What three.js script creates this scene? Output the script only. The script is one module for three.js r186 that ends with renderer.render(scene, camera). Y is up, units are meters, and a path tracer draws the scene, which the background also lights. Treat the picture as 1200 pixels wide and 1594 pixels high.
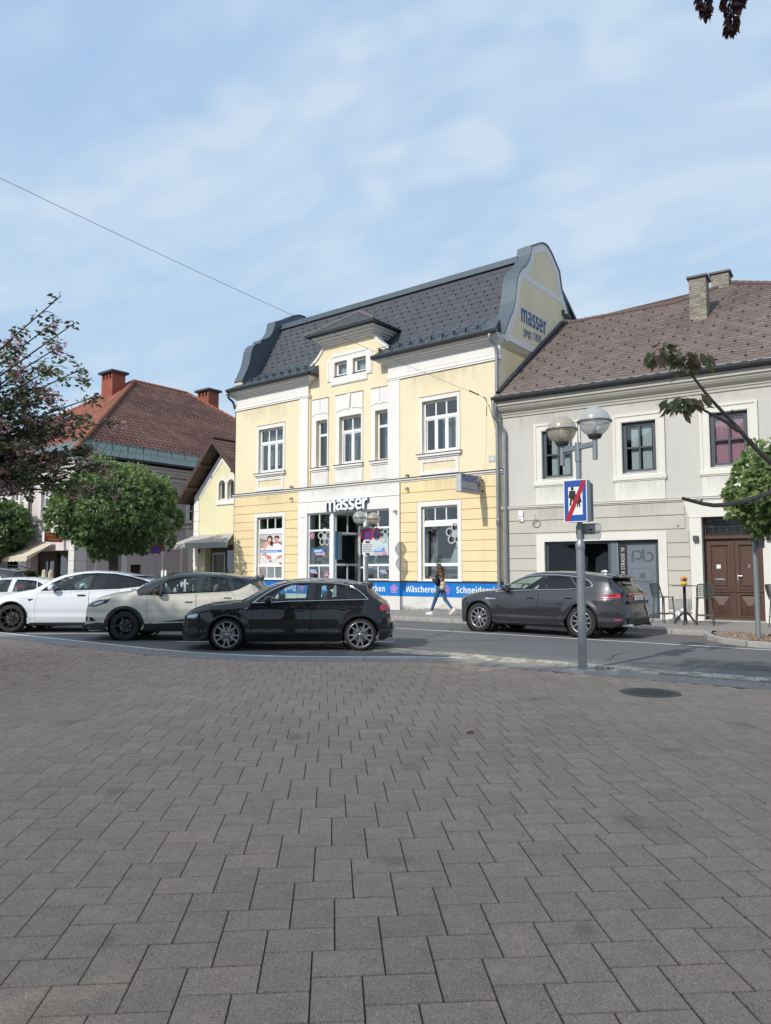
import * as THREE from 'three';
import { mergeGeometries } from 'three/addons/utils/BufferGeometryUtils.js';
import { TessellateModifier } from 'three/addons/modifiers/TessellateModifier.js';
import { MarchingCubes } from 'three/addons/objects/MarchingCubes.js';
import { FontLoader } from 'three/addons/loaders/FontLoader.js';
import { TextGeometry } from 'three/addons/geometries/TextGeometry.js';

// ---------------------------------------------------------------- camera, sky, sun, exposure
const scene = new THREE.Scene();
const camera = new THREE.PerspectiveCamera(2 * Math.atan(797 / 1150) * 180 / Math.PI, 771 / 1024, 0.1, 2000);
camera.position.set(0, 1.63, 0);
camera.rotation.set(Math.atan(93 / 1150), 0, 0);
const renderer = new THREE.WebGLRenderer();
renderer.toneMapping = THREE.LinearToneMapping;
renderer.toneMappingExposure = 1.0;
renderer.shadowMap.enabled = true;

function rng(seed) { let a = seed >>> 0; return () => { a = (a + 0x6D2B79F5) | 0; let t = Math.imul(a ^ (a >>> 15), 1 | a); t = (t + Math.imul(t ^ (t >>> 7), 61 | t)) ^ t; return ((t ^ (t >>> 14)) >>> 0) / 4294967296; }; }
const hash3 = (x, y, z) => { let h = Math.imul(x, 374761393) ^ Math.imul(y, 668265263) ^ Math.imul(z, 2147483647 - 1640531527); h = Math.imul(h ^ (h >>> 13), 1274126177); return ((h ^ (h >>> 16)) >>> 0) / 4294967296; };
const sm = (t) => t * t * (3 - 2 * t);
// value noise, wrapping with periods px, py (0 = none)
function vnoise(x, y, z = 0, px = 0, py = 0) {
  const xi = Math.floor(x), yi = Math.floor(y), zi = Math.floor(z), fx = sm(x - xi), fy = sm(y - yi), fz = sm(z - zi);
  const w = (v, p) => p ? ((v % p) + p) % p : v;
  const c = (i, j, k) => hash3(w(xi + i, px), w(yi + j, py), zi + k);
  const l = (a, b, t) => a + (b - a) * t;
  return l(l(l(c(0, 0, 0), c(1, 0, 0), fx), l(c(0, 1, 0), c(1, 1, 0), fx), fy), l(l(c(0, 0, 1), c(1, 0, 1), fx), l(c(0, 1, 1), c(1, 1, 1), fx), fy), fz);
}
function fbm(x, y, z, oct, px = 0, py = 0) { let s = 0, a = 0.5, n = 0; for (let i = 0; i < oct; i++) { s += a * vnoise(x, y, z + i * 17, px, py); n += a; a *= 0.5; x *= 2; y *= 2; z *= 1.0; px *= 2; py *= 2; } return s / n; }

const SUN = new THREE.Vector3(-0.821, 0.87, 0.628).normalize();
{ // a hazy blue sky with thin high cloud, the same all round
  const W = 1536, H = 768, d = new Float32Array(W * H * 4);
  const mix = (a, b, t) => a + (b - a) * t;
  const horizon = [0.60, 0.745, 0.90], low = [0.44, 0.65, 0.895], mid = [0.315, 0.515, 0.815], zen = [0.165, 0.32, 0.65], cloud = [0.655, 0.78, 0.92];
  for (let j = 0; j < H; j++) {
    const el = ((j + 0.5) / H - 0.5) * Math.PI;
    for (let i = 0; i < W; i++) {
      const az = ((i + 0.5) / W - 0.5) * 2 * Math.PI;
      const x = Math.cos(el) * Math.cos(az), y = Math.sin(el), z = Math.cos(el) * Math.sin(az);
      const e = Math.max(0, y);
      let c;
      if (e < 0.18) c = horizon.map((h, k) => mix(h, low[k], sm(e / 0.18)));
      else if (e < 0.62) c = low.map((h, k) => mix(h, mid[k], sm((e - 0.18) / 0.44)));
      else c = mid.map((h, k) => mix(h, zen[k], (e - 0.62) / 0.38));
      if (y > 0) { // cloud veil on a plane overhead, stretched along one direction
        const s = 1 / (y + 0.18), px = x * s, pz = z * s;
        const a = 0.5, u = px * Math.cos(a) + pz * Math.sin(a), v = -px * Math.sin(a) + pz * Math.cos(a);
        const wx = fbm(u * 0.9 + 7, v * 0.9, 3, 3) - 0.5, wz = fbm(u * 0.9 + 31, v * 0.9, 9, 3) - 0.5;
        const big = fbm(u * 0.62 + wx * 1.4, v * 1.0 + wz * 1.4, 1, 4);
        const fine = fbm(u * 2.1 + wx * 3, v * 4.6 + wz * 2.4, 21, 5);
        const hair = fbm(u * 5.5 + wx * 5, v * 15 + wz * 6, 41, 4); let m = sm(Math.min(1, Math.max(0, (big - 0.30) / 0.36))) * (0.18 + 0.62 * fine + 0.62 * Math.max(0, hair - 0.36)) + 0.30 * Math.max(0, fine - 0.42) + 0.22 * Math.max(0, hair - 0.5);
        const puff = fbm(u * 3.4 + 50, v * 3.4, 5, 4);
        m += 0.45 * sm(Math.min(1, Math.max(0, (puff - 0.60) / 0.16))) * sm(Math.min(1, Math.max(0, (big - 0.42) / 0.2)));
        m = Math.min(0.9, m * 0.92) * Math.min(1, y * 7 + 0.25);
        c = c.map((h, k) => mix(h, cloud[k], m));
      }
      const g = Math.max(0, x * SUN.x + y * SUN.y + z * SUN.z), glow = 0.40 * Math.pow(g, 24) + 0.30 * Math.pow(g, 3);
      const o = (j * W + i) * 4;
      for (let k = 0; k < 3; k++) d[o + k] = c[k] * 0.97 + glow * [1, 0.95, 0.85][k];
      d[o + 3] = 1;
    }
  }
  const t = new THREE.DataTexture(d, W, H, THREE.RGBAFormat, THREE.FloatType);
  t.mapping = THREE.EquirectangularReflectionMapping; t.minFilter = t.magFilter = THREE.LinearFilter; t.needsUpdate = true;
  scene.background = t; scene.environment = t;
}
const sun = new THREE.DirectionalLight(new THREE.Color(1, 0.945, 0.86), 3.3);
sun.position.copy(SUN).multiplyScalar(80); sun.target.position.set(0, 0, -15);
sun.castShadow = true; sun.shadow.mapSize.set(4096, 4096); sun.shadow.radius = 1.2;
Object.assign(sun.shadow.camera, { left: -45, right: 45, top: 45, bottom: -45, near: 1, far: 200 });
scene.add(sun, sun.target);

// ---------------------------------------------------------------- names, things, parts
const used = {};
function numbered(n) { used[n] = (used[n] ?? -1) + 1; return used[n] ? n + '_' + String(used[n]).padStart(3, '0') : n; }
function tag(o, label, category, group, kind) { if (label) o.userData.label = label; if (category) o.userData.category = category; if (group) o.userData.group = group; if (kind) o.userData.kind = kind; return o; }
function thing(name, label, category, pos = [0, 0, 0], ry = 0, group) {
  const o = new THREE.Group(); o.name = numbered(name); scene.add(o);
  o.position.set(...(pos.isVector3 ? pos.toArray() : pos)); o.rotation.y = ry;
  return tag(o, label, category, group);
}
function part(name, geo, mat, parent, label) {
  const g = Array.isArray(geo) ? merge(geo) : geo;
  const m = new THREE.Mesh(g, mat); m.name = parent === scene ? numbered(name) : name; m.castShadow = m.receiveShadow = true; parent.add(m);
  if (label) m.userData.label = label;
  return m;
}
function sub(name, parent) { const o = new THREE.Group(); o.name = name; parent.add(o); return o; }
const struct = (name, geo, mat) => tag(part(name, geo, mat, scene), null, null, null, 'structure');

// ---------------------------------------------------------------- geometry helpers
function flat(g) { // non-indexed, with position, normal and uv only
  const n = g.index ? g.toNonIndexed() : g;
  for (const k of Object.keys(n.attributes)) if (!['position', 'normal', 'uv', 'color'].includes(k)) n.deleteAttribute(k);
  if (!n.attributes.normal) n.computeVertexNormals();
  if (!n.attributes.uv) n.setAttribute('uv', new THREE.BufferAttribute(new Float32Array(n.attributes.position.count * 2), 2));
  n.morphAttributes = {}; n.groups = [];
  return n;
}
function merge(list) {
  list = list.flat(9).filter(Boolean).map(flat);
  const anyColor = list.some((g) => g.attributes.color);
  if (anyColor) for (const g of list) if (!g.attributes.color) g.setAttribute('color', new THREE.BufferAttribute(new Float32Array(g.attributes.position.count * 3).fill(1), 3));
  return list.length === 1 ? list[0] : mergeGeometries(list, false);
}
function boxUV(g, s = 1, du = 0, dv = 0) { // uv in metres from the dominant axis
  g = flat(g); const p = g.attributes.position, uv = g.attributes.uv, a = new THREE.Vector3(), b = new THREE.Vector3(), c = new THREE.Vector3();
  for (let i = 0; i < p.count; i += 3) {
    a.fromBufferAttribute(p, i); b.fromBufferAttribute(p, i + 1); c.fromBufferAttribute(p, i + 2);
    const n = b.clone().sub(a).cross(c.clone().sub(a)), ax = Math.abs(n.x), ay = Math.abs(n.y), az = Math.abs(n.z);
    [a, b, c].forEach((q, k) => ay > ax && ay > az ? uv.setXY(i + k, q.x * s + du, q.z * s + dv) : ax > az ? uv.setXY(i + k, q.z * s + du, q.y * s + dv) : uv.setXY(i + k, q.x * s + du, q.y * s + dv));
  }
  return g;
}
function tinted(g, r, gg = r, b = r) { g = flat(g); const n = g.attributes.position.count, c = new Float32Array(n * 3); for (let i = 0; i < n; i++) { c[i * 3] = r; c[i * 3 + 1] = gg; c[i * 3 + 2] = b; } g.setAttribute('color', new THREE.BufferAttribute(c, 3)); return g; }
// box from two corners, edges chamfered by ch
function box(x0, y0, z0, x1, y1, z1, ch = 0) {
  const [ax, bx] = [Math.min(x0, x1), Math.max(x0, x1)], [ay, by] = [Math.min(y0, y1), Math.max(y0, y1)], [az, bz] = [Math.min(z0, z1), Math.max(z0, z1)];
  if (!ch) { const g = new THREE.BoxGeometry(bx - ax, by - ay, bz - az); g.translate((ax + bx) / 2, (ay + by) / 2, (az + bz) / 2); return boxUV(g); }
  const P = [], c = Math.min(ch, (bx - ax) / 2.2, (by - ay) / 2.2, (bz - az) / 2.2);
  const X = [ax, bx], Y = [ay, by], Z = [az, bz], v = (i, j, k, m) => { // corner (i,j,k), moved in except along axis m
    const o = [X[i], Y[j], Z[k]], dir = [i ? -1 : 1, j ? -1 : 1, k ? -1 : 1]; for (let q = 0; q < 3; q++) if (q !== m) o[q] += dir[q] * c; return o; };
  const tri = (a, b, d) => P.push(...a, ...b, ...d), ctr = [(ax + bx) / 2, (ay + by) / 2, (az + bz) / 2];
  const quad = (a, b, d, e) => { const n = [0, 1, 2].map((q) => { const r = (q + 1) % 3, s = (q + 2) % 3; return (b[r] - a[r]) * (d[s] - a[s]) - (b[s] - a[s]) * (d[r] - a[r]); }); const m = [0, 1, 2].reduce((t, q) => t + n[q] * ((a[q] + d[q]) / 2 - ctr[q]), 0); if (m < 0) { tri(a, d, b); tri(a, e, d); } else { tri(a, b, d); tri(a, d, e); } };
  for (const i of [0, 1]) { quad(v(i, 0, 0, 0), v(i, 1, 0, 0), v(i, 1, 1, 0), v(i, 0, 1, 0)); quad(v(0, i, 0, 1), v(1, i, 0, 1), v(1, i, 1, 1), v(0, i, 1, 1)); quad(v(0, 0, i, 2), v(1, 0, i, 2), v(1, 1, i, 2), v(0, 1, i, 2)); }
  for (const i of [0, 1]) for (const j of [0, 1]) {
    quad(v(0, i, j, 1), v(1, i, j, 1), v(1, i, j, 2), v(0, i, j, 2)); quad(v(i, 0, j, 0), v(i, 1, j, 0), v(i, 1, j, 2), v(i, 0, j, 2)); quad(v(i, j, 0, 0), v(i, j, 1, 0), v(i, j, 1, 1), v(i, j, 0, 1));
    for (const k of [0, 1]) { const a = v(i, j, k, 0), b = v(i, j, k, 1), d = v(i, j, k, 2); const n = [0, 1, 2].map((q) => { const r = (q + 1) % 3, s = (q + 2) % 3; return (b[r] - a[r]) * (d[s] - a[s]) - (b[s] - a[s]) * (d[r] - a[r]); }); (n[0] * (a[0] - ctr[0]) + n[1] * (a[1] - ctr[1]) + n[2] * (a[2] - ctr[2])) < 0 ? tri(a, d, b) : tri(a, b, d); }
  }
  const g = new THREE.BufferGeometry(); g.setAttribute('position', new THREE.BufferAttribute(new Float32Array(P), 3)); g.computeVertexNormals(); return boxUV(g);
}
const shapeOf = (pts, holes = []) => { const s = new THREE.Shape(pts.map((p) => new THREE.Vector2(p[0], p[1]))); for (const h of holes) s.holes.push(new THREE.Path(h.map((p) => new THREE.Vector2(p[0], p[1])))); return s; };
const rect = (x0, y0, x1, y1) => [[x0, y0], [x1, y0], [x1, y1], [x0, y1]];
// flat outline in x, y pushed out between z0 and z1
function slab(pts, z0, z1, holes = [], bevel = 0) {
  const g = new THREE.ExtrudeGeometry(shapeOf(pts, holes), { depth: Math.abs(z1 - z0) - 2 * bevel, bevelEnabled: bevel > 0, bevelSize: bevel, bevelThickness: bevel, bevelOffset: -bevel, bevelSegments: 1, curveSegments: 8 });
  g.translate(0, 0, Math.min(z0, z1) + bevel); return boxUV(g);
}
const frameOf = (x0, y0, x1, y1, w, z0, z1) => slab(rect(x0, y0, x1, y1), z0, z1, [rect(x0 + w, y0 + w, x1 - w, y1 - w)]);
function tube(pts, r, seg = 24, rad = 8, closed = false) { const c = new THREE.CatmullRomCurve3(pts.map((p) => p.isVector3 ? p : new THREE.Vector3(...p)), closed, 'centripetal'); return new THREE.TubeGeometry(c, seg, r, rad, closed); }
function bar(a, b, r0, r1 = r0, rad = 8) { // straight tapered round bar
  a = new THREE.Vector3(...a); b = new THREE.Vector3(...b); const d = b.clone().sub(a), g = new THREE.CylinderGeometry(r1, r0, d.length(), rad, 1);
  g.applyQuaternion(new THREE.Quaternion().setFromUnitVectors(new THREE.Vector3(0, 1, 0), d.clone().normalize())); g.translate(...a.add(b).multiplyScalar(0.5).toArray()); return g;
}
function limb(pts, radii, rad = 7, sub_ = 4) { // bent, tapering branch
  const c = new THREE.CatmullRomCurve3(pts.map((p) => new THREE.Vector3(...p)), false, 'centripetal'), n = (pts.length - 1) * sub_, P = [], U = [], I = [], f = c.computeFrenetFrames(n, false);
  for (let i = 0; i <= n; i++) { const t = i / n, p = c.getPointAt(t), k = Math.min(radii.length - 1.0001, t * (radii.length - 1)), r = radii[Math.floor(k)] + (radii[Math.ceil(k)] - radii[Math.floor(k)]) * (k % 1);
    for (let j = 0; j <= rad; j++) { const a = j / rad * 2 * Math.PI, n_ = f.normals[i], b = f.binormals[i]; P.push(p.x + r * (Math.cos(a) * n_.x + Math.sin(a) * b.x), p.y + r * (Math.cos(a) * n_.y + Math.sin(a) * b.y), p.z + r * (Math.cos(a) * n_.z + Math.sin(a) * b.z)); U.push(j / rad * 0.5, t * n * 0.2); } }
  for (let i = 0; i < n; i++) for (let j = 0; j < rad; j++) { const a = i * (rad + 1) + j, b = a + rad + 1; I.push(a, b, a + 1, b, b + 1, a + 1); }
  const g = new THREE.BufferGeometry(); g.setAttribute('position', new THREE.BufferAttribute(new Float32Array(P), 3)); g.setAttribute('uv', new THREE.BufferAttribute(new Float32Array(U), 2)); g.setIndex(I); g.computeVertexNormals(); return g;
}
const lathe = (pts, seg = 24) => new THREE.LatheGeometry(pts.map((p) => new THREE.Vector2(p[0], p[1])), seg);
const moved = (g, x = 0, y = 0, z = 0, rx = 0, ry = 0, rz = 0) => { g = g.clone(); g.applyMatrix4(new THREE.Matrix4().makeRotationFromEuler(new THREE.Euler(rx, ry, rz))); g.translate(x, y, z); return g; };
function polyMesh(verts, faces) { // verts [[x,y,z]], faces of 3 or 4, flat shaded
  const P = []; for (const f of faces) for (let k = 1; k + 1 < f.length; k++) P.push(...verts[f[0]], ...verts[f[k]], ...verts[f[k + 1]]);
  const g = new THREE.BufferGeometry(); g.setAttribute('position', new THREE.BufferAttribute(new Float32Array(P), 3)); g.computeVertexNormals(); return boxUV(g);
}

// ---------------------------------------------------------------- procedural textures and materials
function dataTex(n, f, srgb = false, rep = 1) { // f(u, v, i, j) -> [r,g,b] in 0..1, tiling; rep = metres per tile
  const d = new Uint8Array(n * n * 4);
  for (let j = 0; j < n; j++) for (let i = 0; i < n; i++) { const c = f(i / n, j / n, i, j), o = (j * n + i) * 4; for (let k = 0; k < 3; k++) d[o + k] = Math.max(0, Math.min(255, Math.round((c.length ? c[k] : c) * 255))); d[o + 3] = 255; }
  const t = new THREE.DataTexture(d, n, n, THREE.RGBAFormat, THREE.UnsignedByteType);
  t.wrapS = t.wrapT = THREE.RepeatWrapping; t.magFilter = THREE.LinearFilter; t.minFilter = THREE.LinearMipmapLinearFilter; t.generateMipmaps = true;
  if (srgb) t.colorSpace = THREE.SRGBColorSpace; t.repeat.set(1 / rep, 1 / rep); t.needsUpdate = true; return t;
}
const toS = (l) => l <= 0.0031308 ? l * 12.92 : 1.055 * Math.pow(l, 1 / 2.4) - 0.055;
// a colour map that only varies about its mean: multiplies the material's own colour (1 = unchanged at 0.8)
function varTex(n, rep, f) { return dataTex(n, (u, v, i, j) => { const c = f(u, v, i, j); return c.length ? c.map((x) => toS(Math.min(1, 0.8 * x))) : [0, 0, 0].fill(toS(Math.min(1, 0.8 * c))); }, true, rep); }
const withMap = (rgb, map, rough, extra = {}) => { const m = new THREE.MeshStandardMaterial({ map, roughness: rough, metalness: 0, ...extra }); m.color.setRGB(...rgb.map((c) => c / 0.8)); return m; };
const plain = (rgb, rough = 0.7, extra = {}) => { const m = new THREE.MeshStandardMaterial({ roughness: rough, metalness: 0, ...extra }); m.color.setRGB(...rgb); return m; };
const rT = rng(11);
const T = {};
T.stucco = varTex(512, 3.2, (u, v) => 1 + 0.10 * (fbm(u * 4, v * 4, 1, 4, 4, 4) - 0.5) + 0.07 * (fbm(u * 24, v * 3, 7, 3, 24, 3) - 0.5) + 0.05 * (vnoise(u * 256, v * 256, 3, 256, 256) - 0.5));
T.stuccoDirty = varTex(512, 2.6, (u, v) => { const s = fbm(u * 10, v * 2, 4, 4, 10, 2), b = fbm(u * 3, v * 3, 8, 5, 3, 3); const k = 1 + 0.16 * (b - 0.5) - 0.16 * Math.max(0, s - 0.55) + 0.05 * (vnoise(u * 256, v * 256, 5, 256, 256) - 0.5); return [k, k * (1 - 0.02 * b), k * (1 - 0.05 * b)]; });
T.stuccoBump = dataTex(512, (u, v) => 0.5 + 0.5 * (fbm(u * 64, v * 64, 2, 3, 64, 64) - 0.5), false, 1.3);
T.asphalt = varTex(512, 1.7, (u, v) => { const g = vnoise(u * 256, v * 256, 1, 256, 256), h = vnoise(u * 128, v * 128, 2, 128, 128); return 0.94 + 0.30 * (g - 0.5) + 0.22 * (h > 0.86 ? 1 : 0) - 0.14 * (g < 0.14 ? 1 : 0) + 0.14 * (fbm(u * 4, v * 4, 3, 4, 4, 4) - 0.5); });
T.paver = varTex(512, 0.52, (u, v) => { const a = vnoise(u * 170, v * 170, 1, 170, 170), b = vnoise(u * 86, v * 86, 4, 86, 86), c = fbm(u * 5, v * 5, 6, 4, 5, 5); const k = 0.90 + 0.52 * (a - 0.5) + 1.15 * Math.max(0, b - 0.76) * 3.6 - 0.34 * (a < 0.16 ? 1 : 0) + 0.30 * (c - 0.5); return [k * 1.01, k, k * 0.985]; });
T.paverBump = dataTex(512, (u, v) => 0.5 * vnoise(u * 170, v * 170, 1, 170, 170) + 0.5 * vnoise(u * 86, v * 86, 4, 86, 86), false, 0.52);
T.stone = varTex(256, 0.9, (u, v) => 0.98 + 0.35 * (fbm(u * 8, v * 8, 1, 4, 8, 8) - 0.5) + 0.22 * (vnoise(u * 128, v * 128, 3, 128, 128) - 0.5));
T.slate = varTex(256, 1.6, (u, v) => 0.98 + 0.22 * (fbm(u * 5, v * 5, 1, 4, 5, 5) - 0.5) + 0.14 * (vnoise(u * 90, v * 90, 3, 90, 90) - 0.5));
T.tile = varTex(256, 2.4, (u, v) => { const b = fbm(u * 6, v * 6, 1, 4, 6, 6), g = fbm(u * 18, v * 18, 5, 3, 18, 18); const k = 0.95 + 0.5 * (b - 0.5) + 0.35 * (g - 0.5); return [k, k * (1 - 0.06 * (g - 0.5)), k]; });
T.wood = varTex(256, 0.8, (u, v) => 0.97 + 0.28 * (fbm(u * 40, v * 2.0, 1, 3, 40, 2) - 0.5) + 0.16 * (fbm(u * 6, v * 1, 4, 2, 6, 1) - 0.5));
T.bark = varTex(256, 0.5, (u, v) => 0.95 + 0.7 * (fbm(u * 14, v * 5, 1, 4, 14, 5) - 0.5));
T.fabric = varTex(128, 0.3, (u, v) => 0.97 + 0.12 * (vnoise(u * 64, v * 64, 1, 64, 64) - 0.5));
T.metal = varTex(256, 1.4, (u, v) => 0.98 + 0.16 * (fbm(u * 5, v * 9, 1, 4, 5, 9) - 0.5) + 0.05 * (vnoise(u * 120, v * 120, 2, 120, 120) - 0.5));
T.gravel = varTex(256, 0.5, (u, v) => { const a = vnoise(u * 28, v * 28, 1, 28, 28), b = vnoise(u * 60, v * 60, 2, 60, 60); const k = 0.4 + 1.0 * a * a + 0.5 * b; return [k * 1.06, k, k * 0.93]; });
const stucco = (rgb, x = {}) => withMap(rgb, T.stucco, 0.93, { bumpMap: T.stuccoBump, bumpScale: 0.002, ...x });
const M = {
  yellow: stucco([0.80, 0.695, 0.48]), yellowLow: stucco([0.81, 0.65, 0.385]), white: stucco([0.79, 0.765, 0.735]), whiteDirty: withMap([0.66, 0.65, 0.63], T.stuccoDirty, 0.94),
  grey: withMap([0.55, 0.535, 0.495], T.stucco, 0.94, { bumpMap: T.stuccoBump, bumpScale: 0.0015 }), cream: withMap([0.71, 0.69, 0.625], T.stucco, 0.94), greyLow: withMap([0.53, 0.51, 0.455], T.stuccoDirty, 0.94), greyPlinth: withMap([0.34, 0.34, 0.35], T.stuccoDirty, 0.94),
  pinkLitFront: withMap([0.66, 0.585, 0.575], T.stucco, 0.94), pink: withMap([0.50, 0.425, 0.435], T.stucco, 0.94), pinkTrim: withMap([0.68, 0.655, 0.63], T.stucco, 0.94), yellow2: stucco([0.78, 0.72, 0.47]),  // front wall's pink is the side's pink lightened, its sunlight put into the colour
  pvc: plain([0.82, 0.82, 0.82], 0.35), pvcGrey: plain([0.66, 0.67, 0.68], 0.4), darkFrame: plain([0.055, 0.07, 0.085], 0.45), zinc: withMap([0.30, 0.31, 0.32], T.metal, 0.42, { metalness: 0.6 }), galv: withMap([0.29, 0.31, 0.325], T.metal, 0.45, { metalness: 0.55 }),
  roofMetal: withMap([0.095, 0.12, 0.145], T.metal, 0.5, { metalness: 0.25 }), gutter: withMap([0.05, 0.055, 0.062], T.metal, 0.45, { metalness: 0.3 }), slate: withMap([0.070, 0.075, 0.088], T.slate, 0.85, { vertexColors: true }), slateBrown: withMap([0.165, 0.126, 0.112], T.slate, 0.88, { vertexColors: true }), greenMetal: withMap([0.14, 0.19, 0.18], T.metal, 0.55, { metalness: 0.2 }),
  tileRed: withMap([0.27, 0.098, 0.062], T.tile, 0.85, { vertexColors: true }), tileDark: withMap([0.155, 0.08, 0.066], T.tile, 0.9, { vertexColors: true }), brickRed: withMap([0.30, 0.085, 0.055], T.tile, 0.9), brickYellow: withMap([0.40, 0.36, 0.27], T.stone, 0.92), concrete: withMap([0.40, 0.39, 0.37], T.stone, 0.92),
  asphalt: withMap([0.135, 0.133, 0.134], T.asphalt, 0.88), sidewalk: withMap([0.28, 0.262, 0.245], T.asphalt, 0.9), bed: withMap([0.045, 0.040, 0.036], T.gravel, 0.95), kerb: withMap([0.34, 0.325, 0.30], T.stone, 0.9), sett: withMap([0.36, 0.33, 0.28], T.stone, 0.9, { vertexColors: true }), border: withMap([0.30, 0.275, 0.25], T.paver, 0.92),
  paint: withMap([0.70, 0.70, 0.68], T.stone, 0.8), redPaint: withMap([0.50, 0.20, 0.19], T.stone, 0.8), gravel: withMap([0.27, 0.21, 0.165], T.gravel, 0.95), iron: withMap([0.10, 0.095, 0.09], T.metal, 0.6, { metalness: 0.4 }),
  doorWood: withMap([0.085, 0.043, 0.030], T.wood, 0.55), darkWood: withMap([0.075, 0.045, 0.035], T.wood, 0.75), bark: withMap([0.085, 0.067, 0.055], T.bark, 0.95), barkGrey: withMap([0.17, 0.132, 0.115], T.bark, 0.9),
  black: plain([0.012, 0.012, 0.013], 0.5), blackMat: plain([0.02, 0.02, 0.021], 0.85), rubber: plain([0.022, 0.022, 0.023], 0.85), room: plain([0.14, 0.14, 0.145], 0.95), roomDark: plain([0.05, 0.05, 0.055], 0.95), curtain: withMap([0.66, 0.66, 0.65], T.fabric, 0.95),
  blue: plain([0.0, 0.175, 0.58], 0.45), blueDark: plain([0.012, 0.075, 0.27], 0.5), redSign: plain([0.42, 0.012, 0.03], 0.4), signBlue: plain([0.015, 0.085, 0.36], 0.4), signWhite: plain([0.78, 0.79, 0.80], 0.4), signGrey: plain([0.42, 0.43, 0.44], 0.5), letter: plain([0.80, 0.82, 0.88], 0.35), letterSide: plain([0.10, 0.12, 0.2], 0.5),
  awning: withMap([0.46, 0.45, 0.44], T.fabric, 0.9), awningBeige: withMap([0.62, 0.55, 0.42], T.fabric, 0.9), chrome: plain([0.75, 0.76, 0.78], 0.16, { metalness: 1 }), alu: plain([0.62, 0.63, 0.65], 0.3, { metalness: 0.9 }),
};
const glassOf = (rgb, rough = 0.015, ior = 1.6) => { const m = new THREE.MeshPhysicalMaterial({ transmission: 1, thickness: 0, roughness: rough, metalness: 0, ior }); m.color.setRGB(...rgb); return m; };
M.glass = glassOf([0.82, 0.86, 0.86], 0.01, 1.75); M.carGlass = glassOf([0.70, 0.80, 0.78], 0.01, 1.55); M.carTint = glassOf([0.13, 0.14, 0.15], 0.01, 1.6); M.shopGlass = glassOf([0.6, 0.65, 0.7], 0.01, 1.4); M.lampGlass = glassOf([0.74, 0.75, 0.74], 0.25, 1.5); M.lampGlassOld = glassOf([0.70, 0.66, 0.56], 0.28, 1.5); M.lampGlass.transmission = 0.62; M.lampGlassOld.transmission = 0.58; M.lens = glassOf([0.9, 0.92, 0.94], 0.02, 1.5);
// grime that has run down a wall: brown streaks, clear between them
const streakA = dataTex(256, (u, v) => { const s = fbm(u * 22, v * 1.2, 3, 4, 22, 0), f = Math.pow(v, 1.1) * Math.min(1, (1 - v) * 14), e = Math.min(1, u * 7, (1 - u) * 7); return Math.max(0, Math.min(1, (s - 0.36) * 2.0)) * f * e; }, false, 1); streakA.wrapS = streakA.wrapT = THREE.ClampToEdgeWrapping;
const splashA = dataTex(256, (u, v) => { const s = fbm(u * 8, v * 4, 9, 5, 8, 0), e = Math.min(1, u * 20, (1 - u) * 20); return Math.max(0, Math.min(1, (s - 0.25 - 0.6 * v) * 2.2)) * e; }, false, 1); splashA.wrapS = splashA.wrapT = THREE.ClampToEdgeWrapping;
const grimeMat = (a, o) => { const m = new THREE.MeshStandardMaterial({ alphaMap: a, transparent: true, opacity: o, roughness: 0.95 }); m.color.setRGB(0.10, 0.085, 0.07); return m; };
const GRIME = { streak: grimeMat(streakA, 0.17), splash: grimeMat(splashA, 0.36) };
function grime(parent, x0, y0, x1, y1, z, kind = 'streak') { const g = new THREE.PlaneGeometry(x1 - x0, y1 - y0); g.translate((x0 + x1) / 2, (y0 + y1) / 2, z); const m = part(kind === 'streak' ? 'rain_streak' : 'splash_stain', g, GRIME[kind], parent); m.castShadow = false; return m; }
const font = await new FontLoader().loadAsync('fonts/droid/droid_sans_bold.typeface.json');
const fontR = await new FontLoader().loadAsync('fonts/droid/droid_sans_regular.typeface.json');
// text at x, y (baseline left) scaled to the width w and cap size h
function text(str, x, y, w, size, z0, depth, f = font, mid = false) {
  const g = new TextGeometry(str, { font: f, size, depth, curveSegments: 4, bevelEnabled: false });
  g.computeBoundingBox(); const b = g.boundingBox, s = w ? w / (b.max.x - b.min.x) : 1;
  g.translate(-b.min.x, 0, 0); g.scale(s, 1, 1); g.translate(mid ? x - (b.max.x - b.min.x) * s / 2 : x, y, z0); return flat(g);
}
// the flower mark of the shop: five open petals round a heart
function flower(x, y, r, w, z0, z1) {
  const out = []; for (let k = 0; k < 5; k++) { const a = Math.PI / 2 + k * 2 * Math.PI / 5, cx = x + 0.58 * r * Math.cos(a), cy = y + 0.58 * r * Math.sin(a), q = 0.40 * r; const ring = (rr) => Array.from({ length: 14 }, (_, i) => [cx + rr * Math.cos(i / 14 * 2 * Math.PI), cy + rr * Math.sin(i / 14 * 2 * Math.PI)]); out.push(slab(ring(q), z0, z1, [ring(q - w)])); }
  out.push(slab(Array.from({ length: 12 }, (_, i) => [x + 0.24 * r * Math.cos(i / 12 * 2 * Math.PI), y + 0.24 * r * Math.sin(i / 12 * 2 * Math.PI)]), z0, z1 + 0.0005)); return out;
}

// ---------------------------------------------------------------- the street's own frame: u along the street, off towards the camera
const RY = -38 * Math.PI / 180, cR = Math.cos(RY), sR = -Math.sin(RY), P0 = [0.611, -29.498];
const st = (u, y, off) => new THREE.Vector3(P0[0] + cR * u - sR * off, y, P0[1] + sR * u + cR * off);
const inStreet = (g) => moved(g, P0[0], 0, P0[1], 0, RY, 0);
const toStreet = (x, z) => { const a = x - P0[0], b = z - P0[1]; return [cR * a + sR * b, -sR * a + cR * b]; };
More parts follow.
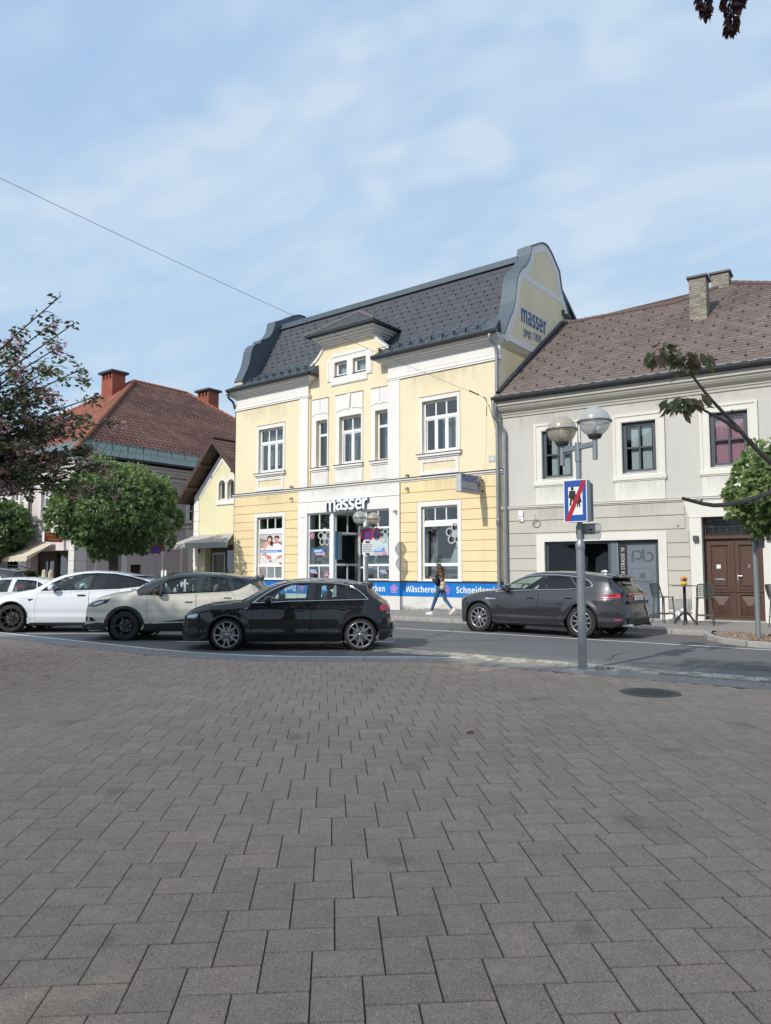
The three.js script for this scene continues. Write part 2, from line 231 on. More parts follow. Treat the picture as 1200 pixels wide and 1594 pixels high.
// ================================================================ GROUND
{
  const g = new THREE.PlaneGeometry(900, 900); g.rotateX(-Math.PI / 2); g.translate(0, -0.05, 0);
  struct('ground', boxUV(g), M.asphalt);
}
// edge of the plaza, in the street's frame: the parking line, then the sett strip
const EDGE = [[-45, 14.3], [-20, 14.3], [-8, 14.3], [3.84, 14.3], [5.46, 14.2], [6.85, 13.75], [7.97, 13.1], [8.86, 12.4], [9.55, 11.9], [10.2, 11.66], [11, 11.62], [13, 11.6], [16, 11.5], [30, 11.45], [60, 11.4]];
const edgeAt = (u) => { for (let i = 1; i < EDGE.length; i++) if (u <= EDGE[i][0]) { const a = EDGE[i - 1], b = EDGE[i]; return a[1] + (b[1] - a[1]) * (u - a[0]) / (b[0] - a[0]); } return 11.4; };
const flatPoly = (pts, y) => { const g = new THREE.ShapeGeometry(shapeOf(pts.map(([u, o]) => { const p = st(u, 0, o); return [p.x, -p.z]; }))); g.rotateX(-Math.PI / 2); g.translate(0, y, 0); return boxUV(g); };
struct('road', flatPoly([[-45, 3.0], [60, 3.0], ...EDGE.slice().reverse()], 0), M.asphalt);
{ // bed of the plaza paving, seen in the joints
  const e = EDGE.map(([u, o]) => [u, o - 0.02]);
  struct('paving_bed', flatPoly([...e, [60, 60], [-45, 60]], -0.006), M.bed);
}
// ---- plaza paving: blocks 31 x 21 cm, lengthwise and crosswise in turn
{
  const plaza = new THREE.Group(); plaza.name = 'plaza_paving'; tag(plaza, null, null, null, 'structure'); scene.add(plaza);
  const a = 0.302, b = 0.206, gap = 0.006, yaw = 4.1 * Math.PI / 180, rx = [Math.cos(yaw), -Math.sin(yaw)], rz = [-Math.sin(yaw), -Math.cos(yaw)];
  const O = [-0.80, -2.98], r = rng(5);
  const at = (X, Y) => [O[0] + rx[0] * X + rz[0] * Y, O[1] + rx[1] * X + rz[1] * Y];
  const ch = 0.004;
  // one block: top, chamfers and sides, about its middle; X to the right, z towards the camera
  const block = (w, d, du, dv) => {
    const g = box(-w / 2 + gap / 2, -0.03, -d / 2 + gap / 2, w / 2 - gap / 2, 0.005, d / 2 - gap / 2, ch), p = g.attributes.position, keep = [];
    for (let i = 0; i < p.count; i += 3) if (Math.max(p.getY(i), p.getY(i + 1), p.getY(i + 2)) > -0.02) keep.push(i, i + 1, i + 2);
    const h = new THREE.BufferGeometry(); for (const k of ['position', 'normal', 'uv']) { const s = g.attributes[k], q = new Float32Array(keep.length * s.itemSize); keep.forEach((v, i) => { for (let c = 0; c < s.itemSize; c++) q[i * s.itemSize + c] = s.array[v * s.itemSize + c]; }); h.setAttribute(k, new THREE.BufferAttribute(q, s.itemSize)); }
    return boxUV(h, 1, du, dv);
  };
  const base = [0.46, 0.342, 0.262], tones = [[0.87, 0.88, 0.90], [0.94, 0.945, 0.955], [1, 1, 1], [1.05, 1.04, 1.03], [1.11, 1.09, 1.07]].map((k) => { const m = withMap(base.map((c, i) => c * k[i]), T.paver, 0.86, { bumpMap: T.paverBump, bumpScale: 0.0022 }); return m; });
  const vars_ = (w, d) => [0, 1, 2, 3].map((k) => block(w, d, k * 0.137, k * 0.211));
  const GL = vars_(a, b), GP = vars_(b, a), list = [];
  for (let i = -60; i <= 60; i++) for (let j = -90; j <= 90; j++) for (const k of [0, 1]) {
    const X0 = i * (a + b) + j * b, Y0 = i * (a - b) - j * b, X = k ? X0 + a + b / 2 : X0 + a / 2, Y = k ? Y0 + a / 2 : Y0 + b / 2;
    const [x, z] = at(X, Y); if (z > -1.2 || z < -24) continue;
    const lim = 0.62 * -z + 2.2; if (x > lim || x < -lim) continue;
    const [u, o] = toStreet(x, z); if (o < edgeAt(u) + 0.66) continue;
    list.push({ x, z, k, d: Math.hypot(x, z), vis: Math.abs(x) < 0.525 * -z + 0.1 && z < -2.25 });
  }
  list.sort((p, q) => (q.vis - p.vis) || (p.d - q.d));
  const rest = [];
  list.forEach((p, n) => {
    const v = Math.floor(r() * 4), ry = yaw, y = (r() - 0.5) * 0.0022, tilt = (r() - 0.5) * 0.006, tilt2 = (r() - 0.5) * 0.006, tone = Math.max(0, Math.min(4, Math.floor((0.25 * r() + 0.25 * r() + 0.25 * r() + 0.55 * (fbm(p.x * 0.55 + 9, p.z * 0.55, 3, 3) - 0.27)) * 5)));
    if (n < 300) {
      const m = new THREE.Mesh((p.k ? GP : GL)[v], tones[tone]); m.name = n ? 'paver_' + String(n).padStart(3, '0') : 'paver'; m.position.set(p.x, y, p.z); m.rotation.set(tilt, ry, tilt2); m.castShadow = m.receiveShadow = true; plaza.add(m);
    } else {
      const t = 0.8 + 0.045 * (tone - 2) + 0.05 * (r() - 0.5);
      rest.push(tinted(moved((p.k ? GP : GL)[v], p.x, y, p.z, tilt, ry, tilt2), t * 1.25));
    }
  });
  const farM = withMap(base, T.paver, 0.86, { bumpMap: T.paverBump, bumpScale: 0.0022, vertexColors: true });
  tag(part('paver_field', merge(rest), farM, plaza), null, null, null, 'stuff');
  // smooth border slabs along the edge
  const slabs = []; let len = 0, prev = null; const pts = [];
  for (let u = -9; u < 22; u += 0.05) { const o = edgeAt(u), p = [u, o]; if (prev) len += Math.hypot(p[0] - prev[0], p[1] - prev[1]); pts.push([...p, len]); prev = p; }
  const along = (s) => { for (let i = 1; i < pts.length; i++) if (pts[i][2] >= s) { const A = pts[i - 1], B = pts[i], t = (s - A[2]) / (B[2] - A[2] || 1); return [A[0] + (B[0] - A[0]) * t, A[1] + (B[1] - A[1]) * t]; } return pts[pts.length - 1].slice(0, 2); };
  const nrm = (s) => { const p = along(Math.max(0, s - 0.3)), q = along(s + 0.3), d = Math.hypot(q[0] - p[0], q[1] - p[1]) || 1; return [-(q[1] - p[1]) / d, (q[0] - p[0]) / d]; };
  for (let s = 0, n = 0; s < len - 1; s += 1.0, n++) {
    const s0 = s + 0.004, s1 = s + 0.996, q = [[s0, 0.02], [s1, 0.02], [s1, 0.70], [s0, 0.70]].map(([t, w]) => { const p = along(t), m = nrm(t); return st(p[0] + m[0] * w, 0, p[1] + m[1] * w); });
    const y = 0.0095, top = q.map((p) => [p.x, y, p.z]), bot = q.map((p) => [p.x, -0.02, p.z]);
    part('border_slab', polyMesh([...top, ...bot], [[3, 2, 1, 0], [0, 1, 5, 4], [1, 2, 6, 5], [2, 3, 7, 6], [3, 0, 4, 7]]), M.border, plaza);
  }
}
// ---- strip of granite setts between road and plaza
{
  const r = rng(17), g = [];
  for (let row = 0; row < 4; row++) for (let u = 4.4 + row * 0.06; u < 22;) {
    const w = 0.13 + r() * 0.07, o = 10.93 + row * 0.165; if (u > 4.4 && o + 0.15 < edgeAt(u)) { const k = 0.62 + 0.75 * r(); g.push(tinted(moved(box(0.004, -0.03, 0.005, w - 0.006, 0.008 + r() * 0.008, 0.158, 0.006), u, 0, o), k * 1.02, k, k * 0.97)); }
    u += w;
  }
  tag(struct('sett_strip', inStreet(merge(g)), M.sett), null, null, null, 'structure');
}
// ---- pavement on the far side, its kerb stones, the planted corner
{
  const Y = 0.12, pv = [];
  const outline = [[-45, -30], [60, -30], [60, 3.36], [12.66, 3.36], [-9, 3.36], [-11, 3.7], [-13, 4.9], [-15, 6.2], [-18, 6.4], [-45, 6.4]];
  const top = flatPoly(outline, Y); struct('sidewalk', top, M.sidewalk);
  const kerb = new THREE.Group(); kerb.name = 'kerb'; tag(kerb, null, null, null, 'structure'); scene.add(kerb);
  const run = (pts, w = 0.15, y = Y + 0.004) => {
    for (let i = 1; i < pts.length; i++) { const A = pts[i - 1], B = pts[i], L = Math.hypot(B[0] - A[0], B[1] - A[1]), n = Math.max(1, Math.round(L)), ang = Math.atan2(B[1] - A[1], B[0] - A[0]);
      for (let k = 0; k < n; k++) { const s = L / n, g = moved(box(0.004, -0.04, 0, s - 0.004, y, w, 0.012), 0, 0, 0); const h = moved(moved(g, k * s, 0, 0), A[0], 0, A[1], 0, -ang, 0); part('kerb_stone', inStreet(moved(moved(g, k * s, 0, 0, 0, 0, 0), 0, 0, 0, 0, 0, 0).applyMatrix4(new THREE.Matrix4().makeRotationY(-ang)).translate(A[0], 0, A[1])), M.kerb, kerb); } }
  };
  run([[-17, 6.4], [-15, 6.2], [-13, 4.9], [-11, 3.7], [-9, 3.36], [12.5, 3.36]]);
  // planted corner that juts into the parking lane
  const nose = [[12.5, 3.36], [12.62, 4.0], [12.9, 4.7], [13.3, 5.3], [13.9, 5.75], [14.6, 5.98], [15.6, 6.05], [24, 6.05]];
  run(nose, 0.16);
  struct('planted_corner', flatPoly([[12.66, 3.36], ...nose.slice(1).map(([u, o]) => [u + 0.05, o + 0.02]), [24, 3.36]], 0.118 + 0.004), M.gravel);
  const r = rng(8), chips = []; for (let i = 0; i < 1500; i++) { const u = 12.9 + r() * 5.5, o = 3.5 + r() * 2.45, s = 0.012 + r() * 0.03; const e = u < 13.9 ? 4.2 + (u - 12.9) * 1.35 : 5.85; if (o > e) continue; const k = 0.35 + r() * 1.1; chips.push(tinted(moved(new THREE.TetrahedronGeometry(s), u, 0.128, o, r() * 6, r() * 6, 0), k * 1.1, k * 0.95, k * 0.85)); }
  const mm = withMap([0.30, 0.24, 0.19], T.stone, 0.95, { vertexColors: true }); tag(part('mulch', inStreet(merge(chips)), mm, scene), 'brown bark mulch covering the planted corner by the kerb', 'mulch', null, 'stuff');
}
// ---- painted lines
{
  const strip = (pts, w, y = 0.005) => { const L = [], R = []; pts.forEach((p, i) => { const a = pts[Math.max(0, i - 1)], b = pts[Math.min(pts.length - 1, i + 1)], d = Math.hypot(b[0] - a[0], b[1] - a[1]), n = [-(b[1] - a[1]) / d * w / 2, (b[0] - a[0]) / d * w / 2]; L.push([p[0] + n[0], p[1] + n[1]]); R.push([p[0] - n[0], p[1] - n[1]]); }); return flatPoly([...R, ...L.reverse()], y); };
  const dense = []; for (let u = -40; u < 10.35; u += u < 3 ? 2 : 0.3) dense.push([u, edgeAt(u) - 0.09]);
  const lines = [strip(dense, 0.11)];
  const wline = (x0, z0, x1, z1, w) => { const p = toStreet(x0, z0), q = toStreet(x1, z1); lines.push(strip([p, q], w)); };
  wline(-4.9, -17.42, 0.2, -17.42, 0.1); wline(-9.5, -19.72, -3.4, -19.72, 0.1); wline(-12.5, -22.0, -6.8, -22.0, 0.1);
  lines.push(strip([[4.6, 6.42], [14.55, 6.42]], 0.11));
  struct('road_marking', merge(lines), M.paint);
  { // repairs and cracks in the asphalt
    const r = rng(23), patchM = withMap([0.098, 0.097, 0.10], T.asphalt, 0.9), tarM = withMap([0.045, 0.045, 0.047], T.asphalt, 0.85), oldM = withMap([0.165, 0.162, 0.158], T.asphalt, 0.92);
    struct('asphalt_patch', merge([flatPoly([[13.4, 8.9], [16.8, 8.7], [17.0, 9.9], [13.6, 10.1]], 0.0035), flatPoly([[6.0, 4.2], [8.8, 4.25], [8.75, 5.3], [6.05, 5.2]], 0.0035), flatPoly([[-1.5, 7.4], [2.2, 7.3], [2.3, 8.5], [-1.4, 8.6]], 0.0035), flatPoly([[4.2, 12.0], [6.3, 11.9], [6.2, 12.9], [4.3, 12.9]], 0.0035)]), patchM);
    struct('asphalt_strip', merge([flatPoly([[-30, 10.35], [40, 10.30], [40, 10.92], [-30, 10.92]], 0.003), flatPoly([[-8, 3.55], [12.4, 3.55], [12.4, 3.9], [-8, 3.9]], 0.003)]), oldM);
    const cracks = []; for (let k = 0; k < 16; k++) { let u = -6 + r() * 22, o = 4.3 + r() * 6, a = (r() - 0.5) * 0.9 + (k % 3 ? 0 : 1.4); const pts = [[u, o]]; for (let i = 0; i < 9; i++) { a += (r() - 0.5) * 0.8; u += Math.cos(a) * 0.35; o += Math.sin(a) * 0.35; if (o < 3.9 || o > 10.7) break; pts.push([u, o]); } if (pts.length > 2) cracks.push(strip(pts, 0.018 + 0.02 * r(), 0.0042)); }
    struct('asphalt_crack', merge(cracks), tarM);
  }
  struct('red_kerb_line', strip([[10.4, 3.62], [12.3, 3.62]], 0.09), M.redPaint);
}
{ // dark stains that have soaked into the paving
  const blotA = dataTex(128, (u, v) => { const d = Math.hypot(u - 0.5, v - 0.5) * 2, n = fbm(u * 6, v * 6, 7, 4); return Math.max(0, Math.min(1, (1.05 - d - 0.9 * (n - 0.35)) * 1.6)) * (0.5 + 0.5 * n) * (d < 0.98 ? 1 : 0); }, false, 1); blotA.wrapS = blotA.wrapT = THREE.ClampToEdgeWrapping;
  const bm = new THREE.MeshStandardMaterial({ alphaMap: blotA, transparent: true, opacity: 0.18, roughness: 0.8 }); bm.color.setRGB(0.05, 0.044, 0.04);
  const r = rng(47), g = []; for (const [x, z, s] of [[0.05, -4.3, 0.34], [0.2, -6.3, 0.4], [-2.0, -5.6, 0.35], [1.6, -5.0, 0.5], [-0.9, -7.4, 0.5], [2.6, -6.9, 0.4], [-3.4, -8.2, 0.6], [0.9, -3.5, 0.25], [-1.25, -3.4, 0.22], [3.8, -8.0, 0.5], [1.9, -9.6, 0.6], [-5.4, -9.4, 0.7], [-0.2, -10.3, 0.6], [2.0, -3.6, 0.18]]) { const q = new THREE.PlaneGeometry(s, s * (0.5 + 0.3 * r())); q.rotateX(-Math.PI / 2); g.push(moved(q, x, 0.0095 + 0.0002 * g.length, z, 0, r() * 3, 0)); }
  tag(part('paving_stain', merge(g), bm, scene), null, null, null, 'structure').castShadow = false;
}
{ // manhole cover
  const t = thing('manhole_cover', 'round cast iron manhole cover in the paving right of the lamp post', 'manhole cover', [3.57, 0.006, -10.12]);
  part('rim', moved(lathe([[0.30, 0], [0.315, 0.006], [0.385, 0.006], [0.40, 0]], 40), 0, 0, 0), M.iron, t);
  const lid = part('lid', lathe([[0, 0.002], [0.296, 0.002]], 40), M.iron, t), ribs = [];
  for (let i = -5; i <= 5; i++) for (let j = -5; j <= 5; j++) if (Math.hypot(i, j) < 5.2) ribs.push(moved(box(-0.018, 0.002, -0.018, 0.018, 0.008, 0.018, 0.004), i * 0.052 + (j % 2) * 0.026, 0, j * 0.052));
  part('stud_pattern', merge(ribs), M.iron, t);
}
{ // weeds at the post, a red leaf, the fallen petals under the cherry
  const r = rng(31), blade = [], gm = plain([0.07, 0.10, 0.03], 0.8, { side: THREE.DoubleSide });
  const t = thing('weed_tuft', 'small green weeds in the paving joint beside the lamp post foot', 'weed', [3.62, 0.006, -12.45]);
  for (let i = 0; i < 44; i++) { const x = (r() - 0.5) * 0.34, z = (r() - 0.5) * 0.12, h = 0.02 + r() * 0.05, a = r() * 6.3; blade.push(polyMesh([[x, 0, z], [x + 0.03 * Math.cos(a), h * 0.6, z + 0.03 * Math.sin(a)], [x + 0.06 * Math.cos(a + 0.4), h, z + 0.06 * Math.sin(a + 0.4)]], [[0, 1, 2]])); }
  tag(part('leaf_tuft', merge(blade), gm, t), null, null, null, 'stuff');
  const l = thing('fallen_leaf', 'single crimson leaf lying alone on the grey paving', 'leaf', [0.86, 0.012, -7.62], 0.6);
  part('leaf_blade', polyMesh([[-0.05, 0, 0], [-0.02, 0.012, 0.03], [0.03, 0.008, 0.028], [0.06, 0.0, 0.0], [0.03, 0.014, -0.025], [-0.02, 0.006, -0.028], [0, 0.02, 0]], [[0, 1, 6], [1, 2, 6], [2, 3, 6], [3, 4, 6], [4, 5, 6], [5, 0, 6]]), plain([0.17, 0.015, 0.03], 0.6, { side: THREE.DoubleSide }), l);
  const pet = []; for (let i = 0; i < 5200; i++) { const d = Math.pow(r(), 0.8) * 3.6, a = r() * 6.3; let x = -7.6 + d * Math.cos(a) * 1.0, z = -13.2 + d * Math.sin(a) * 1.25; const [u, o] = toStreet(x, z); if (o < edgeAt(u) + 0.1) continue; const s = 0.012 + r() * 0.016, k = 0.5 + r() * 0.9, q = r() * 6.3; pet.push(tinted(moved(polyMesh([[-s, 0, 0], [0, 0.003, s * 0.7], [s, 0.004, 0], [0, 0.001, -s * 0.7]], [[0, 1, 2, 3]]), x, 0.011, z, (r() - 0.5) * 0.5, q, 0), k, k * 0.55, k * 0.66)); }
  const pm = plain([0.62, 0.52, 0.52], 0.9, { side: THREE.DoubleSide, vertexColors: true });
  tag(part('fallen_petals', merge(pet), pm, scene), 'pink cherry petals strewn over the paving at the left edge', 'petals', null, 'stuff');
}
// ================================================================ WINDOWS
const glassPane = (x0, y0, x1, y1, z) => box(x0, y0, z - 0.006, x1, y1, z + 0.006);
// a window: frame bars round a grid of panes. rows = list of [y0, y1, n columns] in fractions; each pane is a piece of its own
function makeWindow(parent, name, x0, y0, x1, y1, z, o = {}) {
  const w = sub(name, parent), f = o.f ?? 0.07, d = o.d ?? 0.06, b = o.bar ?? 0.045, bars = [];
  bars.push(slab(rect(x0, y0, x1, y1), z - d / 2, z + d / 2, [rect(x0 + f, y0 + f, x1 - f, y1 - f)], 0.004));
  const X0 = x0 + f, X1 = x1 - f, Y0 = y0 + f, Y1 = y1 - f, panes = [];
  const rows = o.rows ?? [[0, 1, 1]];
  rows.forEach(([a, c, n, tr], k) => {
    const ya = Y0 + (Y1 - Y0) * a, yc = Y0 + (Y1 - Y0) * c;
    if (k) { const t = o.transom ?? 0.11; bars.push(box(X0, ya - t / 2, z - d / 2 + 0.003, X1, ya + t / 2, z + d / 2 + 0.006, 0.006)); }
    for (let i = 1; i < n; i++) { const x = X0 + (X1 - X0) * i / n; bars.push(box(x - b / 2 - (tr ?? 0), ya, z - d / 2 + 0.002, x + b / 2 + (tr ?? 0), yc, z + d / 2 + 0.002, 0.004)); }
    for (let i = 0; i < n; i++) panes.push([X0 + (X1 - X0) * i / n, ya, X0 + (X1 - X0) * (i + 1) / n, yc]);
    if (o.sash && n > 1 && a < 0.5) for (let i = 0; i < n; i++) { const xa = X0 + (X1 - X0) * i / n + b / 2, xb = X0 + (X1 - X0) * (i + 1) / n - b / 2; bars.push(slab(rect(xa, ya + 0.01, xb, yc - 0.05), z - d / 2, z + d / 2 - 0.012, [rect(xa + 0.045, ya + 0.065, xb - 0.045, yc - 0.10)])); }
  });
  part('frame', merge(bars), o.mat ?? M.pvc, w);
  for (const p of panes) part('pane', glassPane(...p, z), o.glass ?? M.glass, w);
  return w;
}
// a drawn curtain with folds
function curtain(parent, x0, y0, x1, y1, z, mat = M.curtain, folds = 9, amp = 0.03) {
  const n = folds * 6, P = [], g = new THREE.PlaneGeometry(x1 - x0, y1 - y0, n, 1), p = g.attributes.position; for (let i = 0; i < p.count; i++) { const t = (p.getX(i) / (x1 - x0) + 0.5) * folds * 2 * Math.PI; p.setZ(i, amp * Math.sin(t + Math.sin(t * 0.37))); } g.computeVertexNormals(); g.translate((x0 + x1) / 2, (y0 + y1) / 2, z); return part('curtain', g, mat, parent);
}

// ================================================================ YELLOW HOUSE WITH CURVED GABLES
{
  const H = thing('yellow_house', 'pale yellow three storey house with curved gables and dark slate roof', 'house', st(0, 0, 0), RY);
  const L = -10.05, Lc = -5.16, Rc = -0.63, Rt = 4.6, g0 = 0.1;
  // ---- walls
  const winL = rect(-8.38, 6.24, -6.74, 8.33), winR = rect(1.08, 6.24, 2.72, 8.33), shL = rect(-8.42, 1.28, -6.72, 4.17), shR = rect(1.02, 1.28, 2.70, 4.17);
  part('wall', merge([slab([[L, g0], [Lc, g0], [Lc, 10.3], [L, 10.3]], -0.45, 0, [winL, shL]), slab([[Rc, 5.2], [Rt, 5.2], [Rt, 10.3], [Rc, 10.3]], -0.45, 0, [winR]), slab([[0.0, g0], [Rt, g0], [Rt, 5.2], [0.0, 5.2]], -0.45, 0, [shR])]), M.yellow, H);
  const cw = [[-4.755, 6.22, -4.09, 8.325], [-3.39, 6.22, -2.15, 8.325], [-1.39, 6.22, -0.725, 8.325]], aw = [[-3.68, 10.13, -2.96, 10.785], [-2.62, 10.13, -1.88, 10.785]];
  const curveL = [[-5.16, 10.9], [-5.02, 10.98], [-4.86, 11.09], [-4.69, 11.23], [-4.55, 11.38], [-4.43, 11.53], [-4.33, 11.68], [-4.27, 11.85]], mir = (p) => [-5.79 - p[0], p[1]];
  const centreOut = [[Lc, 4.9], [Rc, 4.9], ...curveL.map(mir), ...curveL.slice().reverse()];
  part('centre_wall', slab(centreOut, -0.5, -0.12, [...cw, ...aw].map((r) => rect(...r))), M.yellow, H);
  for (const c of [curveL, curveL.map(mir)]) { const inner = c.map(([x, y], i) => [x + (x < -2.9 ? 0.075 : -0.075), y - 0.05]); part('curved_coping', slab([...c.map(([x, y]) => [x, y + 0.02]), ...inner.reverse()], -0.5, -0.06), M.white, H); }
  // side and back walls close the house
  part('back_wall', merge([box(L, g0, -7.9, Rt, 10.3, -7.6), box(L, g0, -7.6, L + 0.4, 10.3, -0.45), box(Rt - 0.4, g0, -7.6, Rt, 10.3, -0.45)]), M.yellowLow, H);
  // floors inside, dim rooms
  part('floor', merge([box(L + 0.4, 5.0, -7.6, Rt - 0.4, 5.2, -0.5), box(L + 0.4, 0.05, -7.6, Rt - 0.4, 0.22, -0.45), box(L + 0.4, 9.3, -7.6, Rt - 0.4, 9.5, -0.5), box(Lc + 0.1, 4.9, -0.5, Rc - 0.1, 5.2, -0.45)]), M.room, H);
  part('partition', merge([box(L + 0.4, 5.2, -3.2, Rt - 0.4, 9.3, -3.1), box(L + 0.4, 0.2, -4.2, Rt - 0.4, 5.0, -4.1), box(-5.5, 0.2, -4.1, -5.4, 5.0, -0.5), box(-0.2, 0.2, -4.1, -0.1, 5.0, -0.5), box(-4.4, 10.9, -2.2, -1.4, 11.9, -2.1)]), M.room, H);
  // ---- plinth, blue band
  const plinthBits = [[L, -5.75], [-5.7, -3.86], [-1.9, -0.02], [0.0, Rt + 0.02]];
  for (const [a, b] of plinthBits) part('plinth', slab([[a + 0.004, 0.1], [b - 0.004, 0.1], [b - 0.004, 0.665], [a + 0.004, 0.665]], -0.02, 0.03), M.whiteDirty, H);
  part('plinth_foot', box(1.15, 0.1, -0.01, Rt, 0.235, 0.045, 0.01), M.greyPlinth, H, 'dark worn strip at the foot of the plinth');
  { const fl = []; const r = rng(3); for (let i = 0; i < 9; i++) { const u = -0.02 + r() * 1.15, w = 0.1 + r() * 0.25, h = 0.04 + r() * 0.09; fl.push(slab([[u, 0.1], [u + w, 0.1], [u + w * 0.9, 0.1 + h * 0.7], [u + w * 0.5, 0.1 + h], [u + w * 0.1, 0.1 + h * 0.6]], 0.03, 0.034 + i * 0.0004)); } part('flaked_plaster', merge(fl), M.concrete, H); }
  const bandBits = [[L, -8.1], [-8.1, -5.75], [-5.7, -3.86], [-1.9, -0.02], [0.0, 2.35], [2.35, Rt + 0.01]];
  for (const [a, b] of bandBits) part('banner_panel', box(a + 0.005, 0.67, -0.02, b - 0.005, 1.225, 0.04, 0.004), M.blue, H);
  part('band_flashing', merge([box(L, 1.225, -0.02, -3.86, 1.262, 0.075), box(-1.9, 1.225, -0.02, Rt + 0.02, 1.262, 0.075)]), M.gutter, H);
  const bt = (s, x, w) => part('lettering', text(s, x, 0.835, w, 0.235, 0.0405, 0.004), M.signWhite, H);
  bt('Abholung', -9.75, 1.35); bt('Reinigung', -7.25, 1.45); bt('binden', -4.95, 0.98); bt('Decken', -1.78, 1.0); bt('Wäscherei', 0.27, 1.42); bt('Schneiderei', 2.63, 1.62);
  const pinkMat = plain([0.42, 0.16, 0.55], 0.5), pinkMat2 = plain([0.62, 0.25, 0.55], 0.5);
  for (const x of [-8.0, -5.45, -0.31, 2.18]) { part('flower_mark', merge(flower(x, 0.945, 0.185, 0.035, 0.0405, 0.0445)), x === 2.18 ? pinkMat : pinkMat2, H); }
  // ---- rusticated courses of the ground floor
  const courses = [[1.27, 1.615], [1.635, 1.995], [2.015, 2.385], [2.405, 2.775], [2.795, 3.165], [3.185, 3.555], [3.575, 3.945], [3.965, 4.345], [4.365, 4.735], [4.755, 5.19]];
  for (const [a, b] of courses) {
    const seg = a > 4.35 ? [[L, -5.72], [0.0, Rt]] : [[L, -8.59], [-6.55, -5.72], [0.0, 0.83], [2.87, Rt]];
    for (const [p, q] of seg) part('rusticated_course', box(p + (p === L ? 0 : 0.006), a, -0.01, q - (q === Rt ? 0 : 0.006), b, 0.035, 0.014), M.yellowLow, H);
  }
  // corner return of the courses on the right
  // ---- string course
  part('string_course', merge([box(L - 0.06, 5.2, -0.02, Rt + 0.05, 5.27, 0.06, 0.008), box(L - 0.1, 5.27, -0.02, Rt + 0.09, 5.335, 0.12, 0.01)]), M.white, H);
  part('string_flashing', box(L - 0.12, 5.336, -0.05, Rt + 0.1, 5.362, 0.145), M.gutter, H);
  // ---- pilasters and frieze
  part('pilaster', box(-5.70, 5.362, -0.02, -5.17, 9.43, 0.035, 0.008), M.white, H); part('pilaster', box(-0.63, 5.362, -0.02, -0.03, 9.43, 0.035, 0.008), M.white, H);
  part('pilaster_edge', box(-5.165, 5.362, -0.12, -5.09, 9.40, -0.05), M.yellow, H);
  for (const [a, b] of [[L, Lc], [Rc, Rt]]) {
    const e0 = a === L ? 0.0 : 1, e1 = b === Rt ? 0 : 1;
    const lay = (y0, y1, z) => box(a - z * (a === L ? 1 : 1), y0, -0.12, b + z * (b === Rt ? 0.3 : 1), y1, z, 0.008);
    part('frieze', box(a, 9.43, -0.02, b, 10.12, 0.03), M.white, H);
    part('architrave', merge([lay(9.43, 9.50, 0.055), lay(9.50, 9.565, 0.075)]), M.white, H);
    part('frieze_panel', frameOf(a + 0.25 + (a === L ? 0 : 0.8), 9.66, b - 0.35 - (b === Rt ? 0 : 0.6), 10.02, 0.025, 0.03, 0.042), M.white, H);
    part('cornice', merge([lay(10.06, 10.13, 0.10), lay(10.13, 10.20, 0.2), lay(10.20, 10.285, 0.33), lay(10.285, 10.33, 0.42)]), M.white, H);
    const gz = 0.55, ga = a - (a === L ? 0.16 : 0.5), gb = b + (b === Rt ? 0.10 : 0.5);
    const prof = [[0, 0], [0.02, -0.07], [0.07, -0.12], [0.13, -0.12], [0.17, -0.05], [0.18, 0.02], [0.16, 0.02], [0.15, -0.04], [0.12, -0.1], [0.08, -0.1], [0.04, -0.06], [0.02, 0.0]];
    const gut = slab(prof, 0, gb - ga); part('gutter', merge([moved(gut, gb, 10.43, 0.40, 0, -Math.PI / 2, 0), ...(a === L ? [] : [box(ga, 10.31, -0.1, ga + 0.14, 10.44, 0.42)]), ...(b === Rt ? [] : [box(gb - 0.14, 10.31, -0.1, gb, 10.44, 0.42)])]), M.gutter, H);
    // metal apron with snow guards, then the slates
    const ap = [[0.52, 10.45], [-1.02, 11.44]];
    const x0 = a === L ? L + 0.5 : ga, x1 = b === Rt ? Rt - 0.5 : gb;
    part('metal_apron', polyMesh([[x0 - (a === L ? 0.6 : 0), ap[0][1], ap[0][0]], [x1 + (b === Rt ? 0.55 : 0), ap[0][1], ap[0][0]], [x1 + (b === Rt ? 0.55 : 0), 10.5, 0.4], [x1, ap[1][1], ap[1][0]], [x0, ap[1][1], ap[1][0]], [x0 - (a === L ? 0.6 : 0), 10.5, 0.4], [x0, 10.2, -1.0], [x1, 10.2, -1.0]], [[0, 1, 3, 4], [1, 7, 3], [0, 4, 6], [0, 6, 7, 1]]), M.roofMetal, H);
    part('apron_edge', box(x0 - (a === L ? 0.5 : 0), 10.432, 0.36, x1 + (b === Rt ? 0.5 : 0), 10.475, 0.54), M.roofMetal, H);
    const seams = []; for (let u = x0 + 0.3; u < x1 - 0.1; u += 0.62) seams.push(bar([u, 10.47, 0.5], [u, 11.45, -1.02], 0.016, 0.016, 5)); part('apron_seam', merge(seams), M.roofMetal, H);
    const guard = []; for (let u = x0 + 0.15; u < x1 - 0.1; u += 0.52) { guard.push(moved(box(-0.02, 0, -0.09, 0.02, 0.20, 0.09, 0.005), u, 10.66, 0.10), moved(box(-0.06, 0.0, -0.02, 0.06, 0.15, 0.015, 0.005), u + 0.2, 10.56, 0.28)); }
    for (const k of [0.1, 0.19]) guard.push(bar([x0, 10.68 + k, 0.10 + 0.05], [x1, 10.68 + k, 0.10 + 0.05], 0.013, 0.013, 5)); tag(part('snow_guard', merge(guard), M.gutter, H), null, null, null, 'stuff');
  }
  // ---- steep slate roof between the gables
  const r0 = [-1.02, 11.44], r1 = [-2.55, 14.2], len = Math.hypot(r1[0] - r0[0], r1[1] - r0[1]), sl = Math.atan2(r1[1] - r0[1], -(r1[0] - r0[0]));
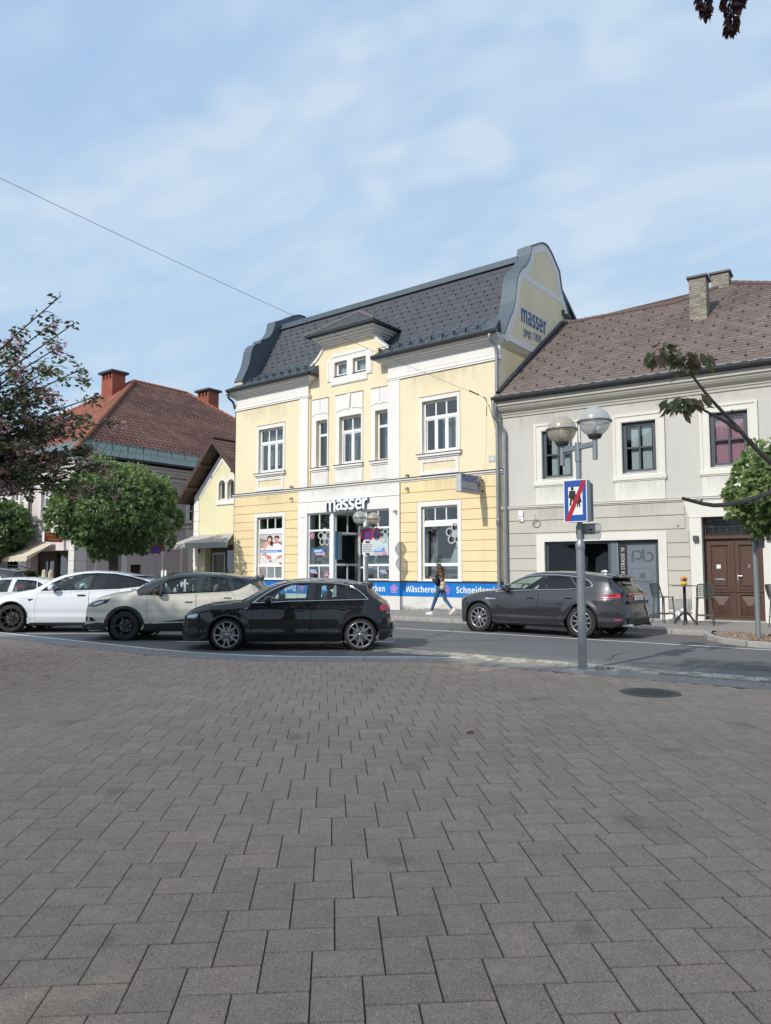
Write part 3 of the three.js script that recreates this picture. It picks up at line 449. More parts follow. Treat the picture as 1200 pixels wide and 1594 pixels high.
  const onRoof = (g) => { const h = g.clone(); h.applyMatrix4(new THREE.Matrix4().makeRotationX(-(Math.PI / 2 - sl))); h.translate(0, r0[1], r0[0]); return h; };
  part('roof', merge([onRoof(box(L + 0.5, -0.02, -0.10, Rt - 0.5, len, -0.02)), box(L + 0.4, 13.9, -5.4, Rt - 0.4, 14.1, -2.5), polyMesh([[L + 0.4, 14.1, -5.3], [Rt - 0.4, 14.1, -5.3], [Rt - 0.4, 10.2, -7.9], [L + 0.4, 10.2, -7.9]], [[0, 1, 2, 3]])]), M.roofMetal, H);
  {
    const r = rng(77), sh = [], hooks = [], s = 0.42, w = s, hgt = 0.30;
    for (let row = 0, y = -0.02; y < len - 0.06; y += hgt, row++) for (let u = L + 0.52 + (row % 2 ? -s / 2 : 0); u < Rt - 0.5; u += w) {
      const a = Math.max(L + 0.52, u), b = Math.min(Rt - 0.52, u + w); if (b - a < 0.04) continue;
      const top = Math.min(len, y + hgt + 0.06), m = (a + b) / 2, k = 0.96 + 0.08 * r(), low = (b - a) > 0.3 ? 0.05 : 0;
      const v = [[a + 0.004, y + low * 0.7, 0.006], [m, y - low * 0.4, 0.008], [b - 0.004, y + low * 0.7, 0.006], [b - 0.004, top, -0.004], [a + 0.004, top, -0.004], [a + 0.004, y + low * 0.7, -0.01], [m, y - low * 0.4, -0.01], [b - 0.004, y + low * 0.7, -0.01]];
      sh.push(tinted(polyMesh(v, [[0, 1, 2, 3, 4], [0, 5, 6, 1], [1, 6, 7, 2]]), k * 1.02, k, k * 1.02));
      if ((row + Math.round((u - L) / w * 2)) % 2 === 0 && row % 2 === 0 && y > 0.1) hooks.push(box(m - 0.018, y - 0.05, 0.01, m + 0.018, y + 0.03, 0.05, 0.006), box(m - 0.035, y - 0.055, 0.035, m + 0.035, y - 0.035, 0.05));
      if (row % 2 && (Math.round((u - L) / w * 2)) % 4 === 1) hooks.push(box(m - 0.018, y - 0.05, 0.01, m + 0.018, y + 0.03, 0.05, 0.006));
    }
    tag(part('slate', onRoof(merge(sh)), M.slate, H), null, null, null, 'stuff'); tag(part('snow_hook', onRoof(merge(hooks)), M.gutter, H), null, null, null, 'stuff');
  }
  part('ridge_cap', merge([box(L + 0.5, 14.13, -2.85, Rt - 0.5, 14.36, -2.42, 0.05), box(L + 0.5, 14.06, -2.6, Rt - 0.5, 14.16, -2.36, 0.01)]), M.roofMetal, H);
  // ---- gables: outlines in (depth back from the facade, height)
  const outR = [[0.0, 10.3], [0.28, 10.44], [0.50, 10.82], [0.70, 11.15], [0.88, 11.38], [1.0, 11.6], [1.14, 11.92], [1.22, 12.3], [1.28, 12.6], [1.37, 12.9], [1.52, 13.18], [1.70, 13.34], [1.78, 13.46], [2.05, 13.62], [2.25, 13.82], [2.42, 14.05], [2.53, 14.30], [2.60, 14.64], [2.78, 14.72], [3.0, 14.84], [3.26, 14.98], [3.6, 15.13], [3.85, 15.18], [4.1, 15.17], [4.42, 15.03], [4.78, 14.77], [5.05, 14.56], [5.19, 14.46], [5.26, 14.2], [5.38, 13.77], [5.55, 13.5], [5.8, 13.2], [6.27, 12.55], [6.7, 11.6], [7.3, 10.7], [7.9, 10.3]];
  const outL = [[0.0, 10.3], [-0.10, 10.85], [0.02, 11.1], [0.2, 11.45], [0.34, 11.8], [0.42, 12.15], [0.48, 12.47], [0.58, 12.7], [0.74, 12.86], [1.04, 13.0], [1.10, 13.17], [1.36, 13.28], [1.62, 13.44], [1.80, 13.66], [1.93, 13.9], [2.0, 14.15], [2.04, 14.38], [2.4, 14.52], [2.7, 14.68], [2.95, 14.82], [3.3, 15.04], [3.71, 15.2], [4.1, 15.24], [4.5, 15.12], [5.0, 14.7], [5.3, 14.4], [5.4, 13.8], [5.8, 13.2], [6.3, 12.5], [6.8, 11.6], [7.4, 10.7], [7.9, 10.3]];
  const turn = (g, x) => { const h = g.clone(); h.applyMatrix4(new THREE.Matrix4().makeRotationY(Math.PI / 2)); h.translate(x, 0, 0); return h; }; // local x -> -z, extrude z -> +x
  const gable = (out, xa, xb, capA, capB, trimSide) => {
    const G = sub('gable', H);
    part('gable_wall', turn(slab([[0.03, 10.3], ...out.slice(1), [7.88, 9.9], [0.03, 9.9]], 0, xb - xa), xa), M.yellow, G);
    const top = out.slice(1, -1), n = top.length, offs = top.map((p, i) => { const a = top[Math.max(0, i - 1)], b = top[Math.min(n - 1, i + 1)], d = Math.hypot(b[0] - a[0], b[1] - a[1]); return [p[0] - (b[1] - a[1]) / d * 0.055, p[1] + (b[0] - a[0]) / d * 0.055]; });
    part('gable_coping', turn(slab([...top, ...offs.reverse()], 0, capB - capA), capA), M.roofMetal, G);
    return G;
  };
  const insetOf = (top, d) => top.map((p, i) => { const a = top[Math.max(0, i - 1)], b = top[Math.min(top.length - 1, i + 1)], l = Math.hypot(b[0] - a[0], b[1] - a[1]); return [p[0] + (b[1] - a[1]) / l * d, p[1] - (b[0] - a[0]) / l * d]; });
  const GR = gable(outR, 4.07, Rt, 4.02, Rt + 0.05), GL = gable(outL, L, L + 0.5, L - 0.04, L + 0.56);
  part('metal_cladding', turn(slab([...outR.slice(1, -1), [7.3, 10.4], [0.6, 10.4]], 0, 0.03), 4.04), M.roofMetal, GR); part('metal_cladding', turn(slab([...outL.slice(1, -1), [7.3, 10.4], [0.3, 10.4]], 0, 0.03), L + 0.5), M.roofMetal, GL);
  { // painted white bands on the right gable
    const top = outR.slice(0, -1), ins = insetOf(top, 0.33); ins[0] = [0.33, 10.3];
    part('painted_border', turn(slab([...top.map(([a, b]) => [a + 0.001, b - 0.006]), ...ins.slice().reverse()], 0, 0.012), Rt), M.white, GR);
    part('painted_band', turn(merge([slab([[1.75, 13.12], [5.42, 13.12], [5.36, 13.36], [1.78, 13.36]], 0, 0.009), slab([[0.05, 10.30], [6.9, 10.30], [6.9, 10.56], [0.4, 10.56]], 0, 0.009)]), Rt), M.white, GR);
    // text reads towards the back of the house: mirror-free on the right face
    const tx = (s, w0, y, w, size, f) => { const g = text(s, 0, 0, w, size, 0, 0.012, f); return turn(g.translate(w0, y, 0), Rt + 0.001); };
    part('lettering', tx('masser', 1.68, 11.33, 2.15, 0.72), M.blueDark, GR, 'dark blue shop name painted on the gable'); part('lettering', tx('gegr.1805', 1.86, 10.86, 1.56, 0.30, fontR), M.blueDark, GR);
    part('wall_lamp', turn(merge([slab(rect(5.4, 12.62, 5.56, 12.85), 0, 0.1, [], 0.02), slab(rect(5.55, 12.5, 5.85, 12.68), 0.05, 0.24, [], 0.03)]), Rt), M.iron, GR);
  }
  // rear roof with standing seams, seen past the gable
  { const pts = [[4.6, 11.0], [4.9, 14.25], [5.7, 14.3], [6.9, 13.6], [8.2, 12.75], [9.6, 11.6], [9.6, 11.0]]; part('rear_roof', turn(slab(pts, 0, 3.0), 1.15), M.roofMetal, H);
    const se = []; for (let w = 5.6; w < 9.4; w += 0.42) se.push(turn(slab(rect(w - 0.02, 11.05, w + 0.02, 14.25 - Math.max(0, w - 5.7) * 0.67 - 0.1), 0, 0.045), 4.15)); part('standing_seam', merge(se), M.roofMetal, H);
    part('rear_roof_edge', turn(slab([[5.0, 14.2], [5.75, 14.28], [6.9, 13.6], [8.2, 12.75], [9.6, 11.6], [9.62, 11.74], [8.25, 12.9], [6.95, 13.76], [5.75, 14.46], [5.0, 14.38]], 0, 3.2), 1.05), M.gutter, H); }
  // ---- centre: white panels, flat arches with key stones
  const panel = (x0, x1, o, big) => {
    const zf = -0.075, ys = 8.52, ym = 8.635, m = (x0 + x1) / 2, yt = 9.285, hole = rect(o[0], o[1], o[2], o[3]);
    const arc = (a, b, n = 6) => Array.from({ length: n + 1 }, (_, i) => { const x = a + (b - a) * i / n, t = (x - m) / ((x1 - x0) / 2); return [x, ym - (ym - ys) * t * t]; });
    part('window_surround', slab([[x0, 5.40], [x1, 5.40], ...arc(x1, x0)], -0.13, zf, [hole]), M.white, H);
    const kw = big ? 0.1 : 0.0, gp = 0.010;
    part('arch_stone', slab([...arc(x0, m - kw - gp).map(([x, y]) => [x, y + 0.02]), [m - kw * 1.1 - gp, yt], [x0, yt]], -0.13, zf + 0.012), M.white, H);
    part('arch_stone', slab([...arc(m + kw + gp, x1).map(([x, y]) => [x, y + 0.02]), [x1, yt], [m + kw * 1.1 + gp, yt]], -0.13, zf + 0.012), M.white, H);
    if (big) part('key_stone', slab([[m - 0.09, 8.60], [m + 0.02, 8.60], [m + 0.10, yt + 0.01], [m - 0.11, yt + 0.01]], -0.13, zf + 0.035), M.white, H); else part('key_stone', box(m - 0.12, 8.60, -0.13, m + 0.12, 8.655, zf + 0.02), M.white, H);
    part('sill', merge([box(x0 - 0.03, 6.10, -0.13, x1 + 0.03, 6.2, 0.02, 0.01), box(x0 + 0.04, 6.03, -0.13, x1 - 0.04, 6.1, -0.03, 0.01)]), M.white, H); part('sill_flashing', box(x0 - 0.04, 6.2, -0.14, x1 + 0.04, 6.222, 0.045), M.gutter, H);
    part('apron_panel', box(x0 + 0.03, 5.45, -0.13, x1 - 0.03, 5.98, -0.055, 0.008), M.white, H);
    part('panel_flashing', box(x0 - 0.01, yt + 0.001, -0.13, x1 + 0.01, yt + 0.028, zf + 0.04), M.brickYellow, H);
  };
  panel(-5.0, -4.03, cw[0]); panel(-3.6, -2.06, cw[1], true); panel(-1.6, -0.64, cw[2]);
  makeWindow(H, 'window', ...cw[0], -0.30, { rows: [[0, 0.71, 1], [0.71, 1, 1]], f: 0.09 }); makeWindow(H, 'window', ...cw[1], -0.30, { rows: [[0, 0.71, 2], [0.71, 1, 2]], f: 0.09, bar: 0.07, sash: true }); makeWindow(H, 'window', ...cw[2], -0.30, { rows: [[0, 0.71, 1], [0.71, 1, 1]], f: 0.09 });
  // ---- the wings' windows
  for (const [x0, x1] of [[-8.38, -6.74], [1.08, 2.72]]) {
    part('window_surround', slab(rect(x0 - 0.12, 6.24, x1 + 0.12, 8.5), -0.02, 0.04, [[[x0, 6.2], [x1, 6.2], [x1, 8.33], [x0, 8.33]].map((p, i) => [p[0], i < 2 ? 6.245 : p[1]])]), M.white, H);
    part('hood_flashing', box(x0 - 0.13, 8.5, -0.02, x1 + 0.13, 8.525, 0.06), M.brickYellow, H);
    part('sill', merge([box(x0 - 0.22, 6.115, -0.02, x1 + 0.18, 6.21, 0.13, 0.012), box(x0 - 0.12, 6.05, -0.02, x1 + 0.1, 6.115, 0.07, 0.012)]), M.white, H); part('sill_flashing', box(x0 - 0.24, 6.211, -0.15, x1 + 0.2, 6.236, 0.15), M.gutter, H);
    part('apron_frame', frameOf(x0 - 0.1, 5.40, x1 + 0.05, 6.02, 0.135, -0.02, 0.035), M.white, H);
    makeWindow(H, 'window', x0, 6.24, x1, 8.33, -0.14, { rows: [[0, 0.70, 3], [0.70, 1, 3]], f: 0.085, bar: 0.06, sash: true, transom: 0.13 });
  }
  curtain(H, -8.30, 6.6, -6.8, 8.1, -0.42, withMap([0.40, 0.41, 0.40], T.fabric, 0.95), 12, 0.03); curtain(H, 1.7, 6.3, 2.68, 7.7, -0.5, withMap([0.34, 0.35, 0.35], T.fabric, 0.95), 7);
  for (const [a, b] of [[-4.70, -4.14], [-3.3, -2.25], [-1.33, -0.78]]) curtain(H, a, 6.3, b, 8.2, -0.62, withMap([0.30, 0.32, 0.33], T.fabric, 0.95), Math.round((b - a) * 8), 0.02);
  // ---- small attic windows
  part('attic_surround', slab([[-3.9, 9.76], [-1.83, 9.76], [-1.83, 10.0], [-1.57, 10.0], [-1.57, 10.98], [-1.83, 10.98], [-1.83, 11.15], [-3.88, 11.15], [-3.88, 10.93], [-4.13, 10.93], [-4.13, 9.98], [-3.9, 9.98]], -0.13, -0.07, aw.map((r) => rect(...r))), M.white, H);
  part('attic_moulding', merge([box(-3.8, 11.02, -0.1, -1.9, 11.09, -0.045, 0.01), box(-4.08, 10.06, -0.1, -4.0, 10.86, -0.045, 0.01), box(-1.74, 10.06, -0.1, -1.64, 10.86, -0.045, 0.01), frameOf(-3.86, 9.8, -1.87, 11.0, 0.018, -0.1, -0.058)]), M.white, H);
  for (const q of aw) { part('sill', box(q[0] - 0.02, q[1] - 0.005, -0.3, q[2] + 0.02, q[1] + 0.02, -0.04), M.gutter, H); makeWindow(H, 'window', q[0], q[1] + 0.02, q[2], q[3], -0.26, { f: 0.11, d: 0.07 }); curtain(H, q[0], q[1], q[2], q[3] - 0.1, -0.42, M.curtain, 4, 0.02); }
  // ---- cornice and hipped roof of the dormer
  { const cx = -2.895, lay = (hw, y0, y1, z, zb = -3.2) => box(cx - hw, y0, zb, cx + hw, y1, z, 0.01);
    part('dormer_cornice', merge([lay(1.42, 11.60, 11.68, 0.0), lay(1.50, 11.68, 11.76, 0.10), lay(1.62, 11.76, 11.86, 0.24), lay(1.75, 11.86, 11.95, 0.40), lay(1.84, 11.95, 12.0, 0.48)]), M.white, H);
    part('dormer_cheek', merge([box(cx - 1.38, 10.9, -3.0, cx - 1.34, 11.6, -0.5), box(cx + 1.34, 10.9, -3.0, cx + 1.38, 11.6, -0.5)]), M.roofMetal, H);
    const e = 12.02, hw = 1.97, ap = [cx, 13.13, -0.88], bk = [cx, 13.13, -2.3], F = [[cx - hw, e, 0.6], [cx + hw, e, 0.6], [cx + hw, e, -2.3], [cx - hw, e, -2.3]];
    part('dormer_roof', merge([polyMesh([...F, ap, bk], [[0, 1, 4], [1, 2, 5, 4], [3, 0, 4, 5], [2, 3, 5], [3, 2, 1, 0]]), box(cx - hw, e - 0.07, -2.3, cx + hw, e - 0.002, 0.6, 0.01)]), M.gutter, H);
    const sh = []; const r = rng(9); for (let row = 0; row < 6; row++) { const t0 = row / 6, t1 = (row + 1) / 6 + 0.03, y0 = e + (13.13 - e) * t0, z0 = 0.6 - 1.48 * t0, w0 = hw * (1 - t0); const n = Math.max(1, Math.round(w0 * 2 / 0.34)); for (let i = 0; i < n; i++) { const a = cx - w0 + 2 * w0 * i / n, b = cx - w0 + 2 * w0 * (i + 1) / n, k = 0.85 + 0.3 * r(), q = Math.min(1, t1), y1 = e + (13.13 - e) * q, z1 = 0.6 - 1.48 * q, s = (1 - q) / (1 - t0), a1 = cx + (a - cx) * s, b1 = cx + (b - cx) * s; sh.push(tinted(polyMesh([[a + 0.004, y0 + 0.028, z0 + 0.01], [b - 0.004, y0 + 0.028, z0 + 0.01], [b1 - 0.004, y1 + 0.008, z1], [a1 + 0.004, y1 + 0.008, z1], [a + 0.004, y0, z0], [b - 0.004, y0, z0]], [[0, 1, 2, 3], [4, 5, 1, 0]]), k)); } }
    tag(part('dormer_slate', merge(sh), M.slate, H), null, null, null, 'stuff');
    const hips = []; for (const s of [-1, 1]) for (let i = 0; i < 9; i++) { const t = i / 9; hips.push(bar([cx + s * hw * (1 - t), e + 1.11 * t + 0.03, 0.6 - 1.48 * t], [cx + s * hw * (1 - t - 0.12), e + 1.11 * (t + 0.12) + 0.02, 0.6 - 1.48 * (t + 0.12)], 0.07, 0.055, 6)); } tag(part('hip_tile', merge(hips), withMap([0.2, 0.17, 0.16], T.slate, 0.8), H), null, null, null, 'stuff'); }
  // ---- downpipes
  part('downpipe', merge([tube([[4.42, 10.33, 0.47], [4.42, 10.15, 0.47], [4.50, 9.95, 0.24], [4.52, 9.7, 0.17], [4.52, 9.0, 0.17]], 0.062, 20, 10), bar([4.52, 9.0, 0.17], [4.52, 0.15, 0.17], 0.062, 0.062, 12), ...[8.4, 6.6, 4.6, 2.6, 1.4].map((y) => bar([4.52, y, 0.17], [4.52, y + 0.06, 0.17], 0.072, 0.072, 12)), moved(lathe([[0.0, 0], [0.075, 0.0], [0.085, 0.2], [0.062, 0.24]], 14), 4.52, 3.3, 0.17)]), M.galv, H, 'zinc downpipe at the right corner');
  part('downpipe', merge([tube([[L - 0.08, 10.35, 0.45], [L - 0.08, 10.1, 0.45], [L + 0.0, 9.85, 0.2], [L - 0.06, 9.6, 0.05], [L - 0.09, 9.4, -0.1]], 0.055, 20, 10), bar([L - 0.09, 9.4, -0.1], [L - 0.09, 0.2, -0.1], 0.055, 0.055, 10)]), M.gutter, H);
  // ---- shop windows of the wings
  for (const [x0, x1, left] of [[-8.42, -6.72, true], [1.02, 2.70, false]]) {
    part('shop_window_surround', slab([[x0 - 0.17, 1.262], [x1 + 0.17, 1.262], [x1 + 0.17, 4.33], [x0 - 0.17, 4.33]], -0.02, 0.042, [rect(x0, 1.285, x1, 4.165)]), M.white, H);
    makeWindow(H, 'shop_window', x0, 1.285, x1, 4.165, -0.12, { rows: [[0, 0.20, left ? 3 : 2], [0.20, 0.76, 1], [0.76, 1, 3]], f: 0.07, d: 0.07, transom: 0.12, bar: 0.05 });
    part('roller_box', box(x0 + 0.08, 3.45, -0.14, x1 - 0.08, 3.62, -0.075, 0.02), M.pvc, H);
  }
  // ---- shop front of the centre
  part('portal', merge([slab([[-5.71, 1.262], [-5.15, 1.262], [-5.15, 4.20], [-0.56, 4.20], [-0.56, 1.262], [-0.03, 1.262], [-0.03, 5.2], [-5.71, 5.2]], -0.45, 0.045)]), M.white, H);
  part('portal_moulding', merge([box(-5.71, 4.70, 0.04, -0.03, 4.735, 0.075, 0.008), box(-5.17, 4.20, 0.04, -5.14, 4.70, 0.058), box(-5.62, 4.04, 0.04, -5.3, 4.10, 0.07, 0.01), box(-5.6, 3.4, 0.04, -5.36, 4.02, 0.05), box(-0.42, 4.04, 0.04, -0.1, 4.10, 0.07, 0.01)]), M.white, H);
  part('portal_base', merge([box(-5.7, 0.1, -0.45, -3.86, 1.262, -0.03), box(-1.9, 0.1, -0.45, -0.0, 1.262, -0.03)]), M.whiteDirty, H);
  makeWindow(H, 'shop_window', -5.15, 1.285, -3.84, 4.19, -0.10, { rows: [[0, 0.20, 2], [0.20, 0.75, 1], [0.75, 1, 2]], f: 0.06, d: 0.08, transom: 0.085, bar: 0.05 });
  makeWindow(H, 'shop_window', -1.86, 1.285, -0.56, 4.19, -0.10, { rows: [[0, 0.20, 2], [0.20, 0.75, 1], [0.75, 1, 2]], f: 0.06, d: 0.08, transom: 0.085, bar: 0.05 });
  part('post', box(-3.84, 0.22, -0.16, -3.66, 4.2, -0.05, 0.01), M.pvc, H); part('post', box(-1.99, 0.22, -0.16, -1.87, 4.2, -0.05, 0.01), M.pvc, H);
  part('entrance_soffit', box(-3.66, 4.15, -1.5, -1.99, 4.2, -0.1), M.pvcGrey, H); part('entrance_floor', box(-3.84, 0.1, -1.5, -1.9, 0.24, 0.0), M.concrete, H);
  { // recessed entrance: glazed side wall and door
    const e = sub('entrance', H), gl = [];
    const side = (xa, za, xb, zb, y0, y1, n, name) => { const d = Math.hypot(xb - xa, zb - za), ang = -Math.atan2(zb - za, xb - xa), w = makeWindow(e, name, 0, y0, d, y1, 0, { rows: n, f: 0.07, d: 0.06, transom: 0.09, bar: 0.05, mat: M.pvcGrey }); w.position.set(xa, 0, za); w.rotation.y = ang; return w; };
    side(-3.66, -0.16, -3.25, -1.3, 0.24, 4.15, [[0, 0.43, 2], [0.43, 0.79, 1], [0.79, 1, 2]], 'side_window'); side(-3.25, -1.3, -2.3, -1.35, 0.24, 4.15, [[0, 0.40, 2], [0.40, 0.79, 1], [0.79, 1, 2]], 'glazed_door'); side(-2.3, -1.35, -1.95, -0.2, 0.24, 4.15, [[0, 0.79, 1], [0.79, 1, 1]], 'side_window');
  }
  for (const [x0, x1] of [[-8.6, -6.6], [0.9, 2.9]]) { grime(H, x0, 5.36, x1, 6.08, 0.0362); grime(H, x0 + 0.1, 4.36, x1 + 0.2, 5.19, 0.0362); }
  for (const [a, b] of [[L, -5.75], [0.02, 2.3], [2.3, 4.55]]) grime(H, a, 0.1, b, 0.6, 0.0465, 'splash');
  for (const [x0, x1] of [[-5.0, -4.03], [-3.6, -2.06], [-1.6, -0.64]]) grime(H, x0, 5.42, x1, 6.02, -0.0535);
  for (const [a, b] of [[-9.9, -5.8], [0.1, 4.4]]) grime(H, a, 8.55, b, 9.42, 0.0015); grime(H, -5.6, 4.75, -0.1, 5.19, 0.0465);
  // ---- bolts and house number
  for (const [x, y] of [[0.39, 5.47], [0.39, 4.95], [-6.1, 5.47], [-6.1, 4.95], [-0.2, 4.08]]) part('lamp_bracket', merge([bar([x, y, 0.0], [x, y, 0.16], 0.03, 0.045, 8), moved(new THREE.SphereGeometry(0.055, 8, 6), x, y - 0.04, 0.17), box(x - 0.04, y - 0.05, 0.0, x + 0.04, y + 0.05, 0.02)]), M.concrete, H);
  part('number_plate', box(4.06, 5.65, 0, 4.33, 5.885, 0.015, 0.004), M.signGrey, H); part('number', text('20', 4.105, 5.71, 0.18, 0.13, 0.0152, 0.003), M.signWhite, H);
}
// ================================================================ GREY HOUSE (its own frame: u from the corner it shares with the yellow house)
{
  const RG = -33 * Math.PI / 180, corner = st(4.56, 0, 0);
  const H = thing('grey_house', 'pale grey two storey house with brown shingle roof and brown double door', 'house', corner, RG);
  const E = 14.5, wins = [[1.585, 4.865, 2.69, 6.57], [4.37, 4.865, 5.46, 6.565], [7.075, 4.865, 8.165, 6.57]], shop = [1.62, 0.13, 5.44, 2.67], door = [6.75, 0.12, 8.44, 3.33];
  part('wall', slab([[0.06, 3.9], [E, 3.9], [E, 7.9], [0.06, 7.9]], -0.5, 0, wins.map((w) => rect(...w))), M.grey, H);
  part('lower_wall', slab([[0.06, 0.1], [E, 0.1], [E, 3.9], [0.06, 3.9]], -0.5, 0, [rect(...shop), rect(...door)]), M.greyLow, H);
  part('back_wall', merge([box(0.5, 0.1, -10.6, E, 7.9, -10.3), box(E - 0.4, 0.1, -10.3, E, 7.9, -0.5), box(0.5, 0.1, -10.3, 0.9, 7.9, -0.5)]), M.grey, H);
  part('floor', merge([box(0.1, 3.7, -10.3, E - 0.4, 3.9, -0.5), box(0.1, 0.0, -10.3, E - 0.4, 0.11, -0.5), box(0.1, 7.6, -10.3, E - 0.4, 7.75, -0.5)]), M.room, H);
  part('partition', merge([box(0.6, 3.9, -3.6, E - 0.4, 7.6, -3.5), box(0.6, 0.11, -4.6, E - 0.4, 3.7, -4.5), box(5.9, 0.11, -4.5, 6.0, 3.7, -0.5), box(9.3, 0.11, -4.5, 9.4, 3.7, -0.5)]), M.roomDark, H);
  // string course
  part('string_course', merge([box(0.0, 3.85, -0.02, E, 3.895, 0.07, 0.008), box(0.0, 3.895, -0.02, E, 3.945, 0.11, 0.01)]), M.cream, H);
  part('string_cap', box(0.0, 3.946, -0.02, E, 3.965, 0.12), M.concrete, H);
  // courses of the ground floor
  const cy = [0.12, 0.74, 1.20, 1.65, 2.085, 2.535, 2.975, 3.42, 3.85];
  for (let i = 1; i < cy.length - 1; i++) { const a = cy[i] + 0.012, b = cy[i + 1] - 0.012; const seg = i >= 6 ? [[0.3, 6.27], [8.92, E]] : i === 5 ? [[0.3, 1.33], [5.70, 6.38], [8.82, E]] : [[0.3, 1.33], [5.71, 6.39], [8.82, E]]; for (const [p, q] of seg) part('plaster_course', box(p, a, -0.02, q, Math.min(b, i === 5 ? 2.963 : 9), 0.035, 0.012), M.greyLow, H); }
  for (const [p, q] of [[0.3, 1.33], [5.72, 6.39], [8.82, E]]) part('plinth', box(p, 0.1, -0.02, q, 0.745, 0.04, 0.01), M.greyPlinth, H);
  { const r = rng(14), fl = []; for (let i = 0; i < 26; i++) { const u = 5.5 + r() * 0.95, y = 0.11 + r() * r() * 0.5, w = 0.05 + r() * 0.2, h = 0.04 + r() * 0.13; fl.push(slab([[u, y], [u + w * 0.6, y - 0.02 * r()], [u + w, y + h * 0.5], [u + w * 0.7, y + h], [u + w * 0.2, y + h * 0.8]].map(([a, b]) => [Math.min(6.42, a), Math.max(0.105, b)]), 0.04, 0.0425 + i * 0.00015)); } part('flaked_plaster', merge(fl), M.white, H); }
  // window surrounds, sills, aprons
  for (const [x0, y0, x1, y1] of wins) {
    const ox0 = x0 - 0.255, ox1 = x1 + 0.25;
    part('window_surround', slab(rect(ox0, 4.79, ox1, 6.81), -0.02, 0.045, [rect(x0, y0, x1, y1)]), M.cream, H);
    part('surround_moulding', merge([slab([[ox0 - 0.03, 4.80], [ox0 + 0.05, 4.80], [ox0 + 0.05, 6.76], [ox1 - 0.05, 6.76], [ox1 - 0.05, 4.80], [ox1 + 0.03, 4.80], [ox1 + 0.03, 6.84], [ox0 - 0.03, 6.84]], 0.02, 0.075), frameOf(x0 - 0.05, y0 - 0.03, x1 + 0.05, y1 + 0.05, 0.03, 0.03, 0.06)]), M.cream, H);
    part('sill', merge([box(ox0 - 0.06, 4.63, -0.02, ox1 + 0.06, 4.79, 0.10, 0.015), box(ox0 - 0.03, 4.595, -0.02, ox1 + 0.03, 4.63, 0.07)]), M.cream, H);
    part('apron_panel', box(ox0, 3.97, -0.02, ox1, 4.59, 0.045, 0.01), M.cream, H);
    makeWindow(H, 'window', x0 + 0.01, y0 + 0.01, x1 - 0.01, y1 - 0.005, -0.13, { rows: [[0, 0.5, 2], [0.5, 1, 2]], f: 0.12, d: 0.09, transom: 0.06, bar: 0.06, mat: M.darkFrame });
    part('window_ledge', box(x0 + 0.1, y0 + 0.015, -0.1, x1 - 0.02, y0 + 0.06, -0.02, 0.01), M.alu, H);
  }
  const pinkBlind = withMap([0.74, 0.36, 0.46], T.fabric, 0.9), whiteC = withMap([0.72, 0.74, 0.74], T.fabric, 0.9);
  part('blind', merge([box(1.86, 4.95, -0.24, 2.14, 6.55, -0.22), box(2.24, 4.95, -0.24, 2.55, 6.55, -0.22)]), whiteC, H); part('blind', merge([box(4.62, 4.95, -0.24, 4.90, 6.55, -0.22), box(4.98, 4.95, -0.24, 5.28, 6.55, -0.22)]), whiteC, H); part('blind', box(7.1, 4.95, -0.24, 8.15, 6.55, -0.225), pinkBlind, H, 'pink roller blind behind the right window');
  // shop front
  part('shop_surround', slab([[1.33, 0.1], [1.62, 0.1], [1.62, 2.67], [5.44, 2.67], [5.44, 0.1], [5.70, 0.1], [5.70, 2.925], [1.33, 2.925]], -0.02, 0.05), M.cream, H);
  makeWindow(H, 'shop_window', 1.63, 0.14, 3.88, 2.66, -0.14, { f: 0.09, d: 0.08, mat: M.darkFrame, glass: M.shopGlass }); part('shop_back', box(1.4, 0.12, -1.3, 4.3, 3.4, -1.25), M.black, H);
  part('blue_grey_post', box(3.88, 0.14, -0.2, 4.10, 2.66, -0.08, 0.01), plain([0.12, 0.15, 0.19], 0.5), H); part('rail', box(4.10, 0.14, -0.16, 4.13, 2.58, -0.06, 0.006), M.alu, H);
  { const D = sub('shop_door', H), dark = plain([0.05, 0.068, 0.09], 0.4);
    part('frame', slab(rect(4.13, 0.13, 5.44, 2.66), -0.2, -0.12, [rect(4.4, 0.26, 5.32, 2.53)]), dark, D); part('pane', box(4.4, 0.26, -0.165, 5.32, 2.53, -0.15), plain([0.165, 0.19, 0.225], 0.12), D);
    part('sign_strip', box(4.15, 0.75, -0.119, 4.385, 2.56, -0.113), M.black, D);
    const v = text('VILLACHER STRASSE 18', 0, 0, 1.5, 0.115, 0, 0.003); v.rotateZ(Math.PI / 2); v.translate(4.325, 0.93, -0.1128); part('lettering', v, M.signGrey, D);
    const ink = plain([0.085, 0.095, 0.115], 0.4), ink2 = plain([0.09, 0.10, 0.12], 0.4), z0 = -0.1495, z1 = -0.1465;
    const bowl = (pts, closed = false) => new THREE.TubeGeometry(new THREE.CatmullRomCurve3(pts.map((p) => new THREE.Vector3(p[0], p[1], z0)), closed, 'centripetal'), 40, 0.038, 5).scale(1, 1, 1);
    const squash = (g) => { g.translate(0, 0, -z0); g.scale(1, 1, 0.06); g.translate(0, 0, z0 + 0.001); return g; };
    part('logo', merge([squash(bowl([[4.56, 1.94], [4.58, 2.2], [4.60, 2.29], [4.74, 2.31], [4.84, 2.27], [4.86, 2.17], [4.82, 2.07], [4.70, 2.06], [4.64, 2.06]])), squash(bowl([[4.92, 2.38], [4.92, 2.15], [4.95, 2.02], [5.06, 1.98], [5.14, 2.0], [5.22, 2.12], [5.15, 2.24], [5.04, 2.26]])), slab(rect(4.62, 1.95, 4.9, 1.965), z0, z1)]), ink, D);
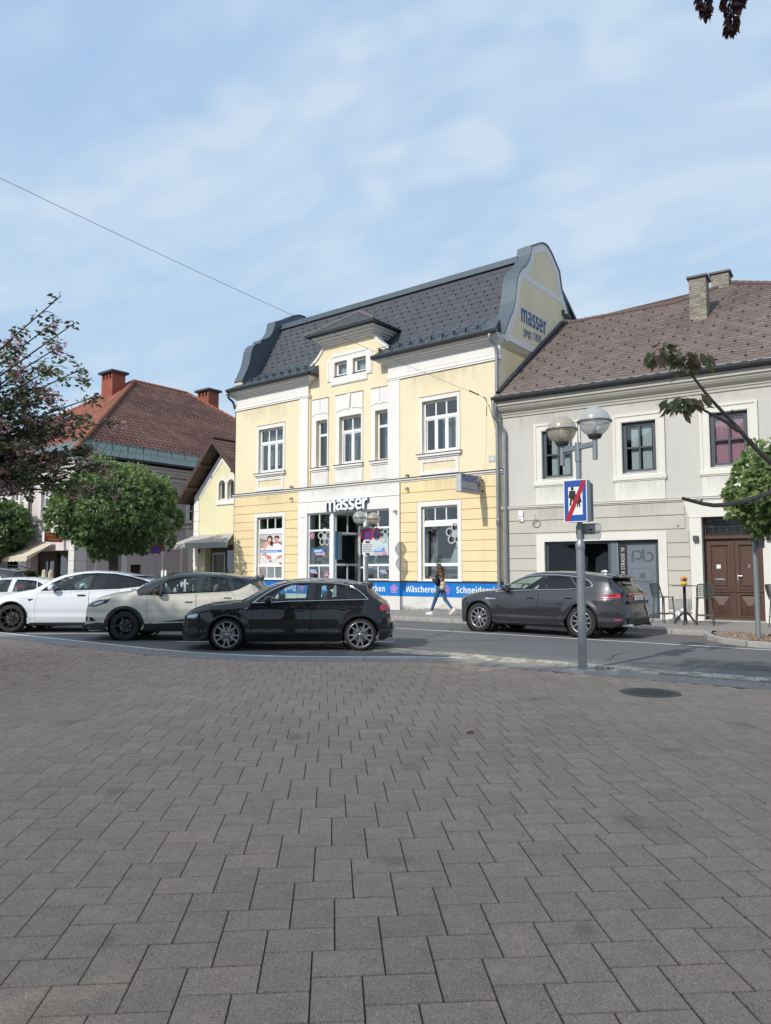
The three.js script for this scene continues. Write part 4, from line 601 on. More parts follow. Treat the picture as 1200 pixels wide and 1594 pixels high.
    part('logo', merge([frameOf(4.535, 1.09, 5.215, 1.75, 0.012, z0, z1), slab([[4.78, 1.43], [4.96, 1.43], [4.95, 1.62], [4.79, 1.55]], z0, z1), text('SCHWAB', 4.60, 1.255, 0.55, 0.105, z0, 0.003), slab(rect(4.74, 1.205, 5.04, 1.215), z0, z1)]), ink2, D);
    const rows = []; [[0.92, 0.42], [0.865, 0.38], [0.81, 0.36], [0.65, 0.42], [0.595, 0.34], [0.535, 0.52], [0.485, 0.45]].forEach(([y, w], k) => { let x = 4.62; const r = rng(60 + k); while (x < 4.62 + w) { const l = 0.025 + r() * 0.06; rows.push(slab(rect(x, y, x + l, y + 0.02), z0, z1)); x += l + 0.018; } }); part('small_print', merge(rows), ink2, D);
  }
  part('door_step', box(4.1, 0.1, -0.2, 5.72, 0.135, 0.14, 0.01), M.concrete, H);
  // brown double door in its frame
  part('door_surround', slab([[6.40, 0.1], [6.75, 0.1], [6.75, 3.33], [8.44, 3.33], [8.44, 0.1], [8.80, 0.1], [8.80, 3.36], [8.92, 3.845], [6.27, 3.845], [6.40, 3.36]], -0.02, 0.055), M.cream, H);
  part('surround_moulding', merge([box(6.40, 3.32, 0.05, 6.75, 3.36, 0.07), box(8.44, 3.32, 0.05, 8.8, 3.36, 0.07), slab([[6.24, 3.845], [6.30, 3.845], [6.43, 3.36], [6.38, 3.36]], 0.05, 0.07)]), M.cream, H);
  { const D = sub('double_door', H), z = -0.30, DW = M.doorWood;
    part('frame', merge([slab(rect(6.75, 0.1, 8.44, 3.33), z - 0.06, z + 0.05, [rect(6.80, 0.1, 8.39, 2.66), rect(6.82, 2.76, 8.37, 3.28)]), box(6.75, 2.64, z, 8.44, 2.74, z + 0.10, 0.015)]), DW, D);
    part('pane', box(6.82, 2.76, z - 0.03, 8.37, 3.28, z - 0.015), plain([0.008, 0.009, 0.014], 0.08), D);
    const leaf = (x0, x1, right) => { const L_ = sub('door_leaf', D), w = x1 - x0, px0 = x0 + 0.135, px1 = x1 - 0.135, g = [];
      part('boards', slab(rect(x0 + 0.004, 0.12, x1 - 0.004, 2.635), z - 0.05, z, [rect(px0, 1.12, px1, 2.46), rect(px0, 0.28, px1, 0.93)]), DW, L_);
      part('panel', merge([box(px0, 1.12, z - 0.05, px1, 2.46, z - 0.035), slab(rect(px0 + 0.07, 1.19, px1 - 0.07, 2.39), z - 0.04, z - 0.008, [], 0.012)]), DW, L_);
      part('panel_moulding', merge([frameOf(px0 - 0.03, 1.09, px1 + 0.03, 2.49, 0.035, z - 0.03, z + 0.022), frameOf(px0 - 0.03, 0.25, px1 + 0.03, 0.96, 0.035, z - 0.03, z + 0.022), box(x0 + 0.02, 1.0, z, x1 - 0.02, 1.05, z + 0.035, 0.012), box(x0 + 0.01, 0.12, z, x1 - 0.01, 0.235, z + 0.025, 0.01)]), DW, L_);
      const m = [(px0 + px1) / 2, 0.605, z + 0.035], b = [[px0, 0.28, z - 0.04], [px1, 0.28, z - 0.04], [px1, 0.93, z - 0.04], [px0, 0.93, z - 0.04]]; part('diamond_panel', polyMesh([...b, [m[0] - 0.06, m[1], m[2]], [m[0] + 0.06, m[1], m[2]]], [[0, 1, 5, 4], [1, 2, 5], [2, 3, 4, 5], [3, 0, 4]]), DW, L_);
      return L_; };
    const A = leaf(6.80, 7.595), B = leaf(7.60, 8.39, true);
    part('astragal', box(7.575, 0.13, z - 0.01, 7.625, 2.63, z + 0.03, 0.01), DW, D);
    part('paper_note', box(7.09, 1.73, z - 0.008, 7.21, 1.85, z - 0.004), M.signWhite, A); part('letter_slot', box(7.04, 1.37, z - 0.01, 7.32, 1.425, z + 0.012, 0.006), M.alu, A);
    part('handle', merge([box(7.67, 1.36, z, 7.71, 1.56, z + 0.012, 0.004), bar([7.69, 1.50, z], [7.69, 1.50, z + 0.06], 0.012), bar([7.69, 1.50, z + 0.055], [7.83, 1.50, z + 0.055], 0.012)]), M.alu, B);
    part('knocker', moved(new THREE.TorusGeometry(0.035, 0.008, 6, 16), 8.02, 1.80, z + 0.005), M.alu, B);
    const sc = []; for (let k = 0; k < 7; k++) { const x = 6.98 + k * 0.205, q = (a, b, r, s) => { const p = []; for (let t = 0; t <= 14; t++) { const f = t / 14 * 4.6, rr = r * (1 - t / 20); p.push([a + s * rr * Math.sin(f), b + rr * Math.cos(f), z + 0.03]); } return tube(p, 0.007, 18, 5); }; sc.push(q(x, 2.90, 0.07, 1), q(x + 0.10, 2.88, 0.06, -1), bar([x + 0.05, 2.78, z + 0.03], [x + 0.05, 3.02 + 0.06 * Math.sin(k * 1.3), z + 0.03], 0.006)); } sc.push(bar([6.83, 2.80, z + 0.03], [8.36, 2.80, z + 0.03], 0.008), bar([6.83, 3.02, z + 0.03], [8.36, 3.02, z + 0.03], 0.006)); part('iron_scrolls', merge(sc), M.iron, D);
    part('curved_sticker', moved(new THREE.TorusGeometry(0.11, 0.02, 5, 16, 3.6), 6.99, 3.14, z - 0.012, 0, 0, 3.4), plain([0.06, 0.065, 0.08], 0.5), D);
    part('threshold', box(6.72, 0.1, -0.4, 8.47, 0.155, 0.1, 0.02), M.kerb, D);
  }
  for (const [x0, , x1] of wins) { grime(H, x0 - 0.3, 3.98, x1 + 0.3, 4.58, 0.0465); grime(H, x0 - 0.35, 3.0, x1 + 0.4, 3.84, 0.0365); }
  grime(H, 0.3, 6.2, 4.0, 7.22, 0.0015); grime(H, 4.0, 6.85, 9.0, 7.22, 0.0015); for (const [a, b] of [[0.32, 1.33], [5.73, 6.39]]) grime(H, a, 0.1, b, 1.1, 0.0455, 'splash');
  for (const x of [6.585, 8.61]) part('wall_lamp', merge([box(x - 0.075, 2.58, 0.05, x + 0.075, 2.75, 0.19, 0.01)]), M.iron, H);
  // cable coil, meter box, small fittings
  part('cable_coil', merge([0, 1, 2].map((k) => moved(new THREE.TorusGeometry(0.15 - k * 0.012, 0.012, 5, 22), 1.34 + k * 0.012, 3.34 - k * 0.01, 0.06 + k * 0.012, 0.1 * k, 0.15 * k, 0)).concat([bar([1.30, 3.48, 0.05], [1.30, 3.66, 0.05], 0.008)])), M.concrete, H);
  part('junction_box', merge([box(0.69, 3.58, 0.03, 0.87, 3.79, 0.11, 0.01), box(0.70, 3.40, 0.03, 0.88, 3.57, 0.10, 0.01)]), M.pvc, H); part('junction_vent', box(0.72, 3.43, 0.1, 0.78, 3.49, 0.103), M.iron, H);
  part('wall_vent', box(6.02, 3.07, 0.03, 6.09, 3.13, 0.07, 0.01), M.concrete, H);
  // cornice and gutter
  { const pr = [[0, 7.22], [0.04, 7.22], [0.05, 7.30], [0.085, 7.315], [0.09, 7.36], [0.13, 7.40], [0.22, 7.45], [0.29, 7.53], [0.315, 7.60], [0.36, 7.605], [0.365, 7.69], [0.40, 7.70], [0.40, 7.76], [0, 7.76]]; part('cornice', moved(slab(pr, 0, E - 0.02), E, 0, 0, 0, -Math.PI / 2, 0), M.greyLow, H); }
  { const prof = [[0, 0], [0.02, -0.08], [0.07, -0.13], [0.13, -0.13], [0.18, -0.06], [0.19, 0.02], [0.17, 0.02], [0.16, -0.05], [0.12, -0.11], [0.08, -0.11], [0.04, -0.07], [0.02, 0.0]]; part('gutter', moved(slab(prof, 0, E + 0.12), E, 7.90, 0.38, 0, -Math.PI / 2, 0), M.gutter, H); part('eaves_board', box(-0.1, 7.76, 0.30, E, 7.9, 0.385), M.darkWood, H); part('drip_edge', box(-0.05, 7.945, 0.32, E, 7.972, 0.47, 0.006), M.zinc, H); }
  // roof: one slope, a raised peak to the right, shingles in courses
  const sl = (12.2 - 7.96) / 5.85, rv = (w) => 7.96 + (w + 0.45) * sl;
  const pk = [7.0, 12.93, -6.4], rg = 12.2, rz = -5.4;
  part('roof', merge([polyMesh([[-0.05, 7.96, 0.45], [E, 7.96, 0.45], [E, rg, rz], [8.6, rg + 0.05, rz - 0.05], pk, [5.15, rg, rz], [0.45, rg, rz], [0.9, 7.8, -11], [E, 7.8, -11]], [[0, 1, 2, 3, 4, 5, 6], [6, 5, 4, 3, 2, 8, 7]]), polyMesh([[-0.05, 7.9, 0.45], [E, 7.9, 0.45], [E, 7.75, -10.6], [0.4, 7.75, -10.6]], [[0, 1, 2, 3]])]), M.darkWood, H);
  {
    const r = rng(91), sh = [], hooks = [], L = Math.hypot(5.85, rg - 7.96), ang = Math.atan2(rg - 7.96, 5.85);
    const onR = (g) => { g.applyMatrix4(new THREE.Matrix4().makeRotationX(-(Math.PI / 2 - ang))); g.translate(0, 7.96, 0.45); return g; };
    const W = 0.42, hgt = 0.235, top = Math.hypot(6.85, 12.93 - 7.96);
    for (let row = 0, y = -0.02; y < top; y += hgt, row++) {
      let lo = -0.05 + (y / L) * 0.5, hi = 13.8; if (y > L - 0.05) { const t = (y - L) / (top - L); lo = 5.15 + 1.85 * t; hi = 8.6 - 1.6 * t; }
      for (let u = lo - (row % 2) * W / 2 - ((lo * 10) % (W * 10)) / 10; u < hi; u += W) {
        const a = Math.max(lo, u), b = Math.min(hi, u + W); if (b - a < 0.05) continue; const m = (a + b) / 2, k = (0.86 + 0.3 * r()) * (0.92 + 0.16 * fbm(u * 0.5, y * 0.5, 3, 3)), rr = 1 + 0.08 * (r() - 0.5), low = b - a > 0.25 ? 0.045 : 0;
        const t = Math.min(top, y + hgt + 0.05), v = [[a + 0.004, y + low, 0.016], [m, y - low * 0.5, 0.022], [b - 0.004, y + low, 0.016], [b - 0.004, t, 0.001], [a + 0.004, t, 0.001], [a + 0.004, y + low, -0.004], [m, y - low * 0.5, -0.004], [b - 0.004, y + low, -0.004]];
        sh.push(tinted(polyMesh(v, [[0, 1, 2, 3, 4], [0, 5, 6, 1], [1, 6, 7, 2]]), k * rr, k, k * 0.99));
        const ph = Math.round(u / W * 2 + 400); if (y > 0.15 && row % 2 === 0 && (row % 4 === 0 ? ph % 4 === 0 : ph % 4 === 2) && r() < 0.93) hooks.push(moved(box(-0.022, -0.05, 0.01, 0.022, 0.05, 0.06, 0.008), m, y, 0), moved(box(-0.05, -0.055, 0.045, 0.05, -0.03, 0.062, 0.004), m, y, 0));
      }
    }
    tag(part('shingle', onR(merge(sh)), M.slateBrown, H), null, null, null, 'stuff'); tag(part('snow_hook', onR(merge(hooks)), M.gutter, H), null, null, null, 'stuff');
    const ridge = (p, q) => { const n = Math.round(Math.hypot(q[0] - p[0], q[1] - p[1], q[2] - p[2]) / 0.34), out = []; for (let i = 0; i < n; i++) { const f = (t) => p.map((c, k) => c + (q[k] - c) * t); out.push(bar(f(i / n), f((i + 1.12) / n), 0.105, 0.085, 7)); } return out; };
    tag(part('ridge_tile', merge([...ridge([0.5, rg + 0.02, rz], [5.15, rg + 0.02, rz]), ...ridge([5.15, rg + 0.02, rz], [7, 12.96, -6.4]), ...ridge([8.6, rg + 0.06, rz - 0.05], [7, 12.96, -6.4]), ...ridge([E, rg, rz], [8.6, rg + 0.05, rz - 0.05])]), withMap([0.15, 0.10, 0.09], T.slate, 0.85), H), null, null, null, 'stuff');
    // flashing where the roof meets the yellow gable
    const q = (w, v) => { const p = new THREE.Vector3(4.64 - 0, 0, -w).applyAxisAngle(new THREE.Vector3(0, 1, 0), 0); const a = st(4.66, v, -w).sub(corner).applyAxisAngle(new THREE.Vector3(0, 1, 0), -RG); return a.toArray(); };
    part('flashing', merge([tube([q(-0.35, 8.10), q(2.5, 10.2), q(5.35, 12.28)], 0.075, 12, 6)]), M.gutter, H);
  }
  // chimneys: brick, each brick course broken into bricks
  const chimney = (x0, x1, z0, z1, y0, y1, name) => {
    const C = sub('chimney', H), r = rng(name), bh = 0.082; part('core', box(x0 + 0.012, y0, z0 + 0.012, x1 - 0.012, y1, z1 - 0.012), M.concrete, C);
    const g = []; for (let y = y0 + 0.35, row = 0; y < y1 - 0.05; y += bh, row++) { for (let x = x0 - (row % 2) * 0.13; x < x1; x += 0.26) { const a = Math.max(x0, x), b = Math.min(x1, x + 0.25); if (b - a > 0.04) { const k = 0.7 + r() * 0.5; g.push(tinted(box(a, y, z1 - 0.05, b, y + bh - 0.012, z1 + r() * 0.006, 0.005), k, k, k * 0.97)); } } for (let z = z0 - (row % 2) * 0.13; z < z1 - 0.05; z += 0.26) { const a = Math.max(z0, z), b = Math.min(z1 - 0.055, z + 0.25); if (b - a > 0.04) { const k = 0.7 + r() * 0.5; g.push(tinted(box(x1 - 0.05, y, a, x1 + r() * 0.005, y + bh - 0.012, b, 0.005), k), tinted(box(x0 - r() * 0.005, y, a, x0 + 0.05, y + bh - 0.012, b, 0.005), k)); } } }
    tag(part('brick', merge(g), withMap([0.30, 0.272, 0.222], T.stone, 0.92, { vertexColors: true }), C), null, null, null, 'stuff');
    part('cap', merge([box(x0 - 0.07, y1 - 0.04, z0 - 0.07, x1 + 0.07, y1 + 0.05, z1 + 0.07, 0.015)]), M.gutter, C);
  };
  chimney(6.02, 6.60, -4.0, -3.3, 9.8, 12.3, 1); chimney(6.35, 7.0, -6.75, -6.1, 11.8, 13.35, 2);
  // downpipe with its swan neck
  part('downpipe', merge([tube([[-0.06, 7.80, 0.48], [-0.06, 7.55, 0.48], [-0.02, 7.2, 0.44], [0.10, 6.92, 0.24], [0.2, 6.7, 0.14], [0.21, 6.3, 0.13]], 0.065, 26, 12), bar([0.21, 6.3, 0.13], [0.21, 0.15, 0.13], 0.065, 0.065, 12), ...[6.1, 4.6, 3.1, 1.4].map((y) => bar([0.21, y, 0.13], [0.21, y + 0.07, 0.13], 0.076, 0.076, 12))]), M.galv, H);
}

// ================================================================ SMALL YELLOW GABLED HOUSE
{
  const H = thing('gabled_house', 'small cream yellow house with brown wooden gable eaves and twin arched windows', 'house', st(0, 0, -1.0), RY);
  const L = -14.45, R = -10.1, ax = -12.2, ap = 7.85, wallTop = (u) => ap - Math.abs(u - ax) * 1.0;
  const arch = (x0, x1, y0, y1) => { const m = (x0 + x1) / 2, r = (x1 - x0) / 2; return [[x0, y0], [x1, y0], ...Array.from({ length: 9 }, (_, i) => [m + r * Math.cos(i / 8 * Math.PI), y1 - r + r * Math.sin(i / 8 * Math.PI)])]; };
  const aw = [arch(-12.47, -11.97, 5.32, 6.33), arch(-11.78, -11.26, 5.32, 6.33)];
  part('wall', slab([[L, 0.1], [R, 0.1], [R, wallTop(R)], [ax, ap], [L, wallTop(L)]], -0.4, 0, [...aw, rect(-13.5, 0.1, -10.7, 3.0)]), M.yellow2, H);
  part('side_wall', merge([box(L, 0.1, -8, L + 0.35, 5.5, -0.4), box(L + 0.35, 0.1, -8, R, 5.5, -7.7), box(L + 0.35, 3.1, -7.7, R, 3.3, -0.4), box(L + 0.35, 0.05, -7.7, R, 0.14, -0.4)]), M.yellow2, H);
  part('room_wall', merge([box(L + 0.4, 0.14, -2.6, R, 3.1, -2.5), box(L + 0.4, 3.3, -2.2, R, 7, -2.1)]), M.roomDark, H);
  part('corner_quoin', merge(Array.from({ length: 10 }, (_, i) => box(L - 0.02, 0.12 + i * 0.52, -0.3, L + (i % 2 ? 0.40 : 0.46), 0.12 + i * 0.52 + 0.505, 0.04, 0.012))), M.white, H);
  part('gable_border', slab([[L, wallTop(L) - 0.02], [ax, ap - 0.02], [R, wallTop(R) - 0.02], [R, wallTop(R) - 0.5], [ax, ap - 0.52], [L, wallTop(L) - 0.52]], -0.01, 0.03), M.white, H);
  part('window_surround', slab([[-12.62, 5.1], [-11.12, 5.1], [-11.12, 6.1], ...Array.from({ length: 9 }, (_, i) => [-11.52 + 0.4 * Math.cos(i / 8 * Math.PI), 6.1 + 0.38 * Math.sin(i / 8 * Math.PI)]), ...Array.from({ length: 9 }, (_, i) => [-12.22 + 0.4 * Math.cos(i / 8 * Math.PI), 6.1 + 0.38 * Math.sin(i / 8 * Math.PI)])], -0.01, 0.035, aw), M.white, H);
  for (const a of aw) { const w = sub('arched_window', H), m = (a[0][0] + a[1][0]) / 2, ins = a.map(([x, y]) => [m + (x - m) * 0.78, 5.79 + (y - 5.79) * 0.86]); part('frame', slab(a, -0.2, -0.12, [ins]), M.pvcGrey, w); part('pane', slab(ins, -0.165, -0.155), M.glass, w); }
  part('sill', box(-12.64, 5.05, -0.05, -11.1, 5.12, 0.07, 0.01), M.white, H);
  { // roof with deep wooden eaves
    const ov = 0.72, e = 8.42, le = [-15.0, 5.42], re = [-9.9, e - 2.2 * 1.05], t = 0.16, z1 = ov, z0 = -8;
    const slope = (p) => { const n = [[ax + 0.15, e], p]; return n; };
    for (const p of [le, [-10.08, e - 2.08]]) { const d = Math.hypot(p[0] - ax, p[1] - e), nx = (p[1] - e) / d, ny = -(p[0] - ax) / d, s = p[0] < ax ? 1 : -1, off = [nx * -t * s * -1, ny * -t * s * -1];
      part('roof_slope', slab([[ax, e], p, [p[0], p[1] - t * 1.3], [ax, e - t * 1.3]].sort(() => 0), z0, z1), M.darkWood, H);
      const sh = [], r = rng(s + 40), n = Math.round(d / 0.3); for (let i = 0; i < n; i++) for (let z = z0; z < z1 - 0.02; z += 0.36) { const a = i / n, b = Math.min(1, (i + 1.2) / n), k = 0.75 + 0.5 * r(), P = (f, h) => [ax + (p[0] - ax) * f, e + (p[1] - e) * f + h]; const A = P(a, 0.012), B = P(b, 0.04), C = P(b, 0.004), zz = Math.min(z1, z + 0.35); sh.push(tinted(polyMesh([[A[0], A[1], z], [A[0], A[1], zz], [B[0], B[1], zz], [B[0], B[1], z], [C[0], C[1], z], [C[0], C[1], zz]], [[0, 1, 2, 3], [3, 2, 5, 4]]), k, k * 0.96, k * 0.94)); }
      tag(part('roof_tile', merge(sh), withMap([0.16, 0.10, 0.082], T.tile, 0.9, { vertexColors: true }), H), null, null, null, 'stuff');
      part('barge_board', slab([[ax, e + 0.03], p.map((c, k) => c + (k ? 0.03 : 0)), [p[0], p[1] - 0.27], [ax, e - 0.27]], z1, z1 + 0.035), M.darkWood, H);
      for (const f of [0.35, 0.72]) part('purlin', moved(box(-0.09, -0.16, -0.4, 0.09, 0, z1, 0.01), ax + (p[0] - ax) * f, e + (p[1] - e) * f - t * 1.3, 0), M.darkWood, H);
    }
    part('dark_eaves_box', merge([box(-15.0, 4.0, -7.5, L - 0.01, 5.6, -0.25, 0.02), box(-15.3, 3.9, -7.5, L - 0.01, 4.0, -0.2, 0.01)]), M.darkWood, H);  // dark box closing the space under the left eave
    part('ridge_tile', box(ax - 0.1, e - 0.02, z0, ax + 0.1, e + 0.07, z1 + 0.02, 0.03), M.darkWood, H);
  }
  // shop under the awning
  makeWindow(H, 'shop_door', -13.3, 0.14, -12.3, 2.62, -0.35, { f: 0.08, mat: M.pvcGrey }); makeWindow(H, 'shop_window', -12.25, 0.14, -10.75, 2.9, -0.35, { f: 0.06, mat: M.darkFrame });
  { const A = sub('awning', H); part('cloth', polyMesh([[-14.42, 3.52, 0.05], [-11.2, 3.55, 0.05], [-10.2, 3.08, 1.28], [-14.36, 3.08, 1.3], [-14.42, 3.50, 0.05], [-11.2, 3.53, 0.05], [-10.2, 3.06, 1.28], [-14.36, 3.06, 1.3]], [[0, 3, 2, 1], [4, 5, 6, 7]]), M.awning, A); part('valance', box(-14.36, 2.80, 1.27, -10.2, 3.07, 1.29), M.awning, A); part('valance_side', polyMesh([[-14.40, 3.5, 0.05], [-14.36, 3.07, 1.28], [-14.36, 2.82, 1.28]], [[0, 1, 2]]), M.awning, A); part('front_rail', box(-14.38, 3.05, 1.25, -10.18, 3.09, 1.31, 0.01), M.pvcGrey, A); }
  part('wall_lantern', merge([bar([-13.76, 2.85, 0.0], [-13.76, 2.85, 0.16], 0.015), moved(lathe([[0, 0], [0.05, 0.02], [0.08, 0.16], [0.09, 0.17], [0.02, 0.25], [0, 0.27]], 8), -13.76, 2.58, 0.17)]), M.iron, H);
  part('number_plate', box(-14.3, 2.5, 0.04, -14.16, 2.66, 0.052), M.signWhite, H);
}

// ================================================================ PINK CORNER HOUSE
{
  const cu = -18.3, co = 3.5, H = thing('pink_house', 'pale pink corner house with red tiled hip roof and white stone trim', 'house', st(cu, 0, co), RY);
  // local frame: x = along the street (negative to the left), z = towards the camera; the corner is at 0, 0; the side wall runs to -z
  const W = 16, D = 22, eh = 7.55;
  const sideWin = [[-4.55, 5.0, -3.75, 6.9], [-7.0, 5.0, -6.2, 6.9]].map(([a, b, c, d]) => [a, b, c, d]);
  const fWin = [[-3.55, 4.52, -2.78, 6.25], [-6.95, 4.52, -6.15, 6.25], [-9.6, 4.52, -8.8, 6.25]];
  part('front_wall', slab([[-W, 0.1], [0, 0.1], [0, eh], [-W, eh]], -0.45, 0, [...fWin.map((w) => rect(...w)), rect(-4.6, 0.1, -0.62, 2.75), rect(-8.2, 0.1, -6.0, 2.4)]), M.pinkLitFront, H);
  const turnS = (g) => { const h = g.clone(); h.applyMatrix4(new THREE.Matrix4().makeRotationY(Math.PI / 2)); return h; }; // x -> -z
  const sWin = [[4.2, 4.6, 5.0, 6.2], [7.05, 4.6, 7.85, 6.2]], low = [[3.25, 0.9, 3.95, 2.02], [7.35, 0.1, 8.2, 2.35]];
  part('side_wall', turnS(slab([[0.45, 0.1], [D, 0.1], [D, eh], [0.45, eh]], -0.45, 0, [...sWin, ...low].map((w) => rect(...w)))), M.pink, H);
  part('back_wall', merge([box(-W, 0.1, -D, -W + 0.4, eh, -0.45), box(-W + 0.4, 0.1, -D, -0.45, eh, -D + 0.4), box(-W + 0.4, 3.4, -D + 0.4, -0.45, 3.6, -0.45), box(-W + 0.4, 0.0, -D + 0.4, -0.45, 0.11, -0.45), box(-W + 0.4, 7.3, -D + 0.4, -0.45, 7.45, -0.45)]), M.pink, H);
  part('room_wall', merge([box(-W + 0.4, 0.11, -3.1, -0.5, 3.4, -3.0), box(-W + 0.4, 3.6, -3.1, -0.5, 7.3, -3.0), box(-2.6, 0.11, -D + 0.4, -2.5, 3.4, -3.1), box(-2.6, 3.6, -D + 0.4, -2.5, 7.3, -3.1)]), M.roomDark, H);
  const band = (y0, y1, d, mat = M.pinkTrim, n = 'string_course') => { part(n, merge([box(-W, y0, -0.1, d, y1, d, 0.012), turnS(box(-0.02, y0, -0.1, D, y1, d, 0.012))]), mat, H); };
  band(3.28, 3.36, 0.06); band(3.36, 3.44, 0.11); band(4.18, 4.26, 0.07); band(6.85, 6.95, 0.06); band(7.1, 7.25, 0.14, M.pinkTrim, 'cornice'); band(7.25, 7.42, 0.26, M.pinkTrim, 'cornice'); band(7.42, 7.55, 0.4, M.pinkTrim, 'cornice');
  // quoins
  for (let i = 0; i < 14; i++) { const y = 0.12 + i * 0.52; if (y > 6.6) break; part('quoin', merge([box(-0.55, y, -0.02, 0.05, y + 0.505, 0.05, 0.012), turnS(box(-0.05, y, -0.02, 0.62, y + 0.505, 0.05, 0.012))]), M.pinkTrim, H); part('pilaster_stone', box(-5.35, y, -0.02, -4.85, y + 0.505, 0.07, 0.012), M.pinkTrim, H); part('pilaster_stone', box(-8.55, y, -0.02, -8.05, y + 0.505, 0.07, 0.012), M.pinkTrim, H); }
  const openWin = (x0, y0, x1, y1, tf, nm) => {
    const G = sub(nm, H), put = (n, g, m) => part(n, tf(g), m, G);
    put('surround', slab([[x0 - 0.24, y0 - 0.02], [x1 + 0.24, y0 - 0.02], [x1 + 0.24, y1 + 0.22], [x0 - 0.24, y1 + 0.22]], -0.02, 0.07, [rect(x0, y0, x1, y1)]), M.pinkTrim);
    put('hood', merge([box(x0 - 0.34, y1 + 0.52, -0.02, x1 + 0.34, y1 + 0.60, 0.22, 0.01), box(x0 - 0.28, y1 + 0.22, -0.02, x1 + 0.28, y1 + 0.52, 0.1, 0.01)]), M.pinkTrim); put('sill', box(x0 - 0.32, y0 - 0.14, -0.02, x1 + 0.32, y0 - 0.02, 0.16, 0.01), M.pinkTrim); put('apron', box(x0 - 0.2, y0 - 0.95, -0.02, x1 + 0.2, y0 - 0.22, 0.05, 0.012), M.pinkTrim);
    put('frame', merge([slab(rect(x0, y0, x1, y1), -0.22, -0.14, [rect(x0 + 0.08, y0 + 0.08, (x0 + x1) / 2 - 0.04, y0 + 0.60), rect((x0 + x1) / 2 + 0.04, y0 + 0.08, x1 - 0.08, y0 + 0.60), rect(x0 + 0.08, y0 + 0.66, (x0 + x1) / 2 - 0.04, y0 + 1.12), rect((x0 + x1) / 2 + 0.04, y0 + 0.66, x1 - 0.08, y0 + 1.12), rect(x0 + 0.08, y0 + 1.2, (x0 + x1) / 2 - 0.04, y1 - 0.08), rect((x0 + x1) / 2 + 0.04, y0 + 1.2, x1 - 0.08, y1 - 0.08)])]), M.pvc); put('pane', box(x0 + 0.05, y0 + 0.05, -0.185, x1 - 0.05, y1 - 0.05, -0.175), M.glass);
  };
  for (const w of fWin) openWin(...w, (g) => g, 'window'); for (const w of sWin) openWin(...w, turnS, 'window');
  part('blind_panel', merge([[1.1, 2.4], [5.2, 6.6], [9.4, 11]].map(([a, b]) => turnS(frameOf(a, 0.3, b, 3.0, 0.12, -0.02, 0.05)))), M.pinkTrim, H); part('blind_panel', turnS(merge([box(2.65, 0.1, -0.02, 3.0, 3.28, 0.05, 0.01), box(7.05, 0.1, -0.02, 7.3, 3.28, 0.05, 0.01)])), M.pinkTrim, H);
  part('dark_window', turnS(box(3.25, 0.9, -0.3, 3.95, 2.02, -0.2)), M.black, H); part('side_door', turnS(merge([box(7.35, 0.1, -0.3, 8.2, 2.35, -0.22), box(7.42, 1.3, -0.22, 8.13, 1.36, -0.2), box(7.42, 0.3, -0.22, 8.13, 0.36, -0.2)])), M.blackMat, H); part('downpipe', turnS(merge([bar([2.5, 7.2, 0.09], [2.5, 0.2, 0.09], 0.055, 0.055, 10)])), M.zinc, H); part('downpipe', merge([bar([-4.72, 7.1, 0.12], [-4.72, 3.5, 0.12], 0.07, 0.07, 10), box(-4.95, 5.6, 0.0, -4.5, 5.72, 0.2, 0.02)]), M.iron, H);
  // shop front with open doorway, awning
  part('shop_frame', merge([slab(rect(-4.6, 0.1, -0.62, 2.75), -0.5, -0.42, [rect(-4.5, 0.2, -3.5, 2.2), rect(-3.4, 0.2, -2.7, 2.2), rect(-2.5, 0.2, -1.5, 2.6), rect(-1.4, 0.2, -0.72, 2.6)]), box(-2.62, 0.1, -0.42, -2.50, 2.75, -0.3)]), M.darkWood, H); part('shop_pane', box(-4.6, 0.15, -0.47, -0.62, 2.7, -0.455), M.glass, H);
  { const A = sub('awning', H); part('cloth', polyMesh([[-5.2, 3.15, 0.1], [-1.95, 3.15, 0.1], [-1.95, 2.42, 1.5], [-5.2, 2.42, 1.5], [-5.2, 3.13, 0.1], [-1.95, 3.13, 0.1], [-1.95, 2.40, 1.5], [-5.2, 2.40, 1.5]], [[0, 3, 2, 1], [4, 5, 6, 7]]), M.awningBeige, A); const sc = [[-5.2, 2.42]]; for (let i = 0; i <= 16; i++) { const x = -5.2 + 3.25 * i / 16; sc.push([x, i % 2 ? 2.14 : 2.20]); } sc.push([-1.95, 2.42]); part('valance', slab(sc.reverse(), 1.495, 1.51), M.awningBeige, A); part('valance_side', polyMesh([[-1.95, 3.15, 0.1], [-1.95, 2.42, 1.5], [-1.95, 2.2, 1.5]], [[0, 1, 2]]), M.awningBeige, A); }
  { // hip roof
    const ov = 0.55, x0 = -W - ov, x1 = ov, z1 = ov, z0 = -D - ov, e = 7.72, rh = 14.5, rx = -W / 2, rz1 = -8.3, rz0 = -8.3 - 4.4, V = [[x0, e, z1], [x1, e, z1], [x1, e, z0], [x0, e, z0], [rx, rh, rz1], [rx, rh, rz0]];
    part('roof', polyMesh(V, [[0, 1, 4], [1, 2, 5, 4], [2, 3, 5], [3, 0, 4, 5], [3, 2, 1, 0]]), M.darkWood, H);
    const strip = []; const lerp = (a, b, t) => a.map((c, k) => c + (b[k] - c) * t);
    const f = 0.135; const q = [lerp(V[0], V[4], f), lerp(V[1], V[4], f), lerp(V[2], V[5], f), lerp(V[3], V[5], f)]; const up = (p, h = 0.05) => [p[0], p[1] + h, p[2]];
    part('metal_eaves', polyMesh([...[V[0], V[1], V[2], V[3]].map((p) => up(p)), ...q.map((p) => up(p))], [[0, 1, 5, 4], [1, 2, 6, 5]]), M.greenMetal, H);
